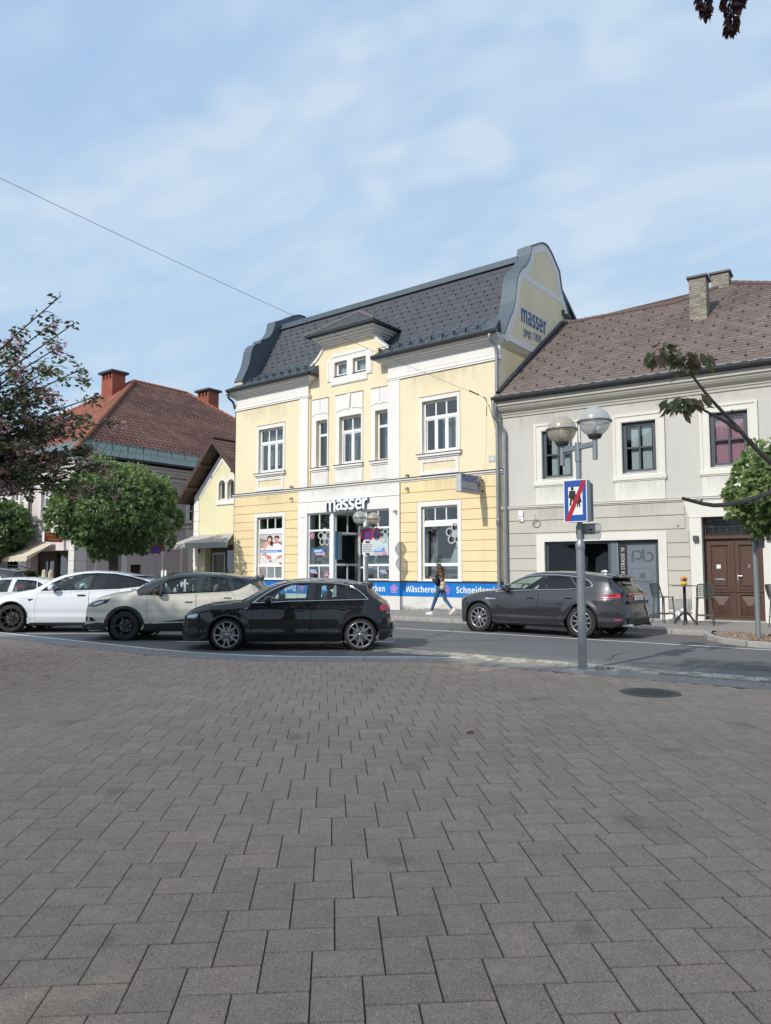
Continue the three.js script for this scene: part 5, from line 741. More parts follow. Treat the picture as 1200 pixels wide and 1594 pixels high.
    const seams = []; for (let k = 0; k <= 46; k++) { const t = k / 46, a = lerp(V[1], V[2], t), b = lerp(q[1], q[2], t); seams.push(bar(up(a, 0.06), up(b, 0.06), 0.022, 0.022, 5)); } for (let k = 0; k <= 30; k++) { const t = k / 30; seams.push(bar(up(lerp(V[0], V[1], t), 0.06), up(lerp(q[0], q[1], t), 0.06), 0.022, 0.022, 5)); } tag(part('metal_seam', merge(seams), M.greenMetal, H), null, null, null, 'stuff');
    const sg = []; for (const h of [0.32, 0.42]) sg.push(bar(up(lerp(V[1], q[1], 0.5), h), up(lerp(V[2], q[2], 0.5), h), 0.02, 0.02, 5)); for (let k = 0; k < 24; k++) { const p = lerp(lerp(V[1], q[1], 0.5), lerp(V[2], q[2], 0.5), k / 23); sg.push(bar(up(p, 0.05), up(p, 0.45), 0.022, 0.022, 5)); } part('snow_guard', merge(sg), M.iron, H);
    part('gutter', merge([box(x0, e - 0.1, z1 - 0.02, x1 + 0.12, e + 0.04, z1 + 0.13, 0.03), box(x1 - 0.02, e - 0.1, z0, x1 + 0.13, e + 0.04, z1 - 0.02, 0.03)]), M.gutter, H);
    // roll tiles, course by course
    const slope = (A, B, C, Dd, mat, name, seed, tint) => { // A-B eaves (from f up), D-C ridge
      const r = rng(seed), g = [], a0 = new THREE.Vector3(...A), b0 = new THREE.Vector3(...B), c0 = new THREE.Vector3(...C), d0 = new THREE.Vector3(...Dd), along = b0.clone().sub(a0).normalize(), n = along.clone().cross(d0.clone().sub(a0)).normalize(); if (n.y < 0) n.negate();
      const hL = a0.clone().lerp(b0, 0.5).distanceTo(d0.clone().lerp(c0, 0.5)), rows = Math.round(hL / 0.36);
      for (let i = 0; i < rows; i++) { const t0 = i / rows, t1 = Math.min(1, (i + 1.15) / rows), L0 = a0.clone().lerp(d0, t0), R0 = b0.clone().lerp(c0, t0), L1 = a0.clone().lerp(d0, t1), cnt = Math.max(1, Math.round(L0.distanceTo(R0) / 0.30)), upv = L1.clone().sub(L0); upv.addScaledVector(along, -upv.dot(along)); const w = L0.distanceTo(R0) / cnt;
        for (let k = 0; k < cnt; k++) { const p = L0.clone().addScaledVector(along, w * k + (i % 2 ? 0 : w * 0.0)); const P = (s, u, h) => p.clone().addScaledVector(along, w * s).addScaledVector(upv, u).addScaledVector(n, h).toArray();
          const kk = tint(r, p, i / rows); g.push(tinted(polyMesh([P(0, 0, 0.035), P(0.28, 0, 0.075), P(0.56, 0, 0.045), P(1, 0, 0.03), P(0, 1, 0.012), P(0.28, 1, 0.05), P(0.56, 1, 0.02), P(1, 1, 0.008), P(0.28, 0, 0.02), P(0.72, 0, 0.01)], [[0, 1, 5, 4], [1, 2, 6, 5], [2, 3, 7, 6], [0, 8, 1], [1, 8, 9, 2], [2, 9, 3]]), ...kk)); } }
      tag(part(name, merge(g), mat, H), null, null, null, 'stuff');
    };
    slope(up(q[1], 0), up(q[2], 0), up(V[5]), up(V[4]), M.tileDark, 'roof_tile', 5, (r, p, t) => { const m = fbm(p.x * 0.5 + 3, p.z * 0.4, 2, 3), k = 0.72 + 0.5 * r() * r() + 0.5 * (m - 0.4) + (t > 0.93 ? 0.5 : 0); return [k, k * (0.92 + 0.15 * m), k * 0.95]; });
    slope(up(q[0], 0), up(q[1], 0), up(V[4]), up(V[4]), M.tileRed, 'roof_tile', 6, (r) => { const k = 0.8 + 0.4 * r(); return [k, k * 0.97, k * 0.95]; });
    const rt = []; const line = (a, b) => { const n = Math.round(Math.hypot(...a.map((c, k) => b[k] - c)) / 0.36); for (let i = 0; i < n; i++) rt.push(bar(lerp(a, b, i / n), lerp(a, b, (i + 1.15) / n), 0.15, 0.12, 7)); }; line(up(V[4], 0.08), up(V[5], 0.08)); line(up(V[1], 0.08), up(V[4], 0.08)); line(up(V[2], 0.08), up(V[5], 0.08)); line(up(V[0], 0.08), up(V[4], 0.08)); tag(part('ridge_tile', merge(rt), withMap([0.33, 0.125, 0.07], T.tile, 0.85), H), null, null, null, 'stuff');
    const chim = (x, z, w, d, y0, y1) => { const C = sub('chimney', H); part('shaft', merge([box(x - w / 2, y0, z - d / 2, x + w / 2, y1 - 0.45, z + d / 2), ...[0, 1, 2, 3].map((k) => box(x - w / 2 + k * (w - 0.18) / 3, y1 - 0.45, z - d / 2, x - w / 2 + k * (w - 0.18) / 3 + 0.18, y1 - 0.06, z + d / 2))]), M.brickRed, C); part('flue', box(x - w / 2 + 0.1, y1 - 0.45, z - d / 2 + 0.1, x + w / 2 - 0.1, y1 - 0.1, z + d / 2 - 0.1), M.black, C); part('cap', box(x - w / 2 - 0.18, y1 - 0.06, z - d / 2 - 0.18, x + w / 2 + 0.18, y1 + 0.1, z + d / 2 + 0.18, 0.02), M.gutter, C); };
    chim(-8.2, -6.9, 1.3, 0.95, 10.5, 14.8); chim(-8.0, -14.6, 1.3, 0.95, 10.5, 15.05);
    part('roof_hatch', moved(box(-0.5, -0.06, -0.4, 0.5, 0.06, 0.4, 0.02), -1.7, 9.75, -11.5, 0, 0, -0.7), M.greenMetal, H); part('skylight', merge([moved(box(-0.45, -0.03, -0.6, 0.45, 0.09, 0.6, 0.02), -8.6, 11.2, -3.7, 0.62, 0, 0)]), M.zinc, H);
  }
  // low link to the gabled house: gutter beam and lean-to
  part('link_wall', merge([box(0.05, 0.1, -12.4, 4.0, 3.2, -12.0)]), M.pinkTrim, H); part('link_roof', polyMesh([[0.0, 3.9, -12.6], [4.2, 3.9, -12.6], [4.2, 3.3, -11.4], [0.0, 3.3, -11.4]], [[3, 2, 1, 0]]), M.zinc, H); part('link_gutter', box(0.0, 3.2, -11.5, 4.2, 3.36, -11.3, 0.03), M.gutter, H);
}
// ================================================================ CARS
// Side view in metres: x to the rear from the front axle, y up; z is the half width. spec.chain runs over the middle of the car from the front bumper to the rear bumper.
const paint = (rgb, extra = {}) => { const m = new THREE.MeshPhysicalMaterial({ roughness: 0.45, metalness: 0.0, specularIntensity: 0.25, clearcoat: 1, clearcoatRoughness: 0.025, ...extra }); m.color.setRGB(...rgb); return m; };
const CM = { trim: plain([0.018, 0.018, 0.02], 0.6), gloss: plain([0.01, 0.01, 0.012], 0.12), seat: plain([0.07, 0.07, 0.075], 0.9), seatLight: plain([0.36, 0.38, 0.38], 0.9), dash: plain([0.025, 0.025, 0.028], 0.8), red: new THREE.MeshPhysicalMaterial({ roughness: 0.12, clearcoat: 1 }), lampInside: plain([0.55, 0.57, 0.6], 0.18, { metalness: 0.7 }), disc: plain([0.22, 0.22, 0.23], 0.4, { metalness: 0.8 }), plate: plain([0.75, 0.75, 0.74], 0.5), under: plain([0.012, 0.012, 0.012], 0.95), rimAlu: plain([0.55, 0.55, 0.56], 0.28, { metalness: 0.85 }), rimGrey: plain([0.38, 0.37, 0.36], 0.3, { metalness: 0.8 }), rimDark: plain([0.03, 0.03, 0.032], 0.35, { metalness: 0.3 }) };
CM.red.color.setRGB(0.36, 0.015, 0.03);
const clamp01 = (t) => Math.max(0, Math.min(1, t));
const DEL = { f: [0.10, 0.0], h: [0.03, -0.055], w: [0.13, -0.035], r: [0.0, -0.05], b: [-0.11, -0.03], t: [-0.09, 0.0] };
function buildCar(S, name, label, pos, ry, group) {
  const R = thing(name, label, 'car', pos, ry, group), sc = S.scale ?? 1; R.scale.setScalar(sc);
  const C = S.chain.map(([x, y, z]) => [x, y, z]);
  const del = C.map((c) => DEL[c[2]].slice());
  for (let k = 0; k < 2; k++) { const d2 = del.map((d, i) => [0, 1].map((q) => ((del[i - 1] ?? d)[q] + 2 * d[q] + (del[i + 1] ?? d)[q]) / 4)); d2.forEach((d, i) => { del[i] = d; }); }
  const E = C.map((c, i) => [c[0] + del[i][0], c[1] + del[i][1]]);
  const xf = Math.min(...C.map((c) => c[0])), xr = Math.max(...C.map((c) => c[0])), WB = S.wb, r = S.r, RA = S.ra ?? r + 0.065;
  const interp = (tab, x) => { if (x <= tab[0][0]) return tab[0][1]; for (let i = 1; i < tab.length; i++) if (x <= tab[i][0]) return tab[i - 1][1] + (tab[i][1] - tab[i - 1][1]) * (x - tab[i - 1][0]) / (tab[i][0] - tab[i - 1][0]); return tab[tab.length - 1][1]; };
  const topTab = (() => { const t = []; let mx = -9; for (const e of E) if (e[0] > mx + 1e-4) { t.push(e); mx = e[0]; } return t; })();
  const W = S.W, belt = (x) => interp(S.belt, x);
  const w = (x, y) => {
    const a = clamp01((x - xf) / 0.95), b = clamp01((xr - x) / 0.8), plan = (1 - 0.42 * Math.pow(1 - a, 2.2)) * (1 - 0.30 * Math.pow(1 - b, 2.4));
    const bl = belt(x), yl = Math.min(y, bl);
    let s = 1 - 0.055 * Math.pow((yl - 0.60) / 0.42, 2) - (yl < 0.38 ? 0.5 * Math.pow(0.38 - yl, 2) : 0);
    s += 0.012 / (1 + Math.exp(-(yl - (S.crease ?? 0.86)) / -0.012)) - 0.006; // shoulder line
    const lc = S.lowCrease ?? 0.42; s += 0.010 * Math.exp(-Math.pow((yl - lc) / 0.05, 2)) - 0.010 * Math.exp(-Math.pow((yl - lc - 0.11) / 0.06, 2));
    let z = W * plan * s;
    if (y > bl) { const h = y - bl; z -= (h * 0.34 + h * h * 0.30) * (0.6 + 0.4 * plan); }
    const t = interp(topTab, x), q = (t - y); if (q < 0.13) { const k = (0.13 - Math.max(0, q)) / 0.13; z -= 0.075 * k * k; }
    for (const ax of [0, WB]) { const d = Math.hypot(x - ax, y - r); z += 0.022 * Math.exp(-Math.pow((d - RA - 0.02) / 0.07, 2)) * clamp01((y - 0.2) / 0.3); }
    return Math.max(0.05, z);
  };
  const tess = (pts, holes, edge) => { let g = new THREE.ShapeGeometry(shapeOf(pts, holes)).toNonIndexed(); g = new TessellateModifier(edge, 9).modify(g); return g; };
  const skin = (g2, off, side) => { // flat outline laid on the flank
    const g = g2.clone(), p = g.attributes.position, n = new Float32Array(p.count * 3), e = 0.004;
    for (let i = 0; i < p.count; i++) { const x = p.getX(i), y = p.getY(i), z = w(x, y), dx = (w(x + e, y) - w(x - e, y)) / (2 * e), dy = (w(x, y + e) - w(x, y - e)) / (2 * e), l = Math.hypot(dx, dy, 1); n[i * 3] = -dx / l; n[i * 3 + 1] = -dy / l; n[i * 3 + 2] = side / l; p.setXYZ(i, x - dx / l * off, y - dy / l * off, side * (z + off / l)); }
    g.setAttribute('normal', new THREE.BufferAttribute(n, 3));
    if (side < 0) for (const k of ['position', 'normal', 'uv']) { const a = g.attributes[k]; if (!a) continue; const s = a.itemSize; for (let i = 0; i < a.count; i += 3) for (let c = 0; c < s; c++) { const t = a.array[(i + 1) * s + c]; a.array[(i + 1) * s + c] = a.array[(i + 2) * s + c]; a.array[(i + 2) * s + c] = t; } }
    return flat(g);
  };
  const grow = (pts, d) => { const n = pts.length; let A = 0; pts.forEach((p, i) => { const q = pts[(i + 1) % n]; A += p[0] * q[1] - q[0] * p[1]; }); const sgn = Math.sign(A); return pts.map((p, i) => { const a = pts[(i + n - 1) % n], b = pts[(i + 1) % n], e1 = [p[0] - a[0], p[1] - a[1]], e2 = [b[0] - p[0], b[1] - p[1]], l1 = Math.hypot(...e1), l2 = Math.hypot(...e2), nx = sgn * (e1[1] / l1 + e2[1] / l2), ny = -sgn * (e1[0] / l1 + e2[0] / l2), l = Math.hypot(nx, ny) || 1, k = d / Math.max(0.5, l / 2); return [p[0] + nx / l * k, p[1] + ny / l * k]; }); };
  const arcPts = (ax, rad, y0, n = 18) => { const a0 = Math.asin((y0 - r) / rad); return Array.from({ length: n + 1 }, (_, i) => { const a = a0 + (Math.PI - 2 * a0) * i / n; return [ax + rad * Math.cos(a), r + rad * Math.sin(a)]; }); };
  const sy = S.sill, bottom = [...arcPts(WB, RA, sy + 0.03), ...arcPts(0, RA, sy + 0.02)]; // from the rear bumper forwards
  const wins = S.windows, doors = S.doors;
  let outlines = [[...E, ...bottom]], mats = [S.paint];
  if (S.split) { const { i0, i1, line } = S.split; outlines = [[...E.slice(0, i0 + 1), ...line, ...E.slice(i1), ...bottom], [...line.slice().reverse(), ...E.slice(i0, i1 + 1)].map((p) => p)]; mats = [S.paint, S.paint2]; }
  outlines.forEach((o, k) => {
    const inside = (h) => { const c = h.reduce((t, p) => [t[0] + p[0] / h.length, t[1] + p[1] / h.length], [0, 0]); let f = false; for (let i = 0, j = o.length - 1; i < o.length; j = i++) if ((o[i][1] > c[1]) !== (o[j][1] > c[1]) && c[0] < (o[j][0] - o[i][0]) * (c[1] - o[i][1]) / (o[j][1] - o[i][1]) + o[i][0]) f = !f; return f; };
    const wh = wins.map((v) => v.pts).filter(inside), dh = doors.filter(inside).map((d) => grow(d, 0.006));
    const near = tess(o, [...wh, ...dh], 0.085), far = tess(o, wh, 0.14);
    part(k ? 'upper_side' : 'body_side', merge([skin(near, 0, 1), skin(far, 0, -1)]), mats[k], R);
  });
  doors.forEach((d, k) => { const D = part(k ? 'rear_door' : 'front_door', skin(tess(d, [], 0.085), 0.0005, 1), S.paint, R); const h = S.handles?.[k]; if (h) { const z = w(h[0], h[1]); part('door_handle', merge([moved(new THREE.CapsuleGeometry(0.017, h[2] ?? 0.15, 4, 10), h[0], h[1], z + 0.026, 0, 0, Math.PI / 2), moved(new THREE.SphereGeometry(0.045, 10, 8).scale(1, 0.6, 0.25), h[0], h[1] - 0.008, z - 0.002)]), S.handleMat ?? S.paint, D); } });
  // dark shell behind the gaps
  part('inner_shell', skin(tess([...E.filter((e) => e[1] < 1.0 && e[0] < 0.3).map((e) => [e[0] + 0.03, Math.min(e[1], belt(e[0]) - 0.06)]), ...S.belt.filter((b) => b[0] > 0.3 && b[0] < xr - 0.35).map((b) => [b[0], b[1] - 0.03]), [xr - 0.3, 0.8], [xr - 0.3, 0.35], ...bottom.map(([x, y]) => { const ax = x > WB / 2 ? WB : 0, d = Math.hypot(x - ax, y - r); return [ax + (x - ax) * (1 + 0.015 / d), r + (y - r) * (1 + 0.015 / d)]; })], [], 0.2), -0.03, 1), CM.under, R);
  // windows
  wins.forEach((v) => { const g = tess(v.pts, [], 0.12); part('side_window', skin(g, -0.010, 1), v.tint ? M.carTint : M.carGlass, R); part('side_window', skin(g, -0.010, -1), v.tint ? M.carTint : M.carGlass, R); const rim = grow(v.pts, 0.012); part('window_seal', skin(tess(rim, [grow(v.pts, -0.014)], 0.12), 0.0015, 1), v.seal ?? CM.gloss, R); });
  for (const o of S.overlays ?? []) part(o.name, skin(tess(o.pts, o.holes ?? [], 0.1), o.off ?? 0.004, 1), o.mat, R);
  for (const o of S.trims ?? []) { const n = Math.max(2, o.pts.length), c = new THREE.CatmullRomCurve3(o.pts.map((p) => new THREE.Vector3(p[0], p[1], 0)), false, 'catmullrom', 0.15), q = c.getPoints(o.pts.length * 6).map((p) => [p.x, p.y, w(p.x, p.y) + (o.off ?? 0.004)]); part(o.name, tube(q, o.r ?? 0.011, q.length * 2, 6), o.mat, R); }
  // the strips across: bumper, bonnet, windscreen, roof, rear window, tail
  const NS = 12, hs = (s) => 1 - Math.pow(1 - s, 3), row = (i) => { const we = w(E[i][0], E[i][1]); return Array.from({ length: 2 * NS + 1 }, (_, k) => { const t = 1 - k / NS, s = 1 - Math.abs(t), h = hs(s); return [E[i][0] + (C[i][0] - E[i][0]) * h, E[i][1] + (C[i][1] - E[i][1]) * h, we * t]; }); };
  const names = { f: 'front_bumper', h: 'bonnet', w: 'windscreen', r: 'roof', b: 'rear_window', t: 'tailgate' };
  for (let a = 0; a < C.length - 1;) {
    let b = a; while (b < C.length - 1 && C[b + 1 - 1][2] === C[a][2]) b++;
    const zone = C[a][2], sm_ = []; // refine along the chain
    const rows = []; for (let i = a; i <= b; i++) rows.push(row(i));
    const P = [], I = [], nv = 2 * NS + 1; const fine = []; for (let i = 0; i < rows.length - 1; i++) for (let q = 0; q < 4; q++) { const t = q / 4, A = rows[Math.max(0, i - 1)], B = rows[i], D = rows[i + 1], F = rows[Math.min(rows.length - 1, i + 2)]; fine.push(B.map((_, k) => [0, 1, 2].map((c) => { const p0 = A[k][c], p1 = B[k][c], p2 = D[k][c], p3 = F[k][c]; const m1 = i ? (p2 - p0) / 2 : p2 - p1, m2 = i + 2 < rows.length ? (p3 - p1) / 2 : p2 - p1; const t2 = t * t, t3 = t2 * t; return c === 9 ? 0 : (2 * t3 - 3 * t2 + 1) * p1 + (t3 - 2 * t2 + t) * m1 * 0.0 + (t3 - 2 * t2 + t) * (p2 - p1) + (-2 * t3 + 3 * t2) * p2 + (t3 - t2) * (p2 - p1); }))); } fine.push(rows[rows.length - 1]);
    const grid = (R_, lo = 0, hi = nv - 1) => { const P_ = [], I_ = [], m = hi - lo + 1; R_.forEach((q) => { for (let k = lo; k <= hi; k++) P_.push(...q[k]); }); for (let i = 0; i < R_.length - 1; i++) for (let k = 0; k < m - 1; k++) { const v = i * m + k; I_.push(v, v + m, v + 1, v + 1, v + m, v + m + 1); } const g = new THREE.BufferGeometry(); g.setAttribute('position', new THREE.BufferAttribute(new Float32Array(P_), 3)); g.setIndex(I_); g.computeVertexNormals(); return flat(g); };
    const mat = zone === 'w' ? M.carGlass : zone === 'b' ? M.carTint : zone === 'r' ? (S.roofMat ?? S.paint2 ?? S.paint) : S.paint;
    if (zone === 'w' || zone === 'b') { part(names[zone], grid(fine, 2, nv - 3), mat, R); part(zone === 'w' ? 'screen_pillar' : 'rear_pillar', merge([grid(fine, 0, 2), grid(fine, nv - 3, nv - 1)]), S.paint2 ?? S.paint, R); } else part(names[zone], grid(fine), mat, R);
    a = b;
  }
  // underside, wheel houses, cabin
  part('underbody', merge([box(xf + 0.35, sy - 0.01, -W * 0.78, xr - 0.4, sy + 0.12, W * 0.78), box(RA + 0.03, sy - 0.02, -W * 0.93, WB - RA - 0.03, sy + 0.1, W * 0.93), box(-RA + 0.02, sy + 0.1, -W * 0.5, RA - 0.02, 0.85, W * 0.5), box(WB - RA + 0.02, sy + 0.1, -W * 0.5, WB + RA - 0.02, 0.85, W * 0.5)]), CM.under, R);
  part('wheel_house', merge([0, WB].flatMap((ax) => [1, -1].map((s) => { const g = new THREE.CylinderGeometry(RA + 0.012, RA + 0.012, 0.36, 20, 1, true, -Math.PI / 2, Math.PI); g.rotateX(Math.PI / 2); g.rotateZ(0); g.rotateZ(0); const h = moved(g, ax, r, s * (W - 0.24)); return h; }))), CM.under, R);
  if (S.cabin !== false) {
    const K = sub('cabin', R), c0 = S.dashX, y0 = S.seatY ?? 0.55, sm2 = S.seatMat ?? CM.seat;
    part('dashboard', moved(box(-0.28, -0.25, -W * 0.82, 0.22, 0.06, W * 0.82, 0.06), c0, belt(c0) - 0.06, 0), CM.dash, K); part('cabin_floor', box(c0 - 0.2, sy + 0.1, -W * 0.85, xr - 0.35, sy + 0.16, W * 0.85), CM.dash, K); part('parcel_shelf', box(xr - 0.95, belt(xr - 0.9) - 0.12, -W * 0.7, xr - 0.4, belt(xr - 0.9) - 0.09, W * 0.7), CM.dash, K);
    part('steering_wheel', moved(new THREE.TorusGeometry(0.185, 0.018, 8, 24), c0 + 0.36, belt(c0) - 0.0, W * 0.42, 0, Math.PI / 2 - 0.35, 0), CM.trim, K);
    const seat = (x, z, wd) => { const back = moved(box(-0.07, 0, -wd / 2, 0.07, 0.62, wd / 2, 0.05), x + 0.42, y0 + 0.05, z, 0, 0, -0.24), cush = box(x - 0.12, y0 - 0.14, z - wd / 2, x + 0.44, y0 + 0.06, z + wd / 2, 0.05), hr = [-1, 1].slice(0, wd > 0.8 ? 2 : 1).map((q) => moved(box(-0.05, 0, -0.13, 0.05, 0.19, 0.13, 0.04), x + 0.59, y0 + 0.68, z + (wd > 0.8 ? q * 0.36 : 0), 0, 0, -0.2)); return merge([back, cush, ...hr]); };
    part('seat', seat(c0 + 0.85, W * 0.42, 0.5), sm2, K); part('seat', seat(c0 + 0.85, -W * 0.42, 0.5), sm2, K); part('rear_bench', seat(c0 + 1.72, 0, 1.3), sm2, K);
    part('headliner', box(c0 + 0.75, S.roofY - 0.10, -W * 0.58, Math.min(xr - 0.6, c0 + 2.6), S.roofY - 0.085, W * 0.58), CM.seatLight, K);
  }
  // wheels
  const wheel = (x, z, sgn) => {
    const G = sub('wheel', R), tw = 0.225, rr = S.rim; G.position.set(x, r, z); if (sgn < 0) G.rotation.y = Math.PI;
    part('tyre', moved(lathe([[rr - 0.01, -tw / 2 + 0.01], [rr + 0.02, -tw / 2], [r - 0.03, -tw / 2 + 0.005], [r - 0.008, -tw / 2 + 0.03], [r, -tw / 2 + 0.055], [r, tw / 2 - 0.055], [r - 0.008, tw / 2 - 0.03], [r - 0.03, tw / 2 - 0.005], [rr + 0.02, tw / 2], [rr - 0.01, tw / 2 - 0.01]], 48), 0, 0, 0, Math.PI / 2), M.rubber, G);
    const rim = part('rim', moved(lathe([[rr - 0.022, -tw / 2 + 0.02], [rr - 0.022, tw / 2 - 0.03], [rr - 0.012, tw / 2 - 0.008], [rr + 0.002, tw / 2 - 0.004], [rr + 0.002, tw / 2 - 0.02]], 48), 0, 0, 0, Math.PI / 2), S.rimMat, G);
    part('brake_disc', moved(new THREE.CylinderGeometry(rr * 0.62, rr * 0.62, 0.03, 32), 0, 0, 0.0, Math.PI / 2), CM.disc, G); part('backing', moved(new THREE.CylinderGeometry(rr - 0.02, rr - 0.02, 0.02, 32), 0, 0, -0.05, Math.PI / 2), CM.under, G);
    const sp = [], n = S.spokes.n, ws = S.spokes.w, a0 = S.spokes.a0 ?? 0, tw2 = S.spokes.twist ?? 0, dbl = S.spokes.gap ?? 0; for (let k = 0; k < n; k++) { for (const q of dbl ? [-1, 1] : [0]) { const s = slab([[0.03, -ws * 0.62], [rr * 0.5, -ws * 0.5], [rr - 0.012, -ws * 0.42], [rr - 0.012, ws * 0.42], [rr * 0.5, ws * 0.5], [0.03, ws * 0.62]], -0.012, 0.018, [], 0.005); const h = moved(s, 0, q * dbl * 0.3, 0, 0, 0, q * (S.spokes.fan ?? 0.16) + tw2); sp.push(moved(h, 0, 0, tw / 2 - 0.034, 0, 0, a0 + k * 2 * Math.PI / n)); } }
    part('spokes', merge(sp), S.spokeMat ?? S.rimMat, G); part('hub_cap', moved(lathe([[0, 0.016], [0.024, 0.014], [0.032, 0], [0.07, -0.012], [0.07, -0.03]], 20), 0, 0, tw / 2 - 0.022, Math.PI / 2), S.spokeMat ?? S.rimMat, G);
    return G;
  };
  for (const x of [0, WB]) { wheel(x, W - 0.125, 1); wheel(x, -(W - 0.125), -1); }
  // mirror
  if (S.mirror) for (const s of [1, -1]) { const [mx, my] = S.mirror, z = w(mx, belt(mx)), G = sub('mirror', R); const shell = new THREE.SphereGeometry(1, 20, 14); shell.scale(0.115, 0.085, 0.11); const p = shell.attributes.position; for (let i = 0; i < p.count; i++) { if (p.getX(i) > 0.03) p.setX(i, 0.03 + (p.getX(i) - 0.03) * 0.25); p.setY(i, Math.sign(p.getY(i)) * Math.pow(Math.abs(p.getY(i)) / 0.085, 0.75) * 0.085); } shell.computeVertexNormals(); part('mirror_shell', moved(shell, mx, my, s * (z + 0.13)), S.mirrorMat ?? S.paint, G); part('mirror_arm', moved(bar([mx + 0.02, my - 0.09, s * (z - 0.03)], [mx, my - 0.04, s * (z + 0.1)], 0.035, 0.03), 0, 0, 0), CM.trim, G); part('mirror_glass', box(mx + 0.05, my - 0.055, s * (z + 0.05), mx + 0.058, my + 0.06, s * (z + 0.21)), M.chrome, G); }
  // lights
  const lamp = (nm, pts, glow, inner) => { const L_ = sub(nm, R); part('housing', skin(tess(pts, [], 0.06), 0.0025, 1), inner, L_); part('lens', skin(tess(pts, [], 0.06), 0.012, 1), glow, L_); const c = pts.reduce((t, p) => [t[0] + p[0] / pts.length, t[1] + p[1] / pts.length], [0, 0]); return [L_, c]; };
  if (S.headlight) { const [L_, c] = lamp('headlight', S.headlight, M.lens, S.headInner ?? CM.gloss); part('reflector', skin(tess(S.headCore, [], 0.05), 0.005, 1), CM.lampInside, L_); lamp('headlight', S.headlight, M.lens, CM.gloss)[0].scale.z = -1; }
  if (S.tail) { for (const s of [1, -1]) { const L_ = sub('tail_light', R); part('lens', skin(tess(S.tail, [], 0.06), 0.008, 1), CM.red, L_); if (S.tailCore) part('light_bar', skin(tess(S.tailCore, [], 0.06), 0.010, 1), plain([0.55, 0.08, 0.09], 0.2), L_); L_.scale.z = s; } }
  for (const f of S.extra ?? []) f(R, w, E, C);
  return R;
}
const rowOf = 'cars parked side by side in the angled bays';
const blk = paint([0.006, 0.0065, 0.008]), cream = paint([0.58, 0.55, 0.475], { roughness: 0.45 }), blackRoof = paint([0.014, 0.017, 0.02]), pearl = paint([0.72, 0.74, 0.77]), gun = paint([0.05, 0.05, 0.056], { metalness: 0.55, roughness: 0.34 }), pearl2 = paint([0.66, 0.66, 0.66]), anth = paint([0.035, 0.038, 0.042]);
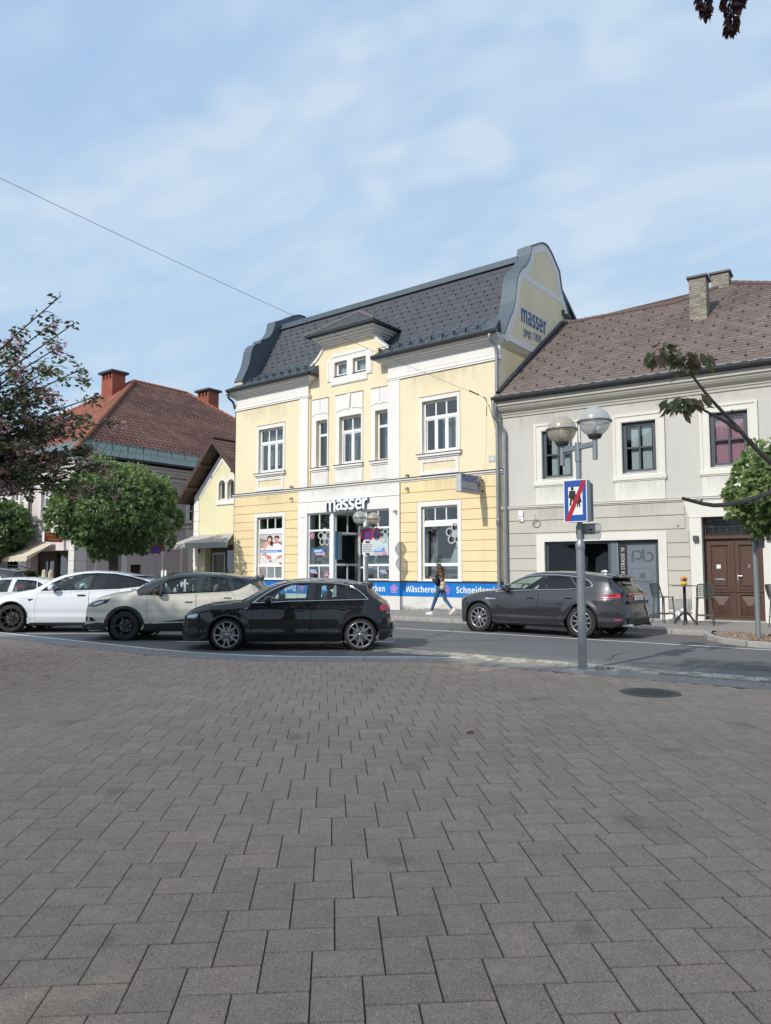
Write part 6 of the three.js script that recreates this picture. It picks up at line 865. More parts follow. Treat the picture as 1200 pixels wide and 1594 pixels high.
const A3 = {
  W: 0.93, wb: 2.768, r: 0.332, ra: 0.385, rim: 0.262, sill: 0.20, roofY: 1.44, dashX: 0.62, seatY: 0.55, paint: blk, crease: 0.90, lowCrease: 0.36,
  chain: [[-1.0, 0.17, 'f'], [-1.07, 0.22, 'f'], [-1.095, 0.32, 'f'], [-1.085, 0.46, 'f'], [-1.06, 0.58, 'f'], [-1.035, 0.68, 'f'], [-0.99, 0.75, 'h'], [-0.91, 0.82, 'h'], [-0.79, 0.88, 'h'], [-0.6, 0.94, 'h'], [-0.38, 0.985, 'h'], [-0.12, 1.012, 'h'], [0.06, 1.024, 'h'], [0.20, 1.035, 'w'], [0.34, 1.10, 'w'], [0.52, 1.21, 'w'], [0.74, 1.325, 'w'], [0.95, 1.40, 'w'], [1.14, 1.44, 'r'], [1.4, 1.468, 'r'], [1.76, 1.476, 'r'], [2.08, 1.467, 'r'], [2.39, 1.446, 'r'], [2.65, 1.418, 'r'], [2.96, 1.37, 'b'], [2.98, 1.31, 'b'], [3.07, 1.19, 'b'], [3.2, 1.075, 'b'], [3.33, 0.98, 't'], [3.39, 0.88, 't'], [3.41, 0.76, 't'], [3.42, 0.64, 't'], [3.475, 0.56, 't'], [3.48, 0.40, 't'], [3.43, 0.26, 't'], [3.30, 0.2, 't']],
  belt: [[-1.2, 0.70], [-0.5, 0.86], [0.2, 0.97], [0.55, 0.985], [0.93, 0.995], [1.3, 1.02], [2.9, 1.055], [3.2, 0.98], [3.5, 0.9]],
  windows: [{ pts: [[0.64, 1.012], [0.80, 1.14], [1.0, 1.265], [1.2, 1.345], [1.42, 1.38], [1.68, 1.385], [1.635, 1.035], [0.95, 1.012]] }, { pts: [[1.80, 1.042], [1.835, 1.383], [2.12, 1.375], [2.36, 1.35], [2.45, 1.333], [2.50, 1.062]] }, { pts: [[2.565, 1.066], [2.50, 1.31], [2.62, 1.265], [2.76, 1.18], [2.875, 1.074]], tint: true }],
  doors: [[[0.57, 0.95], [0.52, 0.62], [0.48, 0.31], [1.70, 0.31], [1.735, 0.62], [1.725, 0.99]], [[1.74, 0.99], [1.75, 0.62], [1.715, 0.31], [2.28, 0.33], [2.355, 0.52], [2.48, 0.70], [2.535, 0.85], [2.51, 1.02]]], handles: [[1.51, 0.835], [2.40, 0.86]],
  trims: [{ name: 'window_trim', mat: M.chrome, r: 0.011, pts: [[0.54, 0.985], [0.70, 1.11], [0.93, 1.255], [1.13, 1.345], [1.33, 1.395], [1.7, 1.407], [2.05, 1.397], [2.33, 1.378], [2.55, 1.335], [2.74, 1.23], [2.86, 1.12], [2.93, 1.062]], off: 0.006 }, { name: 'window_trim', mat: M.chrome, r: 0.009, pts: [[0.54, 0.985], [0.93, 0.995], [1.22, 1.016], [2.0, 1.034], [2.93, 1.056]], off: 0.006 }],
  headlight: [[-0.965, 0.70], [-0.90, 0.735], [-0.72, 0.765], [-0.52, 0.778], [-0.54, 0.73], [-0.63, 0.648], [-0.76, 0.622], [-0.93, 0.64]], headCore: [[-0.92, 0.70], [-0.80, 0.73], [-0.60, 0.752], [-0.64, 0.70], [-0.70, 0.665], [-0.80, 0.66]], tail: [[3.15, 0.88], [3.20, 0.94], [3.33, 0.95], [3.35, 0.88], [3.35, 0.81], [3.19, 0.82]],
  mirror: [0.90, 1.05], rimMat: CM.rimGrey, spokes: { n: 5, w: 0.034, gap: 0.06, fan: 0.30, a0: 0.3 },
  overlays: [{ name: 'front_intake', mat: CM.trim, pts: [[-0.86, 0.30], [-0.66, 0.34], [-0.62, 0.47], [-0.72, 0.49], [-0.88, 0.44]] }, { name: 'sill_trim', mat: CM.gloss, pts: [[0.44, 0.205], [2.33, 0.24], [2.33, 0.285], [0.44, 0.265]], off: 0.010 }, { name: 'wing_badge', mat: M.alu, pts: [[0.36, 0.865], [0.44, 0.865], [0.44, 0.885], [0.36, 0.885]] }],
  extra: [(R) => { part('spoiler', moved(box(-0.16, -0.018, -0.47, 0.05, 0.010, 0.47, 0.008), 2.93, 1.362, 0, 0, 0, -0.14), blk, R); part('roof_rail', merge([1, -1].map((s) => tube([[1.12, 1.40, s * 0.60], [1.3, 1.462, s * 0.60], [1.9, 1.478, s * 0.60], [2.5, 1.43, s * 0.60], [2.7, 1.385, s * 0.60]], 0.012, 30, 6))), M.alu, R); part('exhaust_trim', box(3.36, 0.24, -0.5, 3.44, 0.28, 0.5, 0.01), CM.trim, R); }],
};
const CAPTUR = {
  W: 0.93, wb: 2.72, r: 0.352, ra: 0.405, rim: 0.235, sill: 0.24, roofY: 1.59, dashX: 0.7, seatY: 0.68, paint: cream, paint2: blackRoof, crease: 1.0, lowCrease: 0.55, seatMat: plain([0.16, 0.18, 0.185], 0.9),
  chain: [[-1.05, 0.21, 'f'], [-1.14, 0.27, 'f'], [-1.175, 0.36, 'f'], [-1.165, 0.48, 'f'], [-1.145, 0.62, 'f'], [-1.11, 0.76, 'f'], [-1.06, 0.86, 'h'], [-0.92, 0.96, 'h'], [-0.7, 1.055, 'h'], [-0.45, 1.115, 'h'], [-0.19, 1.155, 'h'], [0.02, 1.18, 'h'], [0.12, 1.21, 'w'], [0.27, 1.325, 'w'], [0.45, 1.425, 'w'], [0.65, 1.505, 'w'], [0.85, 1.563, 'w'], [1.02, 1.595, 'r'], [1.25, 1.618, 'r'], [1.6, 1.628, 'r'], [2.08, 1.608, 'r'], [2.5, 1.568, 'r'], [2.8, 1.525, 'r'], [3.04, 1.48, 'b'], [3.05, 1.43, 'b'], [3.15, 1.32, 'b'], [3.26, 1.20, 'b'], [3.34, 1.08, 't'], [3.39, 0.95, 't'], [3.41, 0.8, 't'], [3.44, 0.65, 't'], [3.44, 0.5, 't'], [3.39, 0.34, 't'], [3.26, 0.25, 't']],
  split: { i0: 12, i1: 25, line: [[0.30, 1.062], [0.5, 1.067], [0.88, 1.09], [1.66, 1.12], [2.50, 1.16], [2.67, 1.2], [2.82, 1.275], [2.94, 1.345]] },
  belt: [[-1.2, 0.80], [-0.6, 0.98], [0.1, 1.05], [0.5, 1.067], [0.88, 1.09], [1.66, 1.12], [2.5, 1.155], [2.9, 1.15], [3.5, 1.0]],
  windows: [{ pts: [[0.55, 1.095], [0.66, 1.21], [0.785, 1.315], [0.76, 1.105]] }, { pts: [[0.85, 1.115], [0.845, 1.345], [0.97, 1.435], [1.24, 1.50], [1.66, 1.512], [1.625, 1.14]] }, { pts: [[1.78, 1.148], [1.87, 1.508], [2.12, 1.502], [2.36, 1.48], [2.48, 1.182]] }, { pts: [[2.60, 1.215], [2.48, 1.47], [2.66, 1.458], [2.83, 1.392], [2.72, 1.265]], tint: true }],
  doors: [[[0.51, 1.045], [0.53, 0.75], [0.55, 0.46], [0.64, 0.43], [1.64, 0.43], [1.685, 0.8], [1.665, 1.10]], [[1.68, 1.10], [1.70, 0.8], [1.655, 0.43], [2.12, 0.43], [2.22, 0.55], [2.40, 0.76], [2.58, 0.88], [2.60, 1.05], [2.5, 1.14]]], handles: [[1.50, 0.93], [2.42, 1.02]], handleMat: M.alu,
  headlight: [[-1.0, 0.80], [-0.97, 0.85], [-0.84, 0.90], [-0.65, 0.955], [-0.33, 0.992], [-0.45, 0.885], [-0.76, 0.79]], headCore: [[-0.80, 0.86], [-0.66, 0.91], [-0.50, 0.935], [-0.6, 0.885], [-0.74, 0.84]], tail: [[3.02, 0.96], [3.2, 0.98], [3.27, 1.05], [3.26, 0.94], [3.1, 0.91]],
  mirror: [0.82, 1.15], mirrorMat: CM.gloss, rimMat: CM.rimDark, spokes: { n: 5, w: 0.06, a0: 0.62 },
  overlays: [{ name: 'arch_cladding', mat: CM.trim, off: 0.008, pts: [...Array.from({ length: 15 }, (_, i) => { const a = 0.12 + (Math.PI - 0.2) * i / 14; return [0.485 * Math.cos(a), 0.352 + 0.475 * Math.sin(a)]; }), ...Array.from({ length: 15 }, (_, i) => { const a = Math.PI + 0.1 - (Math.PI + 0.2) * i / 14; return [0.407 * Math.cos(a), 0.352 + 0.407 * Math.sin(a)]; })] }, { name: 'arch_cladding', mat: CM.trim, off: 0.008, pts: [...Array.from({ length: 15 }, (_, i) => { const a = 0.12 + (Math.PI - 0.2) * i / 14; return [2.72 + 0.485 * Math.cos(a), 0.352 + 0.475 * Math.sin(a)]; }), ...Array.from({ length: 15 }, (_, i) => { const a = Math.PI + 0.1 - (Math.PI + 0.2) * i / 14; return [2.72 + 0.407 * Math.cos(a), 0.352 + 0.407 * Math.sin(a)]; })] }, { name: 'sill_cladding', mat: CM.trim, off: 0.008, pts: [[0.44, 0.25], [2.27, 0.25], [2.22, 0.42], [2.05, 0.53], [1.43, 0.515], [0.62, 0.415], [0.48, 0.40]] }, { name: 'lower_bumper', mat: CM.trim, off: 0.006, pts: [[-1.08, 0.23], [-0.42, 0.26], [-0.46, 0.42], [-0.64, 0.43], [-1.09, 0.36]] }, { name: 'fog_lamp_surround', mat: M.alu, off: 0.006, pts: [[-1.06, 0.43], [-0.66, 0.435], [-0.76, 0.57], [-1.03, 0.575]] }, { name: 'fog_lamp', mat: CM.gloss, off: 0.010, pts: [[-1.05, 0.45], [-0.72, 0.455], [-0.79, 0.55], [-1.02, 0.555]] }],
  trims: [{ name: 'silver_strip', mat: M.alu, r: 0.014, off: 0.012, pts: [[0.66, 0.415], [1.35, 0.44], [2.1, 0.45]] }],
  extra: [(R) => { part('spoiler', moved(box(-0.14, -0.02, -0.44, 0.08, 0.010, 0.44, 0.01), 2.98, 1.475, 0, 0, 0, -0.17), blackRoof, R); part('aerial', bar([2.55, 1.56, 0], [2.72, 1.66, 0], 0.012, 0.006), CM.trim, R); part('sun_shade', merge([moved(box(-0.02, -0.14, -0.32, 0.02, 0.14, 0.3, 0.01), 0.86, 1.17, 0.30, 0.2, 0.3, 0.5)]), plain([0.5, 0.62, 0.62], 0.6), R); part('parcel_box', box(2.0, 1.02, -0.3, 2.35, 1.28, 0.35, 0.02), plain([0.40, 0.40, 0.39], 0.8), R); part('bumper_lower', box(-1.13, 0.22, -0.62, -1.0, 0.36, 0.62, 0.03), CM.trim, R); part('wiper', bar([0.05, 1.20, 0.62], [0.02, 1.205, 0.2], 0.012), CM.trim, R); }],
};
const TES = {
  W: 0.985, wb: 3.02, r: 0.378, ra: 0.445, rim: 0.285, sill: 0.22, roofY: 1.62, dashX: 0.95, seatY: 0.62, paint: pearl, crease: 0.98, lowCrease: 0.42,
  chain: [[-0.86, 0.2, 'f'], [-0.93, 0.28, 'f'], [-0.955, 0.45, 'f'], [-0.94, 0.6, 'f'], [-0.90, 0.72, 'f'], [-0.82, 0.82, 'h'], [-0.66, 0.92, 'h'], [-0.45, 1.0, 'h'], [-0.12, 1.085, 'h'], [0.2, 1.14, 'h'], [0.42, 1.175, 'w'], [0.67, 1.345, 'w'], [0.9, 1.465, 'w'], [1.12, 1.55, 'w'], [1.38, 1.62, 'r'], [1.7, 1.66, 'r'], [2.04, 1.674, 'r'], [2.5, 1.648, 'r'], [2.93, 1.58, 'r'], [3.27, 1.505, 'r'], [3.63, 1.40, 'b'], [3.8, 1.325, 'b'], [3.92, 1.255, 't'], [4.0, 1.17, 't'], [4.03, 1.05, 't'], [4.02, 0.9, 't'], [4.04, 0.7, 't'], [4.02, 0.5, 't'], [3.95, 0.35, 't'], [3.8, 0.26, 't']],
  belt: [[-1, 0.8], [-0.4, 0.95], [0.3, 1.06], [0.74, 1.09], [2.05, 1.128], [2.9, 1.15], [3.45, 1.21], [4.1, 1.1]],
  windows: [{ pts: [[0.76, 1.118], [1.03, 1.325], [1.35, 1.475], [1.78, 1.568], [2.13, 1.587], [2.03, 1.15]] }, { pts: [[2.075, 1.152], [2.18, 1.588], [2.65, 1.568], [3.09, 1.492], [3.42, 1.408], [3.60, 1.345], [3.43, 1.24], [2.88, 1.178]], tint: true }],
  doors: [[[0.68, 1.05], [0.645, 0.65], [0.66, 0.29], [2.02, 0.29], [2.085, 0.65], [2.055, 1.105]], [[2.07, 1.105], [2.1, 0.65], [2.035, 0.29], [2.42, 0.29], [2.53, 0.5], [2.68, 0.76], [2.8, 0.9], [2.86, 1.13]]], handles: [[1.87, 1.0, 0.2], [2.75, 1.0, 0.2]], handleMat: CM.gloss,
  mirror: [1.12, 1.205], rimMat: CM.rimDark, spokes: { n: 9, w: 0.03, twist: 0.22 }, spokeMat: CM.rimDark,
  overlays: [{ name: 'sill_trim', mat: CM.trim, off: 0.008, pts: [[0.5, 0.2], [2.52, 0.2], [2.5, 0.275], [0.5, 0.27]] }, { name: 'side_camera', mat: CM.gloss, pts: [[0.43, 0.9], [0.60, 0.9], [0.56, 0.875], [0.48, 0.84]] }, { name: 'middle_pillar', mat: CM.gloss, off: 0.002, pts: [[2.03, 1.14], [2.075, 1.14], [2.185, 1.60], [2.13, 1.60]] }, { name: 'arch_lip', mat: CM.trim, off: 0.004, pts: [...Array.from({ length: 13 }, (_, i) => { const a = 0.1 + (Math.PI - 0.2) * i / 12; return [0.475 * Math.cos(a), 0.378 + 0.47 * Math.sin(a)]; }), ...Array.from({ length: 13 }, (_, i) => { const a = Math.PI - 0.05 - (Math.PI - 0.1) * i / 12; return [0.447 * Math.cos(a), 0.378 + 0.447 * Math.sin(a)]; })] }],
  headlight: [[-0.84, 0.72], [-0.7, 0.8], [-0.5, 0.86], [-0.55, 0.78], [-0.75, 0.7]], headCore: [[-0.75, 0.74], [-0.66, 0.78], [-0.58, 0.80], [-0.64, 0.75]], tail: [[3.6, 1.06], [3.85, 1.1], [3.92, 1.12], [3.9, 1.0]], trims: [],
};
const FP = {
  W: 1.005, wb: 3.0, r: 0.39, ra: 0.455, rim: 0.268, sill: 0.26, roofY: 1.62, dashX: 0.8, seatY: 0.66, paint: gun, crease: 0.98, lowCrease: 0.42,
  chain: [[-0.84, 0.22, 'f'], [-0.91, 0.3, 'f'], [-0.93, 0.48, 'f'], [-0.935, 0.68, 'f'], [-0.915, 0.82, 'f'], [-0.86, 0.91, 'h'], [-0.74, 0.98, 'h'], [-0.52, 1.05, 'h'], [-0.17, 1.115, 'h'], [0.11, 1.15, 'h'], [0.4, 1.175, 'w'], [0.68, 1.325, 'w'], [0.98, 1.48, 'w'], [1.26, 1.58, 'w'], [1.48, 1.628, 'r'], [1.84, 1.655, 'r'], [2.2, 1.662, 'r'], [2.74, 1.642, 'r'], [3.2, 1.60, 'r'], [3.5, 1.56, 'r'], [3.76, 1.52, 'b'], [3.72, 1.47, 'b'], [3.82, 1.36, 'b'], [3.94, 1.25, 'b'], [4.03, 1.16, 't'], [4.07, 1.06, 't'], [4.07, 0.9, 't'], [4.08, 0.76, 't'], [4.12, 0.66, 't'], [4.12, 0.5, 't'], [4.05, 0.37, 't'], [3.88, 0.29, 't']],
  belt: [[-1, 0.82], [-0.5, 0.95], [0.3, 1.08], [0.7, 1.115], [1.75, 1.155], [2.6, 1.185], [3.2, 1.24], [3.6, 1.2], [4.1, 1.08]],
  windows: [{ pts: [[0.64, 1.145], [0.95, 1.315], [1.22, 1.44], [1.48, 1.505], [1.88, 1.515], [1.77, 1.182], [0.98, 1.152]] }, { pts: [[1.93, 1.192], [2.0, 1.518], [2.3, 1.515], [2.60, 1.492], [2.86, 1.215]], tint: true }, { pts: [[2.94, 1.222], [2.70, 1.48], [2.95, 1.458], [3.14, 1.372], [3.21, 1.30], [3.08, 1.245]], tint: true }],
  doors: [[[0.61, 1.07], [0.57, 0.6], [0.57, 0.29], [1.72, 0.29], [1.81, 0.7], [1.80, 1.135]], [[1.815, 1.135], [1.825, 0.7], [1.735, 0.29], [2.45, 0.29], [2.53, 0.52], [2.68, 0.74], [2.86, 0.87], [2.96, 1.0], [2.95, 1.185]]], handles: [[1.58, 0.96, 0.17], [2.66, 0.98, 0.17]],
  trims: [{ name: 'window_trim', mat: M.chrome, r: 0.014, off: 0.006, pts: [[0.50, 1.085], [0.75, 1.225], [0.95, 1.345], [1.22, 1.47], [1.48, 1.532], [1.9, 1.545], [2.3, 1.542], [2.65, 1.518], [2.95, 1.487], [3.17, 1.40], [3.27, 1.30], [3.26, 1.26]] }, { name: 'window_trim', mat: M.chrome, r: 0.012, off: 0.006, pts: [[0.50, 1.085], [0.98, 1.132], [1.76, 1.162], [2.5, 1.185], [3.08, 1.222], [3.26, 1.26]] }],
  overlays: [{ name: 'middle_pillar', mat: CM.gloss, off: 0.002, pts: [[1.79, 1.178], [1.915, 1.188], [1.985, 1.52], [1.895, 1.52]] }, { name: 'side_vent', mat: M.alu, off: 0.004, pts: [[0.22, 0.895], [0.52, 0.90], [0.55, 0.915], [0.24, 0.93]] }, { name: 'lower_cladding', mat: CM.trim, off: 0.006, pts: [[3.44, 0.29], [3.9, 0.33], [3.98, 0.46], [3.7, 0.44], [3.46, 0.42]] }, { name: 'rear_reflector', mat: CM.red, off: 0.012, pts: [[3.82, 0.44], [3.97, 0.46], [3.97, 0.50], [3.84, 0.48]] }],
  headlight: [[-0.83, 0.86], [-0.75, 0.915], [-0.58, 0.945], [-0.44, 0.93], [-0.58, 0.87], [-0.78, 0.83]], headCore: [[-0.76, 0.87], [-0.70, 0.905], [-0.54, 0.925], [-0.62, 0.88]], tail: [[3.42, 0.985], [3.56, 1.05], [3.80, 1.085], [3.94, 1.10], [3.96, 1.0], [3.7, 0.985]], tailCore: [[3.5, 0.995], [3.95, 1.01], [3.95, 1.03], [3.52, 1.01]],
  mirror: [0.90, 1.20], mirrorMat: gun, rimMat: CM.rimAlu, spokes: { n: 5, w: 0.036, gap: 0.075, fan: 0.20, a0: 0.2 },
  extra: [(R) => { part('spoiler', moved(box(-0.22, -0.025, -0.52, 0.12, 0.012, 0.52, 0.012), 3.70, 1.515, 0, 0, 0, -0.13), gun, R); part('roof_fin', moved(new THREE.SphereGeometry(1, 14, 10).scale(0.10, 0.055, 0.03), 3.2, 1.625, 0), M.alu, R); part('tail_light_bar', moved(box(0, -0.04, -0.56, 0.025, 0.04, 0.56, 0.01), 4.045, 1.055, 0), CM.red, R); part('number_plate', merge([box(4.085, 0.93, -0.26, 4.10, 1.04, 0.26, 0.004)]), CM.plate, R); part('tailgate_trim', box(4.06, 0.84, -0.6, 4.09, 0.92, 0.6, 0.01), CM.gloss, R); part('rear_bumper', moved(box(-0.2, -0.13, -0.58, 0.07, 0.08, 0.58, 0.05), 4.06, 0.44, 0), CM.trim, R); part('rear_wiper', bar([3.90, 1.30, -0.02], [3.86, 1.33, 0.42], 0.012), CM.trim, R); part('exhaust', merge([1, -1].map((s) => bar([3.9, 0.34, s * 0.6], [4.16, 0.33, s * 0.6], 0.05, 0.05, 12))), M.chrome, R); }],
};
buildCar(A3, 'parked_car', 'black five door hatchback with silver spoked wheels, nearest in the bay row', [-3.29, 0, -15.41 - 0.93], 0, rowOf);
buildCar(CAPTUR, 'parked_car', 'cream crossover with black roof and black wheels parked beyond the black hatchback', [-6.19, 0, -17.64 - 0.93], 0, rowOf);
buildCar(TES, 'parked_car', 'white crossover with dark tinted rear windows and black turbine wheels', [-10.07, 0, -19.99 - 0.985], 0, rowOf);
buildCar({ ...A3, paint: pearl2, trims: [], overlays: [], extra: [], spokes: { n: 7, w: 0.04 } }, 'parked_car', 'pale white hatchback of which only the roof shows behind the white crossover', [-13.05, 0, -22.35 - 0.93], 0, rowOf);
buildCar({ ...FP, paint: anth, mirrorMat: anth, scale: 1.1, extra: [(R) => { part('roof_rail', merge([1, -1].map((s) => tube([[1.3, 1.60, s * 0.66], [1.5, 1.70, s * 0.66], [2.6, 1.70, s * 0.66], [3.3, 1.62, s * 0.66], [3.45, 1.56, s * 0.66]], 0.018, 30, 6))), CM.trim, R); }] }, 'parked_car', 'dark grey estate with roof rails at the far left edge', [-16.4, 0, -25.6], 0, rowOf);
{ const y = 40.8 * Math.PI / 180, nx = -Math.sin(y), nz = Math.cos(y); buildCar(FP, 'parked_suv', 'dark grey metallic sport utility car at the kerb before the grey house', [2.54 - nx * 1.0, 0, -20.35 - nz * 1.0], -y); }
// ================================================================ STREET FURNITURE AND SIGNS
function globe(G, x, y, z, r, mat) {
  const g = sub('globe', G); g.position.set(x, y, z);
  part('glass_shell', new THREE.SphereGeometry(r, 40, 28), mat, g); part('equator_ring', moved(new THREE.TorusGeometry(r + 0.012, 0.012, 8, 44), 0, 0, 0, Math.PI / 2), M.galv, g); part('equator_flange', lathe([[r - 0.004, -0.012], [r + 0.035, -0.012], [r + 0.035, 0.012], [r - 0.004, 0.012]], 40), M.zinc, g);
  part('base_cup', lathe([[0.05, -r - 0.035], [0.095, -r - 0.03], [0.125, -r + 0.03], [0.118, -r + 0.036], [0.0, -r + 0.02]], 28), M.iron, g); part('bulb_holder', moved(lathe([[0.0, 0], [0.035, 0], [0.03, 0.12], [0.045, 0.16], [0.05, 0.24], [0.03, 0.29], [0, 0.3]], 16), 0, -r + 0.02, 0), M.signWhite, g);
  part('stem', bar([0, -r - 0.38, 0], [0, -r - 0.02, 0], 0.042, 0.042, 14), M.galv, g);
}
const armOf = (dx, dz) => { // street lamp with two glass globes on a cross arm
  return (G, H) => {
    part('pole', merge([bar([0, 0, 0], [0, 2.05, 0], 0.07, 0.07, 20), moved(lathe([[0.07, 0], [0.078, 0.02], [0.078, 0.10], [0.045, 0.17]], 20), 0, 2.0, 0), bar([0, 2.1, 0], [0, H - 0.10, 0], 0.045, 0.042, 16), bar([0, H - 0.30, 0], [0, H + 0.02, 0], 0.056, 0.056, 16), bar([0, H, 0], [0, H + 0.36, 0], 0.011, 0.008, 8), moved(lathe([[0.07, 0], [0.10, 0.0], [0.10, 0.015], [0.07, 0.03]], 20), 0, 0, 0)]), M.galv, G);
    part('service_door', box(0.03, 0.9, 0.062, -0.03, 1.25, 0.073, 0.004), M.galv, G); part('pole_band', merge([1.52, 1.7].map((y) => bar([0, y, 0], [0, y + 0.035, 0], 0.074, 0.074, 18))), M.zinc, G);
    const a = Math.atan2(dz, dx), L = Math.hypot(dx, dz); part('cross_arm', moved(box(-L, -0.045, -0.03, L, 0.045, 0.03, 0.008), 0, H - 0.06, 0, 0, -a, 0), M.galv, G);
    globe(G, dx, H + 0.31, dz, 0.25, M.lampGlass); globe(G, -dx, H + 0.31, -dz, 0.25, M.lampGlassOld);
  };
};
{
  const n = 'street_lamp';
  const a = thing(n, 'grey street lamp with two glass globes in front of the grey house', 'street lamp', [3.28, 0, -12.45], 0, 'street lamps with twin globes'); armOf(0.185, 0.36)(a, 3.80);
  part('concrete_foot', lathe([[0, 0.012], [0.20, 0.012], [0.23, 0.0]], 24), M.concrete, a);
  const b = thing(n, 'grey street lamp with two glass globes before the shop entrance', 'street lamp', [-0.72, 0.12, -28.0], 0, 'street lamps with twin globes'); armOf(-0.255, 0.3)(b, 3.22);
}
{ // end of the pedestrian zone: box sign on the lamp post
  const t = thing('traffic_sign', 'blue framed end of pedestrian zone sign with red bar on the front lamp', 'traffic sign', [3.22, 2.46, -12.34], RY);
  part('box', box(-0.20, 0, -0.10, 0.20, 0.70, 0.08, 0.015), M.signGrey, t); part('back_box', box(-0.17, 0.02, -0.22, 0.19, 0.66, -0.10, 0.01), plain([0.16, 0.16, 0.165], 0.5), t);
  part('rim', frameOf(-0.205, -0.005, 0.205, 0.705, 0.014, 0.08, 0.088), M.signWhite, t); part('blue_border', slab(rect(-0.192, 0.008, 0.192, 0.692), 0.08, 0.0845, [rect(-0.125, 0.115, 0.125, 0.585)]), M.signBlue, t); part('white_field', box(-0.126, 0.114, 0.078, 0.126, 0.586, 0.082), M.signWhite, t);
  const fig = (x, y, s, z, skirt) => { const h = Array.from({ length: 10 }, (_, i) => [x + 0.04 * s * Math.cos(i / 10 * 6.283), y + 0.42 * s + 0.045 * s * Math.sin(i / 10 * 6.283)]); return [slab(h, 0.082, 0.0845), slab(skirt ? [[x - 0.05 * s, y + 0.37 * s], [x + 0.05 * s, y + 0.37 * s], [x + 0.10 * s, y + 0.15 * s], [x + 0.045 * s, y + 0.14 * s], [x + 0.05 * s, y], [x + 0.015 * s, y], [x, y + 0.13 * s], [x - 0.03 * s, y], [x - 0.06 * s, y], [x - 0.05 * s, y + 0.14 * s], [x - 0.10 * s, y + 0.15 * s]] : [[x - 0.075 * s, y + 0.37 * s], [x + 0.075 * s, y + 0.37 * s], [x + 0.10 * s, y + 0.2 * s], [x + 0.065 * s, y + 0.19 * s], [x + 0.055 * s, y + 0.2 * s], [x + 0.075 * s, y], [x + 0.03 * s, y], [x + 0.0 * s, y + 0.17 * s], [x - 0.04 * s, y], [x - 0.08 * s, y], [x - 0.055 * s, y + 0.2 * s], [x - 0.07 * s, y + 0.19 * s], [x - 0.10 * s, y + 0.2 * s]], 0.082, 0.0845)]; };
  part('pedestrian_figure', merge(fig(-0.052, 0.27, 0.68, 0, false)), M.black, t); part('pedestrian_figure', merge(fig(0.058, 0.24, 0.54, 0, true)), M.black, t);
  part('red_bar', slab([[-0.185, 0.03], [-0.185, 0.02], [-0.11, 0.02], [0.185, 0.64], [0.185, 0.685], [0.125, 0.685]], 0.0846, 0.0875), M.redSign, t);
  const c = thing('sign_plate', 'small grey plate seen from behind under the pedestrian zone sign', 'sign plate', [3.36, 2.17, -12.42], RY);
  const rr = (x0, y0, x1, y1, q) => [[x0 + q, y0], [x1 - q, y0], [x1, y0 + q], [x1, y1 - q], [x1 - q, y1], [x0 + q, y1], [x0, y1 - q], [x0, y0 + q]];
  part('plate', slab(rr(-0.17, 0, 0.26, 0.27, 0.03), -0.04, -0.036), M.signGrey, c); part('plate_rim', slab(rr(-0.17, 0, 0.26, 0.27, 0.03), -0.036, -0.02, [rr(-0.163, 0.007, 0.253, 0.263, 0.028)]), M.signGrey, c); part('clamp', merge([box(-0.15, 0.115, -0.03, 0.24, 0.15, -0.012, 0.004), box(0.0, 0.09, -0.034, 0.05, 0.18, -0.033)]), M.zinc, c); part('sticker', box(0.06, 0.10, -0.034, 0.11, 0.18, -0.0335), M.black, c);
}
function noStop(name, label, pos, ry, r, cross, group) {
  const t = thing(name, label, 'traffic sign', pos, ry, group), ring = (a, b, z0, z1) => slab(Array.from({ length: 36 }, (_, i) => [a * Math.cos(i / 36 * 6.2832), a * Math.sin(i / 36 * 6.2832)]), z0, z1, b ? [Array.from({ length: 36 }, (_, i) => [b * Math.cos(i / 36 * 6.2832), b * Math.sin(i / 36 * 6.2832)])] : []);
  part('disc', ring(r * 0.985, 0, -0.01, 0.0), M.signGrey, t); part('red_ring', ring(r, r * 0.72, 0.0, 0.005), M.redSign, t); part('blue_field', ring(r * 0.725, 0, -0.001, 0.0035), M.signBlue, t);
  const bars = [Math.PI / 4, -Math.PI / 4].slice(0, cross ? 2 : 1).map((a, k) => moved(box(-r * 0.76, -r * 0.095, 0.0036, r * 0.76, r * 0.095, 0.0058 + k * 0.0006), 0, 0, 0, 0, 0, -Math.PI / 4 + (k ? Math.PI / 2 : 0))); bars.forEach((b) => part('red_bar', b, M.redSign, t));
  part('white_note', slab([[-r * 0.4, -r * 0.93], [r * 0.4, -r * 0.93], [r * 0.38, -r * 0.72], [-r * 0.38, -r * 0.72]], 0.0052, 0.008), M.signWhite, t);
  return t;
}
noStop('traffic_sign', 'round red and blue no stopping sign facing front on the shop entrance lamp', [-0.70, 3.02, -27.86], 0.02, 0.25, true);
noStop('traffic_sign', 'round no stopping sign turned sideways, right one on the entrance lamp', [-0.33, 3.06, -27.98], 0.95, 0.25, false);
{ const t = thing('sign_plate', 'white supplementary plate with small print under the no stopping sign', 'sign plate', [-0.67, 2.34, -27.88], 0.02); part('plate', box(-0.21, 0, -0.006, 0.21, 0.36, 0, 0.002), M.signWhite, t); const r = rng(70), rows = []; for (let k = 0; k < 5; k++) for (let x = -0.17; x < 0.15;) { const l = 0.03 + r() * 0.07; rows.push(box(x, 0.05 + k * 0.06, 0, Math.min(0.17, x + l), 0.075 + k * 0.06, 0.002)); x += l + 0.02; } part('small_print', merge(rows), M.iron, t); }
noStop('traffic_sign', 'round no stopping sign on its own pole right of the ball maple', [-10.24, 2.60, -32.95], 0.15, 0.25, false);
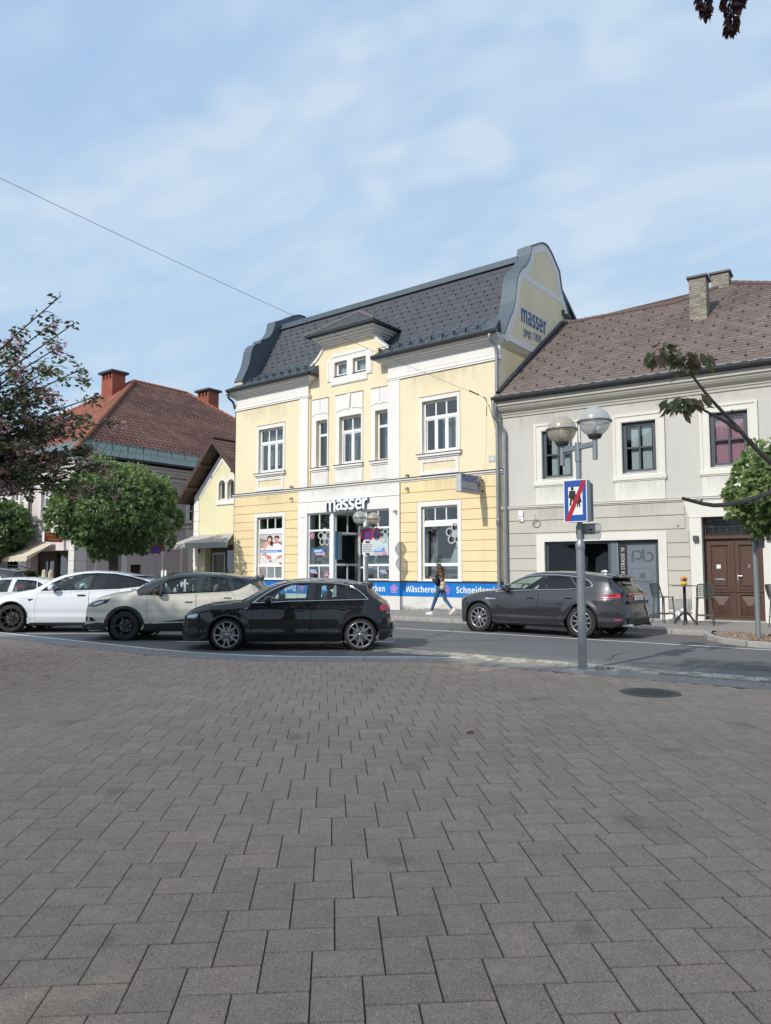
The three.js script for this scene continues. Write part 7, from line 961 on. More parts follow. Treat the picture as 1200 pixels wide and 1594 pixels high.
{ const t = thing('sign_post', 'thin grey pole that carries the sign right of the ball maple', 'sign post', [-10.24, 0.1, -33.0]); part('pole', bar([0, 0, 0], [0, 3.1, 0], 0.032, 0.032, 10), M.galv, t); part('cap', moved(new THREE.SphereGeometry(0.036, 8, 6), 0, 3.1, 0), M.zinc, t); }
{ const t = thing('sign_post', 'bare galvanised pole standing in the planted corner by the brown door', 'sign post', [8.47, 0.12, -16.95]); part('pole', bar([0, 0, 0], [0, 2.78, 0], 0.055, 0.055, 14), M.galv, t); part('cap', moved(new THREE.SphereGeometry(0.057, 10, 6), 0, 2.78, 0), M.zinc, t); part('clamp', merge([2.33, 2.08].map((y) => bar([0, y, 0], [0, y + 0.04, 0], 0.064, 0.064, 14))), M.zinc, t); part('box', box(0.06, 2.05, -0.10, 0.20, 2.36, 0.06, 0.01), M.signGrey, t); }
// ---- shop signs
{
  const t = thing('shop_sign', 'white block letters spelling the shop name above the entrance', 'shop sign', st(0, 0, 0.05), RY), s = 'masser', raw = [...s].map((c) => { const g = new TextGeometry(c, { font, size: 1, depth: 1, curveSegments: 6, bevelEnabled: false }); g.computeBoundingBox(); return [g, g.boundingBox]; });
  const gap = 0.03, tot = raw.reduce((a, [, b]) => a + b.max.x - b.min.x, 0) + gap * 5, W = 2.38, H = 0.455, y0 = 4.235; let x = -3.96; const hh = Math.max(...raw.map(([, b]) => b.max.y));
  for (const [g, b] of raw) { const sx = W / tot, sy = H / hh, w = (b.max.x - b.min.x) * sx, L = sub('letter', t); const mk = (z0, d, k) => { const h = g.clone(); h.translate(-b.min.x, 0, 0); h.scale(sx, sy, d); h.translate(x, y0, z0); return flat(h); }; part('letter_side', mk(0.02, 0.12), M.letterSide, L); part('letter_face', mk(0.141, 0.018), M.letter, L); x += w + gap * sx; }
}
{
  const t = thing('hanging_sign', 'grey projecting light box sign with blue shop name on the right wall', 'shop sign', st(3.77, 4.46, 0), RY);
  part('box', box(-0.10, 0, 0.22, 0.10, 0.63, 1.62, 0.015), plain([0.40, 0.40, 0.43], 0.45), t); part('frame_edge', merge([box(-0.105, -0.01, 0.20, 0.105, 0.012, 1.64, 0.004), box(-0.105, 0.618, 0.20, 0.105, 0.64, 1.64, 0.004)]), M.zinc, t); part('end_face', box(-0.095, 0.01, 1.615, 0.095, 0.62, 1.632, 0.004), plain([0.5, 0.5, 0.54], 0.45), t); part('bracket', merge([0.1, 0.5].map((y) => box(-0.05, y, 0.0, 0.05, y + 0.09, 0.23, 0.01))), M.iron, t);
  const face = (g) => { const h = g.clone(); h.applyMatrix4(new THREE.Matrix4().makeRotationY(Math.PI / 2)); h.translate(0.101, 0, 0); return flat(h); }; // local x -> -z, so it reads from the right
  part('lettering', face(text('masser', -1.54, 0.375, 1.02, 0.30, 0, 0.004)), M.blueDark, t); part('lettering', face(text('SAUBER MACHT FREUDE', -1.5, 0.07, 1.2, 0.075, 0, 0.003)), plain([0.16, 0.24, 0.36], 0.5), t); part('flower_mark', face(merge(flower(-0.42, 0.32, 0.16, 0.022, 0.004, 0.008))), M.blueDark, t); part('faded_patch', face(box(-1.2, 0.19, 0, -0.65, 0.33, 0.002)), plain([0.46, 0.36, 0.38], 0.6), t);
}
{ // red and gold sign at the corner of the pink house
  const p = st(-18.3 - 1.05, 3.15, 3.5), t = thing('hanging_sign', 'small red shop sign with gold letters on the pink house corner', 'shop sign', p, RY);
  part('box', box(-0.09, 0, 0.15, 0.09, 0.50, 1.15, 0.01), M.signWhite, t); const face = (g) => { const h = g.clone(); h.applyMatrix4(new THREE.Matrix4().makeRotationY(Math.PI / 2)); h.translate(0.091, 0, 0); return flat(h); }; part('red_face', face(box(-1.13, 0.02, 0, -0.17, 0.48, 0.006)), plain([0.30, 0.025, 0.025], 0.45), t); const gold = plain([0.60, 0.27, 0.03], 0.4); part('lettering', face(text('Himmel', -1.06, 0.29, 0.82, 0.15, 0.006, 0.004)), gold, t); part('lettering', face(text('Shop', -0.93, 0.09, 0.56, 0.15, 0.006, 0.004)), gold, t);
}
// ---- window stickers and posters of the shop
{
  const stick = (u, v, s, label, k) => { const t = thing('window_sticker', label, 'sticker', st(u, v, -0.055), RY); part('blue_bar', box(0, 0, 0, 0.62 * s, 0.14 * s, 0.003), plain([0.03, 0.30, 0.78], 0.5), t); part('lettering', text('masser', 0.06 * s, 0.03 * s, 0.44 * s, 0.13 * s, 0.003, 0.002), M.signWhite, t); part('pink_strip', box(0.12 * s, -0.10 * s, 0, 0.58 * s, -0.02 * s, 0.003), plain([0.62, 0.40, 0.46], 0.5), t); part('flower_mark', merge(flower(0.62 * s, -0.06 * s, 0.11 * s, 0.03 * s, 0.003, 0.006)), plain([0.62, 0.30, 0.42], 0.5), t); return t; };
  stick(-4.83, 2.46, 1.0, 'blue shop sticker inside the big left entrance window'); stick(-5.05, 1.63, 0.65, 'small blue sticker low in the left entrance window'); stick(-1.52, 2.46, 1.05, 'blue shop sticker on the pale poster, right entrance window'); stick(-1.12, 1.62, 0.55, 'small blue sticker low in the right entrance window');
  const poster = (u, v, w, h, off, label) => { const t = thing('poster', label, 'poster', st(u, v, off), RY); part('sheet', box(0, 0, 0, w, h, 0.004), plain([0.52, 0.62, 0.60], 0.6), t); return t; };
  poster(-1.66, 2.30, 0.98, 0.72, -0.075, 'pale green poster in the right entrance window');
  { const t = thing('poster', 'blue and pale green poster in the glazed entrance side', 'poster', st(-3.56, 2.15, -0.50), RY - 1.22); part('sheet', box(0, 0, 0, 0.45, 1.2, 0.004), plain([0.42, 0.52, 0.50], 0.6), t); part('blue_half', box(0.45, 0, 0, 0.80, 1.2, 0.004), plain([0.10, 0.33, 0.58], 0.6), t); }
  { const t = thing('notice', 'white paper notices stuck on the glass beside the entrance', 'notice', st(-2.1, 2.0, -0.30), RY - 0.3); part('sheet', box(-0.22, 0.35, 0, 0.12, 0.85, 0.004), M.signWhite, t); part('sheet', box(-0.15, -0.1, 0, 0.2, 0.28, 0.004), M.signGrey, t); }
  const decal = (u, v, r, rgb, label) => { const t = thing('flower_sticker', label, 'sticker', st(u, v, -0.06), RY); part('flower_mark', merge(flower(0, 0, r, r * 0.14, 0, 0.003)), plain(rgb, 0.6), t); };
  decal(-4.18, 3.13, 0.42, [0.42, 0.43, 0.43], 'grey flower ring sticker high in the left entrance window'); decal(2.52, 3.06, 0.44, [0.40, 0.42, 0.42], 'grey flower ring sticker high in the right wing shop window'); decal(-0.82, 3.08, 0.33, [0.36, 0.44, 0.42], 'pale green flower ring sticker in the right entrance window'); decal(-4.95, 3.22, 0.18, [0.66, 0.36, 0.44], 'pink flower sticker top left in the entrance window'); decal(-4.05, 1.5, 0.2, [0.62, 0.36, 0.44], 'pink flower sticker low beside the entrance post'); decal(-4.48, 2.03, 0.13, [0.03, 0.035, 0.04], 'small black flower sticker in the left entrance window'); decal(1.74, 2.06, 0.17, [0.03, 0.045, 0.045], 'small black flower sticker low in the right wing window');
  { const t = thing('dust_cover', 'pale translucent cloth hanging in the right wing shop window', 'cloth', st(2.05, 1.9, -0.35), RY); part('cloth', polyMesh([[0, 0, 0], [0.62, 0, -0.02], [0.62, 1.25, -0.02], [0.52, 1.2, 0.02], [0.3, 0.62, 0.05]], [[0, 1, 4], [1, 2, 3, 4]]), plain([0.52, 0.60, 0.57], 0.7), t); }
  // display walls behind the shop glass
  for (const [a, b, y0, y1, off, k] of [[-5.1, -4.55, 1.9, 4.1, -0.9, 0.20], [-5.1, -3.9, 1.3, 2.25, -0.55, 0.22], [1.05, 1.38, 1.85, 3.4, -0.6, 0.22], [1.05, 2.6, 1.3, 2.15, -0.5, 0.24], [-1.8, -0.6, 1.3, 2.2, -0.5, 0.27]]) { const t = thing('display_panel', ['grey display wall left inside the entrance window', 'low grey display board in the left entrance window', 'grey display wall left inside the right wing window', 'low grey display board in the right wing window', 'low grey display board in the right entrance window'][used.display_panel === undefined ? 0 : used.display_panel + 1], 'display panel', st(a, y0, off), RY); part('board', box(0, 0, 0, b - a, y1 - y0, 0.02, 0.004), plain([k, k * 1.02, k * 1.02], 0.8), t); }
  { // photograph of a couple folding laundry: flat print on the left shop window
    const W = 384, H = 576, cv = document.createElement('canvas'); cv.width = W; cv.height = H; const c = cv.getContext('2d');
    const fill = (s) => { c.fillStyle = s; }, ell = (x, y, a, b, rot = 0) => { c.beginPath(); c.ellipse(x, y, a, b, rot, 0, 7); c.fill(); }, poly = (...p) => { c.beginPath(); p.forEach((q, i) => i ? c.lineTo(...q) : c.moveTo(...q)); c.closePath(); c.fill(); };
    const g = c.createLinearGradient(0, 0, W, H); g.addColorStop(0, '#b9b6b4'); g.addColorStop(0.4, '#d5d3d6'); g.addColorStop(1, '#cfcdc6'); fill(g); c.fillRect(0, 0, W, H);
    fill('#8b7f78'); poly([0, 100], [150, 150], [150, 170], [0, 190]); fill('#a79a92'); poly([0, 190], [384, 170], [384, 250], [0, 280]); fill('#8d6b62'); poly([270, 150], [384, 215], [384, 240], [270, 175]);
    fill('#d9a48f'); ell(130, 235, 62, 85, 0.3); poly([60, 330], [120, 200], [160, 210], [100, 380]); fill('#e9e4e6'); poly([95, 300], [130, 225], [205, 250], [190, 340], [90, 340]); fill('#3d2523'); ell(165, 120, 48, 62); ell(195, 195, 28, 60, -0.3); fill('#e3b29b'); ell(160, 135, 30, 40, -0.15); fill('#b5685f'); ell(160, 158, 9, 3); 
    fill('#eef0f6'); poly([200, 330], [220, 215], [300, 195], [375, 250], [380, 345]); fill('#2e241f'); ell(282, 102, 42, 38); fill('#d99a86'); ell(275, 140, 33, 44, 0.1); fill('#c98975'); poly([255, 170], [300, 165], [300, 205], [262, 210]);
    fill('#4a8fd0'); c.fillRect(0, 318, W, 42); fill('#ffffff'); c.font = 'bold 22px sans-serif'; c.fillText('ZU HAUSE WIE IM HIMMEL', 22, 347);
    fill('#e8eaee'); poly([60, 372], [380, 360], [384, 480], [90, 470]); fill('#cf8d7a'); poly([30, 380], [100, 370], [160, 460], [110, 480]); poly([300, 430], [384, 400], [384, 450], [260, 490]); fill('#d8787a'); ell(150, 450, 50, 36, 0.4); fill('#f1efec'); ell(75, 455, 45, 38); fill('#dedad6'); poly([0, 490], [384, 470], [384, 576], [0, 576]); fill('#3c3836'); ell(190, 515, 32, 14); ell(355, 560, 30, 14); fill('#ffffff'); ell(205, 512, 12, 8); fill('#5a4743'); ell(95, 440, 9, 14); ell(60, 470, 12, 6);
    const tx = new THREE.CanvasTexture(cv); tx.colorSpace = THREE.SRGBColorSpace; const t = thing('poster', 'printed photo of a couple with laundry filling the left wing shop window', 'poster', st(-8.33, 1.96, -0.108), RY); const pg = new THREE.PlaneGeometry(1.52, 1.5); pg.translate(0.76, 0.75, 0.003); const pm = new THREE.MeshStandardMaterial({ map: tx, roughness: 0.5 }); part('print', pg, pm, t); part('backing', box(0, 0, -0.004, 1.52, 1.5, 0.0), M.signGrey, t);
    const t2 = thing('poster', 'pale printed strip low in the left wing shop window', 'poster', st(-8.33, 1.36, -0.13), RY); part('sheet', box(0, 0, 0, 1.52, 0.5, 0.003), plain([0.56, 0.55, 0.52], 0.6), t2); part('flower_mark', merge(flower(0.22, 0.28, 0.2, 0.09, 0.003, 0.006)), plain([0.5, 0.28, 0.3], 0.6), t2); part('flower_mark', merge(flower(0.80, 0.30, 0.14, 0.03, 0.003, 0.006)), plain([0.3, 0.28, 0.42], 0.6), t2);
  }
}
// ---- bar stools and table before the grey house
const bistro = 'bar stools before the grey house';
function makeStool(label, pos, ry) {
  const t = thing('bar_stool', label, 'bar stool', pos, ry, bistro), k = M.iron, mesh = plain([0.035, 0.05, 0.05], 0.6);
  const leg = (x, z, s) => part('leg', bar([x * 1.18, 0, z * 1.15], [x * 0.92, s, z * 0.92], 0.016, 0.019, 8), k, t);
  for (const x of [-0.19, 0.19]) for (const z of [-0.2, 0.2]) leg(x, z, 0.76);
  part('foot_rail', merge([bar([-0.215, 0.28, -0.222], [0.215, 0.28, -0.222], 0.014), bar([-0.215, 0.28, 0.222], [0.215, 0.28, 0.222], 0.014), bar([-0.215, 0.28, -0.222], [-0.215, 0.28, 0.222], 0.014), bar([0.215, 0.28, -0.222], [0.215, 0.28, 0.222], 0.014)]), k, t);
  const seatG = []; for (let i = -6; i <= 6; i++) { seatG.push(box(i * 0.034 - 0.011, 0.765, -0.20, i * 0.034 + 0.011, 0.78, 0.20), box(-0.21, 0.763, i * 0.032 - 0.010, 0.21, 0.778, i * 0.032 + 0.010)); } part('seat', merge([...seatG, slab([[-0.23, -0.22], [0.23, -0.22], [0.23, 0.22], [-0.23, 0.22]], 0, 0.022, [rect(-0.20, -0.195, 0.20, 0.195)]).rotateX(-Math.PI / 2).translate(0, 0.758, 0)]), mesh, t);
  // backrest on the -x side, leaning out, with an open mesh
  const B = [], P = (s, h) => [-0.215 - 0.10 * h / 0.36 - 0.03 * (1 - s * s), 0.79 + h, s * (0.215 - 0.03 * h)]; for (let i = -5; i <= 5; i++) { const s = i / 5.5; B.push(tube([P(s, 0), P(s, 0.12), P(s, 0.24), P(s, 0.345)], 0.009, 6, 4)); } for (const h of [0.05, 0.1, 0.15, 0.2, 0.25, 0.3]) B.push(tube([P(-0.95, h), P(-0.5, h), P(0, h), P(0.5, h), P(0.95, h)], 0.007, 10, 4)); B.push(tube([[-0.19, 0.77, -0.21], P(-1, 0.1), P(-1, 0.27), P(-0.86, 0.35), P(-0.4, 0.36), P(0.4, 0.36), P(0.86, 0.35), P(1, 0.27), P(1, 0.1), [-0.19, 0.77, 0.21]], 0.017, 40, 7)); part('backrest', merge(B), mesh, t);
  return t;
}
{
  makeStool('black mesh bar stool left of the high table, by the glass door', [8.22, 0.12, -22.0], -1.05); const g = RY;
  makeStool('black mesh bar stool right of the high table, before the brown door', [9.05, 0.12, -21.1], -2.05);
  makeStool('black mesh bar stool cut off by the right edge, past the brown door', [10.82, 0.12, -20.35], -1.0);
  const t = thing('bistro_table', 'high round bistro table with thin grey top and black three armed foot', 'table', [8.62, 0.12, -21.42]);
  part('table_top', lathe([[0, 1.095], [0.33, 1.095], [0.345, 1.10], [0.345, 1.115], [0.335, 1.12], [0, 1.12]], 36), plain([0.13, 0.135, 0.14], 0.35), t); part('column', bar([0, 0.28, 0], [0, 1.095, 0], 0.042, 0.042, 14), M.black, t); for (let k = 0; k < 4; k++) { const a = k * Math.PI / 2 + 0.5; part('foot', limb([[0, 0.33, 0], [0.08 * Math.cos(a), 0.31, 0.08 * Math.sin(a)], [0.2 * Math.cos(a), 0.16, 0.2 * Math.sin(a)], [0.31 * Math.cos(a), 0.015, 0.31 * Math.sin(a)]], [0.035, 0.03, 0.026, 0.022], 8), M.black, t); }
  const f = thing('flower_pot', 'small yellow pot with an orange flower on the high table', 'flower pot', [8.60, 1.24, -21.40]); part('pot', lathe([[0, 0], [0.055, 0], [0.085, 0.03], [0.09, 0.075], [0.07, 0.11], [0.06, 0.11], [0.07, 0.07], [0, 0.06]], 20), plain([0.78, 0.48, 0.02], 0.4), f); part('leaf', merge(Array.from({ length: 9 }, (_, k) => { const a = k * 0.7; return polyMesh([[0, 0.09, 0], [0.06 * Math.cos(a), 0.15, 0.06 * Math.sin(a)], [0.11 * Math.cos(a + 0.15), 0.13 + 0.03 * (k % 3), 0.11 * Math.sin(a + 0.15)], [0.06 * Math.cos(a + 0.4), 0.14, 0.06 * Math.sin(a + 0.4)]], [[0, 1, 2, 3]]); })), plain([0.035, 0.09, 0.03], 0.7, { side: THREE.DoubleSide }), f); part('bloom', merge([moved(new THREE.IcosahedronGeometry(0.065, 1), -0.03, 0.215, 0.03), moved(new THREE.IcosahedronGeometry(0.05, 1), 0.06, 0.20, 0)]), plain([0.72, 0.30, 0.10], 0.7), f);
}
{ // cable over the street
  const a = st(3.98, 8.07, 0.22), b = new THREE.Vector3(-9.2, 10.05, -13.6), pts = []; for (let i = 0; i <= 14; i++) { const t = i / 14, p = b.clone().lerp(a, t); p.y -= 0.16 * 4 * t * (1 - t); pts.push(p); }
  const t = thing('overhead_cable', 'thin dark cable spanning the sky down to the yellow house wall', 'cable'); part('cable', tube(pts, 0.006, 60, 5), plain([0.16, 0.16, 0.17], 0.6), t); part('insulator', bar(b.clone().lerp(a, 0.955).toArray(), b.clone().lerp(a, 0.985).toArray(), 0.025, 0.025, 8), M.iron, t); part('anchor', merge([bar(st(3.98, 8.05, 0.0).toArray(), a.toArray(), 0.018, 0.014, 8), tube([a, st(4.1, 7.8, 0.08), st(4.28, 7.25, 0.05), st(4.4, 6.8, 0.05)], 0.008, 16, 5)]), M.iron, t);
}
{ // goods before the pink house, white fence by the maple
  const p = st(-18.3 - 0.95, 0.12, 4.3), t = thing('scarf_stand', 'stand draped with cream scarves at the pink house corner', 'display stand', p, RY); const drape = (x, z, s, k) => { const pr = []; for (let i = 0; i <= 10; i++) { const h = i / 10; pr.push([(0.05 + 0.19 * Math.pow(1 - h, 0.7) + 0.02 * Math.sin(h * 20 + k)) * s, 0.35 + 1.25 * h * s]); } pr.push([0, 0.35 + 1.28 * s]); const g = lathe(pr, 24), q = g.attributes.position; for (let i = 0; i < q.count; i++) { const a = Math.atan2(q.getZ(i), q.getX(i)), f = 1 + 0.16 * Math.sin(a * 7 + k); q.setX(i, q.getX(i) * f); q.setZ(i, q.getZ(i) * f); } g.computeVertexNormals(); return moved(g, x, 0, z); };
  const cl = withMap([0.66, 0.56, 0.40], T.fabric, 0.95); part('scarf', drape(-0.35, 0.1, 1.0, 1), cl, t); part('scarf', drape(0.12, 0.0, 1.02, 3), withMap([0.60, 0.52, 0.40], T.fabric, 0.95), t); part('pole', merge([bar([-0.35, 0, 0.1], [-0.35, 1.6, 0.1], 0.02), bar([0.12, 0, 0], [0.12, 1.6, 0], 0.02), bar([0.4, 0, 0], [0.4, 1.75, 0], 0.025)]), M.iron, t); part('base', box(-0.6, 0, -0.2, 0.5, 0.05, 0.3, 0.01), M.iron, t);
  const f = thing('picket_fence', 'short white picket fence behind the cream crossover', 'fence', [-9.55, 0.1, -31.6], -0.3); for (let k = 0; k < 8; k++) part('picket', slab([[k * 0.16, 0], [k * 0.16 + 0.09, 0], [k * 0.16 + 0.09, k < 2 ? 1.55 : 1.28], [k * 0.16 + 0.045, k < 2 ? 1.62 : 1.36], [k * 0.16, k < 2 ? 1.55 : 1.28]], 0, 0.03), M.pvc, f); part('rail', merge([box(0, 0.3, -0.04, 1.3, 0.38, 0), box(0, 1.0, -0.04, 1.3, 1.08, 0)]), M.pvc, f);
}
// ================================================================ TREES AND PLANTS
const leafMat = (x = {}) => new THREE.MeshPhysicalMaterial({ roughness: 0.55, side: THREE.DoubleSide, transmission: 0.0, ...x });
const thinLeaf = leafMat({ color: 0xffffff, transmission: 0.32, thickness: 0, roughness: 0.9 }), solidLeaf = new THREE.MeshStandardMaterial({ color: 0xffffff, roughness: 0.6, side: THREE.DoubleSide });
// leaf blades, base at the origin, pointing along +y, slightly folded
const ovalLeaf = (() => polyMesh([[0, 0, 0], [-0.20, 0.28, 0.05], [-0.23, 0.55, 0.06], [0, 1, -0.06], [0.23, 0.55, 0.06], [0.20, 0.28, 0.05], [0, 0.5, -0.01]], [[0, 6, 1], [1, 6, 2], [2, 6, 3], [3, 6, 4], [4, 6, 5], [5, 6, 0]]))();
const mapleLeaf = (() => { const v = [[0, 0.0, 0], [-0.5, 0.12, 0.05], [-0.25, 0.32, 0.02], [-0.62, 0.58, 0.10], [-0.2, 0.60, 0.02], [0, 1.05, -0.10], [0.2, 0.60, 0.02], [0.62, 0.58, 0.10], [0.25, 0.32, 0.02], [0.5, 0.12, 0.05], [0, 0.42, -0.03]]; const f = []; for (let i = 0; i < 10; i++) f.push([10, (i + 1) % 10, i]); return polyMesh(v, f); })();
function leaves(parent, name, geo, mat, items, kind) { // items: {p:[x,y,z], d:[dx,dy,dz] pointing direction, r: roll, s: size, c:[r,g,b]}
  const m = new THREE.InstancedMesh(geo, mat, items.length), M4 = new THREE.Matrix4(), Q = new THREE.Quaternion(), R_ = new THREE.Quaternion(), Y = new THREE.Vector3(0, 1, 0), D = new THREE.Vector3(), C = new THREE.Color();
  items.forEach((o, i) => { D.set(...o.d).normalize(); Q.setFromUnitVectors(Y, D); R_.setFromAxisAngle(Y, o.r); Q.multiply(R_); M4.compose(new THREE.Vector3(...o.p), Q, new THREE.Vector3(o.s * (o.w ?? 1), o.s, o.s)); m.setMatrixAt(i, M4); m.setColorAt(i, C.setRGB(...o.c)); });
  m.name = name; m.castShadow = m.receiveShadow = true; parent.add(m); if (kind) m.userData.kind = kind; return m;
}
const mixc = (a, b, t) => a.map((c, i) => c + (b[i] - c) * t);
// clipped ball maple: crown of leaf clumps, each clump a little dome of overlapping leaves
function ballMaple(label, base, h, rx, ry, trunkR, seed, nClump, size, group, perClump = 95, light = [0.115, 0.165, 0.035]) {
  const t = thing('maple_tree', label, 'tree', base, 0, group), r = rng(seed), cy = h, items = [];
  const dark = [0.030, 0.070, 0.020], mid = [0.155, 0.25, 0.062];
  const lump = (d) => 1 + 0.30 * (fbm(d[0] * 1.9 + seed, d[1] * 1.9 + 5, d[2] * 1.9, 2) - 0.5) * 2;
  const cl = []; for (let i = 0; i < nClump; i++) { const y = 1 - 2 * (i + 0.5) / nClump, a = i * 2.39996 + r() * 0.5, q = Math.sqrt(Math.max(0, 1 - y * y)), d = [q * Math.cos(a), y, q * Math.sin(a)], k = lump(d) * (0.74 + 0.40 * r()); cl.push({ d, c: [d[0] * rx * k * 0.86, cy + (d[1] > 0 ? d[1] : d[1] * 0.92) * ry * k * 0.86, d[2] * rx * k * 0.86], R: (0.26 + 0.22 * r()) * rx * 0.66, freshLit: r() }); }
  for (const c of cl) for (let j = 0; j < perClump; j++) {
    const z = r() * 1.5 - 0.5, a = r() * 6.2832, q = Math.sqrt(Math.max(0, 1 - Math.min(1, z * z))); let n = [q * Math.cos(a), z, q * Math.sin(a)]; n = n.map((v, k) => v + c.d[k] * 0.75); const l = Math.hypot(...n) || 1; n = n.map((v) => v / l);
    const R = c.R * (0.72 + 0.36 * r()), p = c.c.map((v, k) => v + n[k] * R);
    const dd = [n[0] * 0.75 + (r() - 0.5) * 0.7, n[1] * 0.55 - 0.62 + (r() - 0.5) * 0.5, n[2] * 0.75 + (r() - 0.5) * 0.7];
    const up = clamp01(0.5 + 0.5 * n[1]), f = clamp01((c.freshLit - 0.6) * 2.2) * up * r(), col = mixc(mixc(dark, mid, clamp01(0.25 + 0.6 * up * (0.5 + r()))), light, f * 0.9 + 0.12 * r());  // up-facing leaves tinted paler: top light painted in, mixed with new growth
    items.push({ p, d: dd, r: r() * 6.28, s: size * (0.7 + 0.6 * r()), c: col });
  }
  for (let j = 0; j < nClump * 14; j++) { const a = r() * 6.28, u = r() * 2 - 1, k = 0.55 + 0.25 * r(), q = Math.sqrt(1 - u * u); items.push({ p: [rx * k * q * Math.cos(a), cy + ry * k * u, rx * k * q * Math.sin(a)], d: [r() - 0.5, -0.5 + r() * 0.4, r() - 0.5], r: r() * 6, s: size * 1.2, c: dark }); }  // inner leaves all dark: shade in the crown gaps put into their colour
  for (let j = 0; j < nClump * 0.35; j++) { const a = r() * 6.28, u = 0.1 + 0.9 * r(), q = Math.sqrt(1 - u * u), d = [q * Math.cos(a), u, q * Math.sin(a)], k = lump(d); for (let s = 0; s < 7; s++) items.push({ p: [d[0] * rx * k + (r() - 0.5) * 0.1, cy + d[1] * ry * k + s * 0.05, d[2] * rx * k + (r() - 0.5) * 0.1], d: [d[0] + r() - 0.5, 0.2 + r() * 0.4, d[2] + r() - 0.5], r: r() * 6, s: size * 0.8, c: mixc(mid, light, 0.7 * r()) }); }
  leaves(t, 'crown', mapleLeaf, thinLeaf, items, 'stuff');
  const top = h - ry * 0.55, g = [limb([[0, 0, 0], [0.03, top * 0.4, 0.02], [-0.02, top * 0.8, 0], [0, top, 0]], [trunkR * 1.25, trunkR, trunkR * 0.95, trunkR * 1.05], 12)]; part('trunk', merge(g), M.bark, t);
  for (let k = 0; k < 7; k++) { const a = k * 0.9 + r(), e = 0.3 + 0.5 * r(); part('branch', limb([[0, top - 0.1, 0], [rx * 0.3 * Math.cos(a), top + ry * 0.25, rx * 0.3 * Math.sin(a)], [rx * 0.72 * Math.cos(a), cy + ry * (e - 0.3), rx * 0.72 * Math.sin(a)]], [trunkR * 0.5, trunkR * 0.3, trunkR * 0.1], 6), M.bark, t); }
  return t;
}
const maples = 'clipped maples along the street';
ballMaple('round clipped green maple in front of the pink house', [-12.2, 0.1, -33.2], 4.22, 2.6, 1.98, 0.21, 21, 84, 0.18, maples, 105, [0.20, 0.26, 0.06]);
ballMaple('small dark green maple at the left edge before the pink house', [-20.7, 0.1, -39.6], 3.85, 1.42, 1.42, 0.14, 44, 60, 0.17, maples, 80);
ballMaple('yellow green maple cut off by the right edge above the planted corner', [9.2, 0.1, -15.9], 3.22, 1.5, 0.92, 0.13, 63, 88, 0.12, maples, 85, [0.34, 0.38, 0.09]);
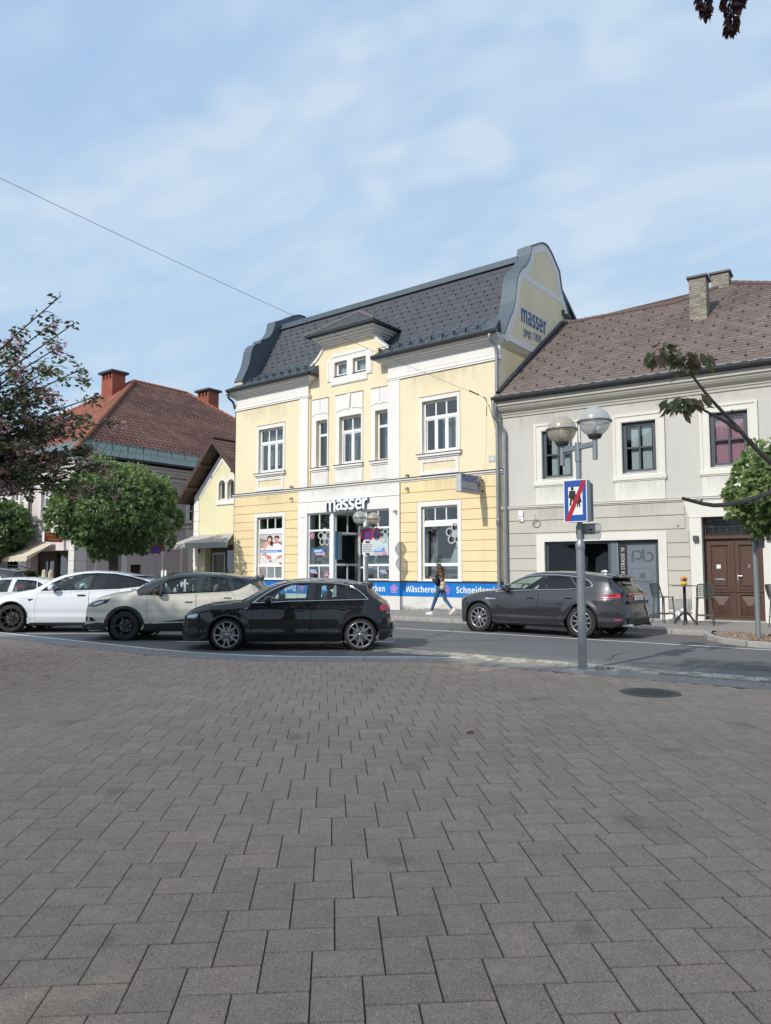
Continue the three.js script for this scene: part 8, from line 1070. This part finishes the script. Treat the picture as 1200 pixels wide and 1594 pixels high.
// ---- flowering cherry: long boughs, drooping bronze green leaves, pink blossom in tufts
function cherry(label, base, tips, seed, extent, nFill, group) {
  const t = thing('cherry_tree', label, 'tree', base, 0, group), r = rng(seed), lv = [], bl = [], g = [], B = base, fork = [0.1, 2.35, 0];
  part('trunk', limb([[0, 0, 0], [0.06, 0.9, 0.03], [0.02, 1.7, 0], fork], [0.24, 0.19, 0.17, 0.18], 12), M.bark, t);
  const tuft = (p, dir, n, bloom) => {
    for (let k = 0; k < n; k++) { const a = r() * 6.28, s = 0.08 + r() * 0.045, q = r(); lv.push({ p: p.map((v, i) => v + (r() - 0.5) * 0.15 - dir[i] * r() * 0.22), d: [Math.cos(a) * 0.9 + dir[0] * 0.5, -0.12 - 0.55 * r() + dir[1] * 0.2, Math.sin(a) * 0.9 + dir[2] * 0.5], r: r() * 6.28, s, c: q < 0.68 ? mixc([0.06, 0.085, 0.035], [0.13, 0.17, 0.06], r()) : q < 0.88 ? mixc([0.105, 0.07, 0.05], [0.17, 0.105, 0.075], r()) : [0.15, 0.175, 0.07] }); }
    if (bloom) for (let k = 0; k < 34; k++) { const a = r() * 6.28, u = r() * 2 - 1, q = Math.sqrt(1 - u * u), R = 0.05 + 0.045 * r(); bl.push({ p: [p[0] + q * Math.cos(a) * R * 1.5, p[1] - 0.09 + u * R, p[2] + q * Math.sin(a) * R * 1.5], d: [q * Math.cos(a), u, q * Math.sin(a)], r: r() * 6, s: 0.032 + r() * 0.02, w: 1.5, c: mixc([0.55, 0.20, 0.28], [0.70, 0.42, 0.47], r()) }); }
  };
  const bough = (tip, w, fine) => {
    const L = Math.hypot(tip[0] - fork[0], tip[1] - fork[1], tip[2] - fork[2]), m1 = mixc(fork, tip, 0.35), m2 = mixc(fork, tip, 0.7); m1[1] += 0.10 * L + (r() - 0.5) * 0.2; m1[2] += (r() - 0.5) * 0.4; m2[1] += 0.06 * L; m2[0] += (r() - 0.5) * 0.2;
    g.push(limb([fork, m1, m2, tip], [w, w * 0.62, w * 0.3, 0.008], 6)); const c = new THREE.CatmullRomCurve3([fork, m1, m2, tip].map((p) => new THREE.Vector3(...p)), false, 'centripetal');
    for (let k = 0; k < fine; k++) { const f = 0.42 + 0.58 * (k + r() * 0.8) / fine, p = c.getPointAt(Math.min(1, f)), tn = c.getTangentAt(Math.min(1, f)), a = r() * 6.28, l = (0.18 + 0.36 * r()) * (1.2 - f * 0.6), e = [p.x + Math.cos(a) * l + tn.x * 0.2, p.y + (r() - 0.35) * l, p.z + Math.sin(a) * l + tn.z * 0.2]; g.push(limb([[p.x, p.y, p.z], [(p.x + e[0]) / 2, (p.y + e[1]) / 2 + 0.04, (p.z + e[2]) / 2], e], [0.009, 0.006, 0.003], 4, 3)); tuft(e, [tn.x, tn.y, tn.z], 13 + Math.floor(r() * 7), r() < 0.27); tuft([(p.x + e[0]) / 2, (p.y + e[1]) / 2, (p.z + e[2]) / 2], [tn.x, tn.y, tn.z], 9, false); tuft([p.x, p.y, p.z], [tn.x, tn.y, tn.z], 4, false); }
    tuft(tip, [0.8, 0.2, 0], 11, r() < 0.6);
  };
  for (const q of tips) bough([q[0] - B[0], q[1] - B[1], q[2] - B[2]], 0.055, q[3] ?? 7);
  for (let k = 0; k < nFill; k++) { const a = r() * 6.28, u = Math.pow(r(), 0.6), y = (r() - 0.35) * 2; bough([extent[0] * u * Math.cos(a), extent[3] + extent[1] * 0.5 * y, extent[2] * u * Math.sin(a)], 0.05, 9); }
  part('bough', merge(g), M.bark, t); leaves(t, 'crown', ovalLeaf, thinLeaf, lv, 'stuff'); leaves(t, 'blossom', ovalLeaf, thinLeaf, bl, 'stuff');
  return t;
}
{
  const d = 12, at = (px, py, dd = d) => [(px - 600) / 1154 * dd, 1.63 + (890 - py) / 1154 * dd, -dd];
  const tips = [[-5.42, 6.22, -12.0, 6], [-5.75, 5.86, -12.4, 6], [-5.0, 5.62, -11.6, 4], [-5.55, 5.45, -12.3, 9], [-4.98, 5.0, -12.0, 9], [-4.92, 4.62, -12.4, 9], [-5.3, 4.85, -11.5, 10], [-4.95, 4.25, -12.2, 9], [-5.05, 3.95, -11.6, 10], [-4.78, 3.65, -12.0, 10], [-4.72, 3.40, -12.5, 9], [-5.3, 3.30, -11.8, 10], [-5.75, 3.15, -12.2, 10], [-6.1, 3.2, -11.4, 10], [-5.6, 4.3, -12.9, 10], [-6.0, 5.0, -11.2, 10], [-4.35, 4.10, -11.9, 3], [-6.4, 5.6, -12.4, 9], [-5.2, 4.45, -11.3, 9], [-5.6, 3.65, -11.3, 10], [-6.2, 3.9, -12.6, 10], [-4.95, 3.05, -12.1, 8], [-4.9, 2.98, -12.6, 8], [-5.6, 4.7, -11.8, 12], [-5.9, 4.2, -12.2, 13], [-5.4, 4.0, -12.4, 12], [-5.7, 3.75, -11.8, 13], [-6.1, 3.55, -12.0, 13], [-5.35, 3.6, -12.0, 12], [-5.9, 3.4, -12.6, 12], [-5.5, 3.2, -12.3, 11], [-6.2, 4.6, -12.4, 12], [-5.2, 4.1, -11.7, 10], [-6.3, 3.05, -12.2, 10], [-5.8, 3.0, -11.6, 9]];
  cherry('pink flowering cherry with bronze leaves reaching in from the left', [-8.7, 0, -12.1], tips, 101, [3.2, 1.7, 2.2, 4.1], 52);
}
// ---- young tree at the right whose bare boughs cross the grey house
{
  const B = [4.75, 0, -6.9], t = thing('young_tree', 'young tree at the right with bare dark boughs and drooping leaf tufts', 'tree', B), r = rng(55), q = (px, py, d) => [(px - 600) / 1154 * d - B[0], 1.63 + (890 - py) / 1154 * d, -d - B[2]], lv = [];
  part('trunk', limb([[0, 0, 0], [0.03, 0.9, 0], [0, 1.75, 0.02], [0.02, 2.6, 0], [0.06, 3.5, 0.02], [0.05, 4.6, -0.05]], [0.085, 0.07, 0.065, 0.055, 0.04, 0.02], 10), M.barkGrey, t);
  part('bough', limb([[0.0, 1.95, 0], q(1280, 770, 6.8), q(1200, 712, 6.7), q(1150, 655, 6.6), q(1112, 612, 6.55), q(1085, 575, 6.5), q(1070, 556, 6.5), q(1052, 540, 6.5)], [0.045, 0.037, 0.033, 0.027, 0.022, 0.016, 0.012, 0.008], 9), M.barkGrey, t);
  part('bough', limb([q(1158, 668, 6.61), q(1138, 653, 6.6), q(1116, 641, 6.55), q(1100, 632, 6.5), q(1086, 622, 6.5), q(1074, 622, 6.5)], [0.022, 0.017, 0.014, 0.012, 0.009, 0.005], 8), M.barkGrey, t);
  part('bough', limb([[0.02, 1.72, 0], q(1290, 742, 6.7), q(1200, 768, 6.6), q(1165, 779, 6.5), q(1135, 785, 6.45), q(1112, 786, 6.4), q(1088, 781, 6.4), q(1066, 775, 6.4)], [0.04, 0.031, 0.027, 0.025, 0.025, 0.021, 0.02, 0.015], 9), M.barkGrey, t);
  part('bough', limb([[0.05, 3.3, 0], [0.5, 3.9, 0.2], [0.9, 4.3, 0.3]], [0.03, 0.02, 0.01], 7), M.barkGrey, t);
  { const sp = [[1180, 690, -0.03, 0.05], [1140, 642, 0.05, 0.04], [1104, 600, -0.05, 0.03], [1180, 776, 0.02, -0.05], [1140, 785, -0.02, 0.05], [1092, 783, 0.02, 0.04], [1118, 641, 0.02, -0.035]]; part('spur', merge(sp.map(([a, b, dx, dy]) => { const c = q(a, b, 6.53); return limb([c, [c[0] + dx * 0.6, c[1] + dy * 0.5, c[2] + 0.02], [c[0] + dx, c[1] + dy, c[2] + 0.03]], [0.016, 0.010, 0.004], 6, 3); })), M.barkGrey, t); }
  const tuft = (px, py, d, n, spread, down) => { const c = q(px, py, d); for (let k = 0; k < n; k++) { const a = r() * 6.28, dx = Math.cos(a), dz = Math.sin(a), R = spread * (0.25 + 0.75 * r()); lv.push({ p: [c[0] + dx * R, c[1] + 0.02 + 0.10 * (r() - 0.3) - R * 0.3, c[2] + dz * R * 0.8], d: [dx * 0.6, -down - 0.5 * r() + 0.15, dz * 0.5], r: r() * 6.28, s: 0.075 + 0.075 * r(), w: 1.0, c: r() < 0.65 ? mixc([0.17, 0.19, 0.08], [0.30, 0.32, 0.13], r()) : mixc([0.24, 0.16, 0.11], [0.33, 0.22, 0.15], r()) }); } };
  tuft(1033, 548, 6.5, 30, 0.085, 0.75); tuft(1043, 538, 6.5, 14, 0.07, 0.2); tuft(1075, 553, 6.5, 44, 0.11, 0.35); tuft(1098, 553, 6.5, 22, 0.12, 0.7); tuft(1074, 571, 6.5, 20, 0.05, 0.4); tuft(1058, 625, 6.5, 32, 0.10, 0.45); tuft(1074, 624, 6.5, 24, 0.09, 0.35); tuft(1097, 624, 6.55, 9, 0.05, 0.6); tuft(1072, 640, 6.5, 4, 0.02, 0.9); for (let k = 0; k < 8; k++) { lv.push({ p: [0.2 + r(), 4 + r(), r() - 0.5], d: [r() - 0.5, -0.5, r() - 0.5], r: r() * 6, s: 0.12, c: [0.05, 0.06, 0.025] }); }
  leaves(t, 'leaf_tuft', ovalLeaf, thinLeaf, lv, 'stuff');
}
// ---- tall copper leaved trees behind and beside the viewpoint: they shade the plaza, and two tassels hang into view
function shadeTree(label, base, h, rx, ry, rz, n, seed, col, tassels = []) {
  const t = thing('shade_tree', label, 'tree', base, 0, 'tall trees round the plaza'), r = rng(seed), it = [];
  part('trunk', limb([[0, 0, 0], [0.1, h * 0.25, 0], [0, h * 0.5, 0.1], [0.1, h * 0.9, 0]], [0.34, 0.26, 0.2, 0.06], 10), M.bark, t);
  const g = []; for (let k = 0; k < 14; k++) { const a = k * 2.4, y0 = h * (0.42 + 0.3 * r()), R = 0.85 * (0.5 + 0.5 * r()); g.push(limb([[0, y0, 0], [rx * R * 0.5 * Math.cos(a), y0 + 0.9, rz * R * 0.5 * Math.sin(a)], [rx * R * Math.cos(a), h + ry * (r() - 0.4), rz * R * Math.sin(a)]], [0.11, 0.07, 0.02], 6)); } part('limb', merge(g), M.bark, t);
  for (let k = 0; k < n; k++) { const a = r() * 6.28, u = 2 * r() - 1, q = Math.sqrt(1 - u * u), R = Math.pow(r(), 0.38), lum = 0.85 + 0.3 * (fbm(Math.cos(a) * 2 + seed, u * 2, Math.sin(a) * 2, 2) - 0.5) * 2; it.push({ p: [rx * R * lum * q * Math.cos(a), h + ry * R * lum * u, rz * R * lum * q * Math.sin(a)], d: [r() - 0.5, -0.2 - 0.5 * r(), r() - 0.5], r: r() * 6, s: 0.15 + 0.10 * r(), w: 1.7, c: mixc(col[0], col[1], r()) }); }
  leaves(t, 'crown', ovalLeaf, solidLeaf, it, 'stuff');
  if (tassels.length) { const ts = [], tg = []; for (const [x, y, z, l, w] of tassels) { const p = [x - base[0], y - base[1], z - base[2]]; tg.push(limb([[p[0] * 0.75, h - 0.6, p[2] * 0.8], [p[0] - 0.25, p[1] + l + 1.2, p[2] + 0.3], [p[0], p[1] + l * 1.1, p[2]], [p[0], p[1] + 0.06, p[2]]], [0.05, 0.015, 0.008, 0.003], 5)); for (let k = 0; k < 240 * l / 0.3; k++) { const f = r(), a = r() * 6.28, R = w * (0.35 + 0.65 * r()) * (0.45 + 0.9 * f * (1.25 - f)); ts.push({ p: [p[0] + R * Math.cos(a), p[1] + l * f * 1.1, p[2] + R * Math.sin(a)], d: [Math.cos(a) * 0.45, -0.8 - 0.3 * r(), Math.sin(a) * 0.45], r: r() * 6, s: 0.04 + 0.03 * r(), c: mixc([0.07, 0.03, 0.035], [0.17, 0.065, 0.06], r()) }); } } part('twig', merge(tg), M.bark, t); leaves(t, 'hanging_tuft', ovalLeaf, thinLeaf, ts, 'stuff'); }
}
{
  const copper = [[0.028, 0.016, 0.016], [0.06, 0.03, 0.026]], green = [[0.03, 0.055, 0.018], [0.06, 0.10, 0.03]];
  const q = (px, py, d) => [(px - 600) / 1154 * d, 1.63 + (890 - py) * d / 1154, -d];
  shadeTree('tall copper leaved tree behind the viewpoint, its tassels hanging into the top right corner', [-4.5, 0, 3.4], 10.4, 7.8, 2.7, 6.4, 38000, 201, copper, [[2.25, 5.535, -4.9, 0.30, 0.06], [2.43, 5.425, -4.9, 0.40, 0.068], [2.50, 5.62, -4.9, 0.25, 0.05]]);
  shadeTree('broad green tree left of the viewpoint', [-12.2, 0, 0.3], 9.6, 6.8, 2.9, 6.4, 36000, 207, green);
  shadeTree('broad green tree at the far left of the plaza beyond the cherry', [-17.4, 0, -5.0], 9.8, 5.0, 2.8, 5.0, 24000, 223, green);
  shadeTree('second copper leaved tree far behind the viewpoint', [-13, 0, 9.5], 10.2, 6.6, 3.2, 6.4, 16000, 211, copper);
}
{ // low shrub behind the fence
  const r = rng(88), t = thing('shrub', 'low dark green shrub behind the white picket fence', 'shrub', [-8.5, 0.1, -31.9]), it = []; for (let k = 0; k < 900; k++) { const x = (r() - 0.5) * 2.6, h = 1.05 + 0.35 * fbm(x * 2 + 5, 1, 1, 2); it.push({ p: [x, h * (0.55 + 0.5 * r()), (r() - 0.5) * 0.7], d: [r() - 0.5, 0.4 + r(), r() - 0.5], r: r() * 6, s: 0.09 + 0.08 * r(), c: mixc([0.02, 0.045, 0.015], [0.05, 0.085, 0.03], r()) }); } leaves(t, 'foliage', ovalLeaf, solidLeaf, it, 'stuff'); part('stem', merge(Array.from({ length: 8 }, (_, k) => bar([-1.1 + k * 0.3, 0, 0], [-1.1 + k * 0.3 + 0.1, 1.0, 0], 0.02, 0.01, 5))), M.bark, t);
}
// ================================================================ WOMAN WALKING ALONG THE PAVEMENT
// one smooth surface round tapered bones: [a, b, ra, rb]; extra(x, y, z, d) may reshape the distance
function bodyMesh(bones, c, half, res, k, extra) {
  const mc = new MarchingCubes(res, M.black, false, false, 120000), S = mc.size, hs = S / 2, f = mc.field;
  const B = bones.map(([a, b, ra, rb]) => { const d = [b[0] - a[0], b[1] - a[1], b[2] - a[2]]; return { a, d, l: d[0] * d[0] + d[1] * d[1] + d[2] * d[2] || 1e-9, ra, rb }; });
  for (let z = 0, i = 0; z < S; z++) for (let y = 0; y < S; y++) for (let x = 0; x < S; x++, i++) {
    const px = c[0] + (x - hs) / hs * half, py = c[1] + (y - hs) / hs * half, pz = c[2] + (z - hs) / hs * half; let s = 0, m = 9;
    for (const o of B) { const t = Math.max(0, Math.min(1, ((px - o.a[0]) * o.d[0] + (py - o.a[1]) * o.d[1] + (pz - o.a[2]) * o.d[2]) / o.l)), d = Math.hypot(px - o.a[0] - o.d[0] * t, py - o.a[1] - o.d[1] * t, pz - o.a[2] - o.d[2] * t) - (o.ra + (o.rb - o.ra) * t); if (d < m) { const h = Math.max(0, 1 - Math.abs(m - d) / k); m = Math.min(m, d) - (m < 8 ? h * h * h * k / 6 : 0); } else { const h = Math.max(0, 1 - Math.abs(m - d) / k); m -= h * h * h * k / 6; } }
    f[i] = -(extra ? extra(px, py, pz, m) : m);
  }
  mc.isolation = 0; mc.update();
  const n = mc.count, P = new Float32Array(n * 3), N = new Float32Array(n * 3); for (let i = 0; i < n; i++) for (let q = 0; q < 3; q++) { P[i * 3 + q] = c[q] + mc.positionArray[i * 3 + q] * half; N[i * 3 + q] = mc.normalArray[i * 3 + q]; }
  const g = new THREE.BufferGeometry(); g.setAttribute('position', new THREE.BufferAttribute(P, 3)); g.setAttribute('normal', new THREE.BufferAttribute(N, 3)); return flat(g);
}
{
  // x = walking direction, y up, z = her left side (towards the camera)
  const t = thing('person', 'woman with long brown hair in black top and blue jeans walking on the pavement', 'person', [1.93, 0.12, -26.0], Math.PI + RY);
  const Lh = [0.0, 0.95, -0.09], Rh = [0.0, 0.95, 0.09];
  // the turn of the group makes local z point away from the camera, so the camera sees the -z side: her left
  const legF = { h: Lh, k: [0.17, 0.53, -0.09], a: [0.36, 0.10, -0.08] }, legB = { h: Rh, k: [-0.14, 0.55, 0.07], a: [-0.46, 0.20, 0.06] };
  const ch = [0.03, 1.30, 0], nk = [0.05, 1.46, 0], hd = [0.085, 1.60, -0.01];
  const aL = { s: [0.02, 1.40, -0.165], e: [0.02, 1.13, -0.235], w: [0.22, 1.24, -0.16] }, aR = { s: [0.02, 1.40, 0.165], e: [0.06, 1.14, 0.22], w: [0.28, 1.22, 0.12] };
  const skin = plain([0.52, 0.33, 0.25], 0.6), jeans = withMap([0.055, 0.105, 0.19], T.fabric, 0.9), top = plain([0.016, 0.016, 0.02], 0.9), hairM = withMap([0.085, 0.045, 0.026], T.bark, 0.6, { vertexColors: true });
  const core = [[[0, 0.96, -0.06], [0, 0.96, 0.06], 0.105, 0.105], [[0, 1.0, 0], [0.015, 1.14, 0], 0.10, 0.095], [[0.015, 1.14, 0], ch, 0.095, 0.115], [[0.03, 1.36, -0.12], [0.03, 1.36, 0.12], 0.065, 0.065], [nk, hd, 0.05, 0.05]];
  const leg = (l, e = 0) => [[l.h, l.k, 0.088 + e, 0.056 + e], [l.k, l.a, 0.054 + e, 0.036 + e]], arm = (a, e = 0) => [[a.s, a.e, 0.046 + e, 0.037 + e], [a.e, a.w, 0.036 + e, 0.026 + e]];
  const foot = (a, yw, drop) => [[a, [a[0] + 0.17, a[1] + drop, a[2]], 0.035, 0.026]];
  const body = bodyMesh([...core, ...leg(legF, -0.008), ...leg(legB, -0.008), ...arm(aL, -0.006), ...arm(aR, -0.006), ...foot(legF.a, 0, -0.06), ...foot(legB.a, 0, -0.13)], [0, 0.88, 0], 0.95, 84, 0.05);
  // head with brow, nose, chin and ears; it looks down a little, forward
  const H = bodyMesh([[[0.075, 1.655, -0.01], [0.07, 1.645, -0.01], 0.088, 0.088], [[0.10, 1.575, -0.01], [0.11, 1.555, -0.01], 0.055, 0.045], [[0.165, 1.62, -0.01], [0.178, 1.598, -0.01], 0.012, 0.014], [[0.06, 1.63, -0.098], [0.06, 1.60, -0.095], 0.016, 0.01], [[0.06, 1.63, 0.078], [0.06, 1.60, 0.075], 0.016, 0.01], [[0.145, 1.565, -0.028], [0.145, 1.565, 0.008], 0.012, 0.012], nk.length && [nk, [0.07, 1.56, -0.01], 0.048, 0.05]], [0.09, 1.6, -0.01], 0.22, 72, 0.03);
  const hand = (w, dir) => { const f = []; const up = [0, 1, 0], d = dir; const side = [d[1], -d[0], 0]; f.push([w, [w[0] + d[0] * 0.07, w[1] + d[1] * 0.07, w[2]], 0.024, 0.028]); [-0.027, -0.009, 0.009, 0.027].forEach((o, i) => { const L = [0.062, 0.074, 0.070, 0.055][i], b = [w[0] + d[0] * 0.085, w[1] + d[1] * 0.085, w[2] + o], m = [b[0] + d[0] * L * 0.55, b[1] + d[1] * L * 0.55 + 0.012, b[2]], e = [m[0] + d[0] * 0.012, m[1] + 0.03, b[2] * 1]; f.push([b, m, 0.0095, 0.009], [m, e, 0.009, 0.008]); }); f.push([[w[0] + d[0] * 0.03, w[1], w[2] + 0.025], [w[0] + d[0] * 0.06, w[1] + 0.035, w[2] + 0.05], 0.012, 0.010]); return bodyMesh(f, [w[0] + d[0] * 0.07, w[1] + d[1] * 0.07, w[2]], 0.13, 56, 0.012); };
  part('body', merge([body, H, hand(aL.w, [0.85, 0.5]), hand(aR.w, [0.85, 0.5])]), skin, t);
  part('jeans', bodyMesh([[[0, 0.965, -0.06], [0, 0.965, 0.06], 0.118, 0.118], [[-0.03, 0.93, -0.05], [-0.03, 0.93, 0.05], 0.115, 0.115], ...leg(legF, 0.010), ...leg(legB, 0.010)], [-0.03, 0.6, 0], 0.56, 72, 0.04, (x, y, z, d) => Math.max(d, y - 1.06, (x > 0.1 ? 0.13 : x < -0.2 ? 0.235 : 0) - y)), jeans, t);
  part('black_top', bodyMesh([[[0, 1.02, -0.05], [0, 1.02, 0.05], 0.125, 0.125], [[0.01, 1.1, 0], ch, 0.125, 0.135], [[0.03, 1.365, -0.13], [0.03, 1.365, 0.13], 0.078, 0.078], ...arm(aL, 0.022), ...arm(aR, 0.022)], [0.06, 1.2, 0], 0.36, 72, 0.05, (x, y, z, d) => Math.max(d, 1.0 - y, y - 1.47, (x > 0.19 ? (x - 0.215) : -1))), top, t);
  { const g = bodyMesh([[[0.055, 1.675, -0.01], [0.05, 1.66, -0.01], 0.103, 0.103], [[0.0, 1.62, -0.05], [-0.05, 1.42, -0.06], 0.085, 0.085], [[-0.01, 1.62, 0.04], [-0.05, 1.42, 0.05], 0.085, 0.08], [[-0.05, 1.42, -0.05], [-0.085, 1.24, -0.05], 0.085, 0.05], [[-0.05, 1.42, 0.04], [-0.085, 1.25, 0.04], 0.08, 0.05], [[0.05, 1.62, -0.095], [0.03, 1.40, -0.12], 0.04, 0.035]], [0, 1.5, 0], 0.34, 80, 0.04, (x, y, z, d) => { const face = (x - 0.125) ; return Math.max(d + 0.012 * Math.sin(y * 46 + z * 22) * (y < 1.56 ? 1 : 0.2) + 0.006 * Math.sin(z * 130 + y * 12), Math.min(face, 9)); }); const p = g.attributes.position, c = new Float32Array(p.count * 3); for (let i = 0; i < p.count; i++) { const k = clamp01((1.60 - p.getY(i)) / 0.3), s = 0.8 + 0.4 * vnoise(p.getZ(i) * 60, p.getY(i) * 9, 3); c[i * 3] = (0.55 + 1.9 * k) * s; c[i * 3 + 1] = (0.55 + 1.45 * k) * s; c[i * 3 + 2] = (0.6 + 0.9 * k) * s; } g.setAttribute('color', new THREE.BufferAttribute(c, 3)); part('hair', g, hairM, t); }
  const shoeM = plain([0.74, 0.72, 0.69], 0.6); const shoe = (a, p) => { const G = sub('shoe', t); G.position.set(a[0], a[1], a[2]); G.rotation.z = p; const up = bodyMesh([[[-0.04, -0.035, 0], [0.17, -0.055, 0], 0.042, 0.034], [[-0.03, 0.0, 0], [0.03, -0.02, 0], 0.042, 0.04]], [0.06, -0.03, 0], 0.17, 48, 0.03, (x, y, z, d) => Math.max(d, -0.082 - y)); part('upper', up, shoeM, G); part('sole', moved(box(-0.085, -0.098, -0.042, 0.205, -0.074, 0.042, 0.012), 0, 0, 0), M.signWhite, G); };
  shoe(legF.a, 0.0); shoe([legB.a[0], legB.a[1] - 0.0, legB.a[2]], -0.62);
  const p = new THREE.Vector3(-0.19, 1.03, -0.14).applyAxisAngle(new THREE.Vector3(0, 1, 0), Math.PI + RY).add(t.position);
  const b = thing('shoulder_bag', 'small beige bag hanging at the walking woman side', 'bag', p, Math.PI + RY); part('pouch', bodyMesh([[[0, -0.07, -0.05], [0, -0.07, 0.05], 0.085, 0.085], [[0.0, 0.07, -0.03], [0, 0.07, 0.03], 0.07, 0.07]], [0, 0, 0], 0.22, 44, 0.05), withMap([0.55, 0.46, 0.39], T.fabric, 0.9), b); part('strap', tube([[0.02, 0.1, 0.0], [0.11, 0.24, 0.0], [0.19, 0.39, -0.02], [0.25, 0.40, 0.02]], 0.014, 16, 6), withMap([0.42, 0.34, 0.28], T.fabric, 0.9), b); part('flap', box(-0.088, -0.03, -0.07, -0.06, 0.09, 0.07, 0.012), withMap([0.48, 0.40, 0.34], T.fabric, 0.9), b);
}
renderer.render(scene, camera);
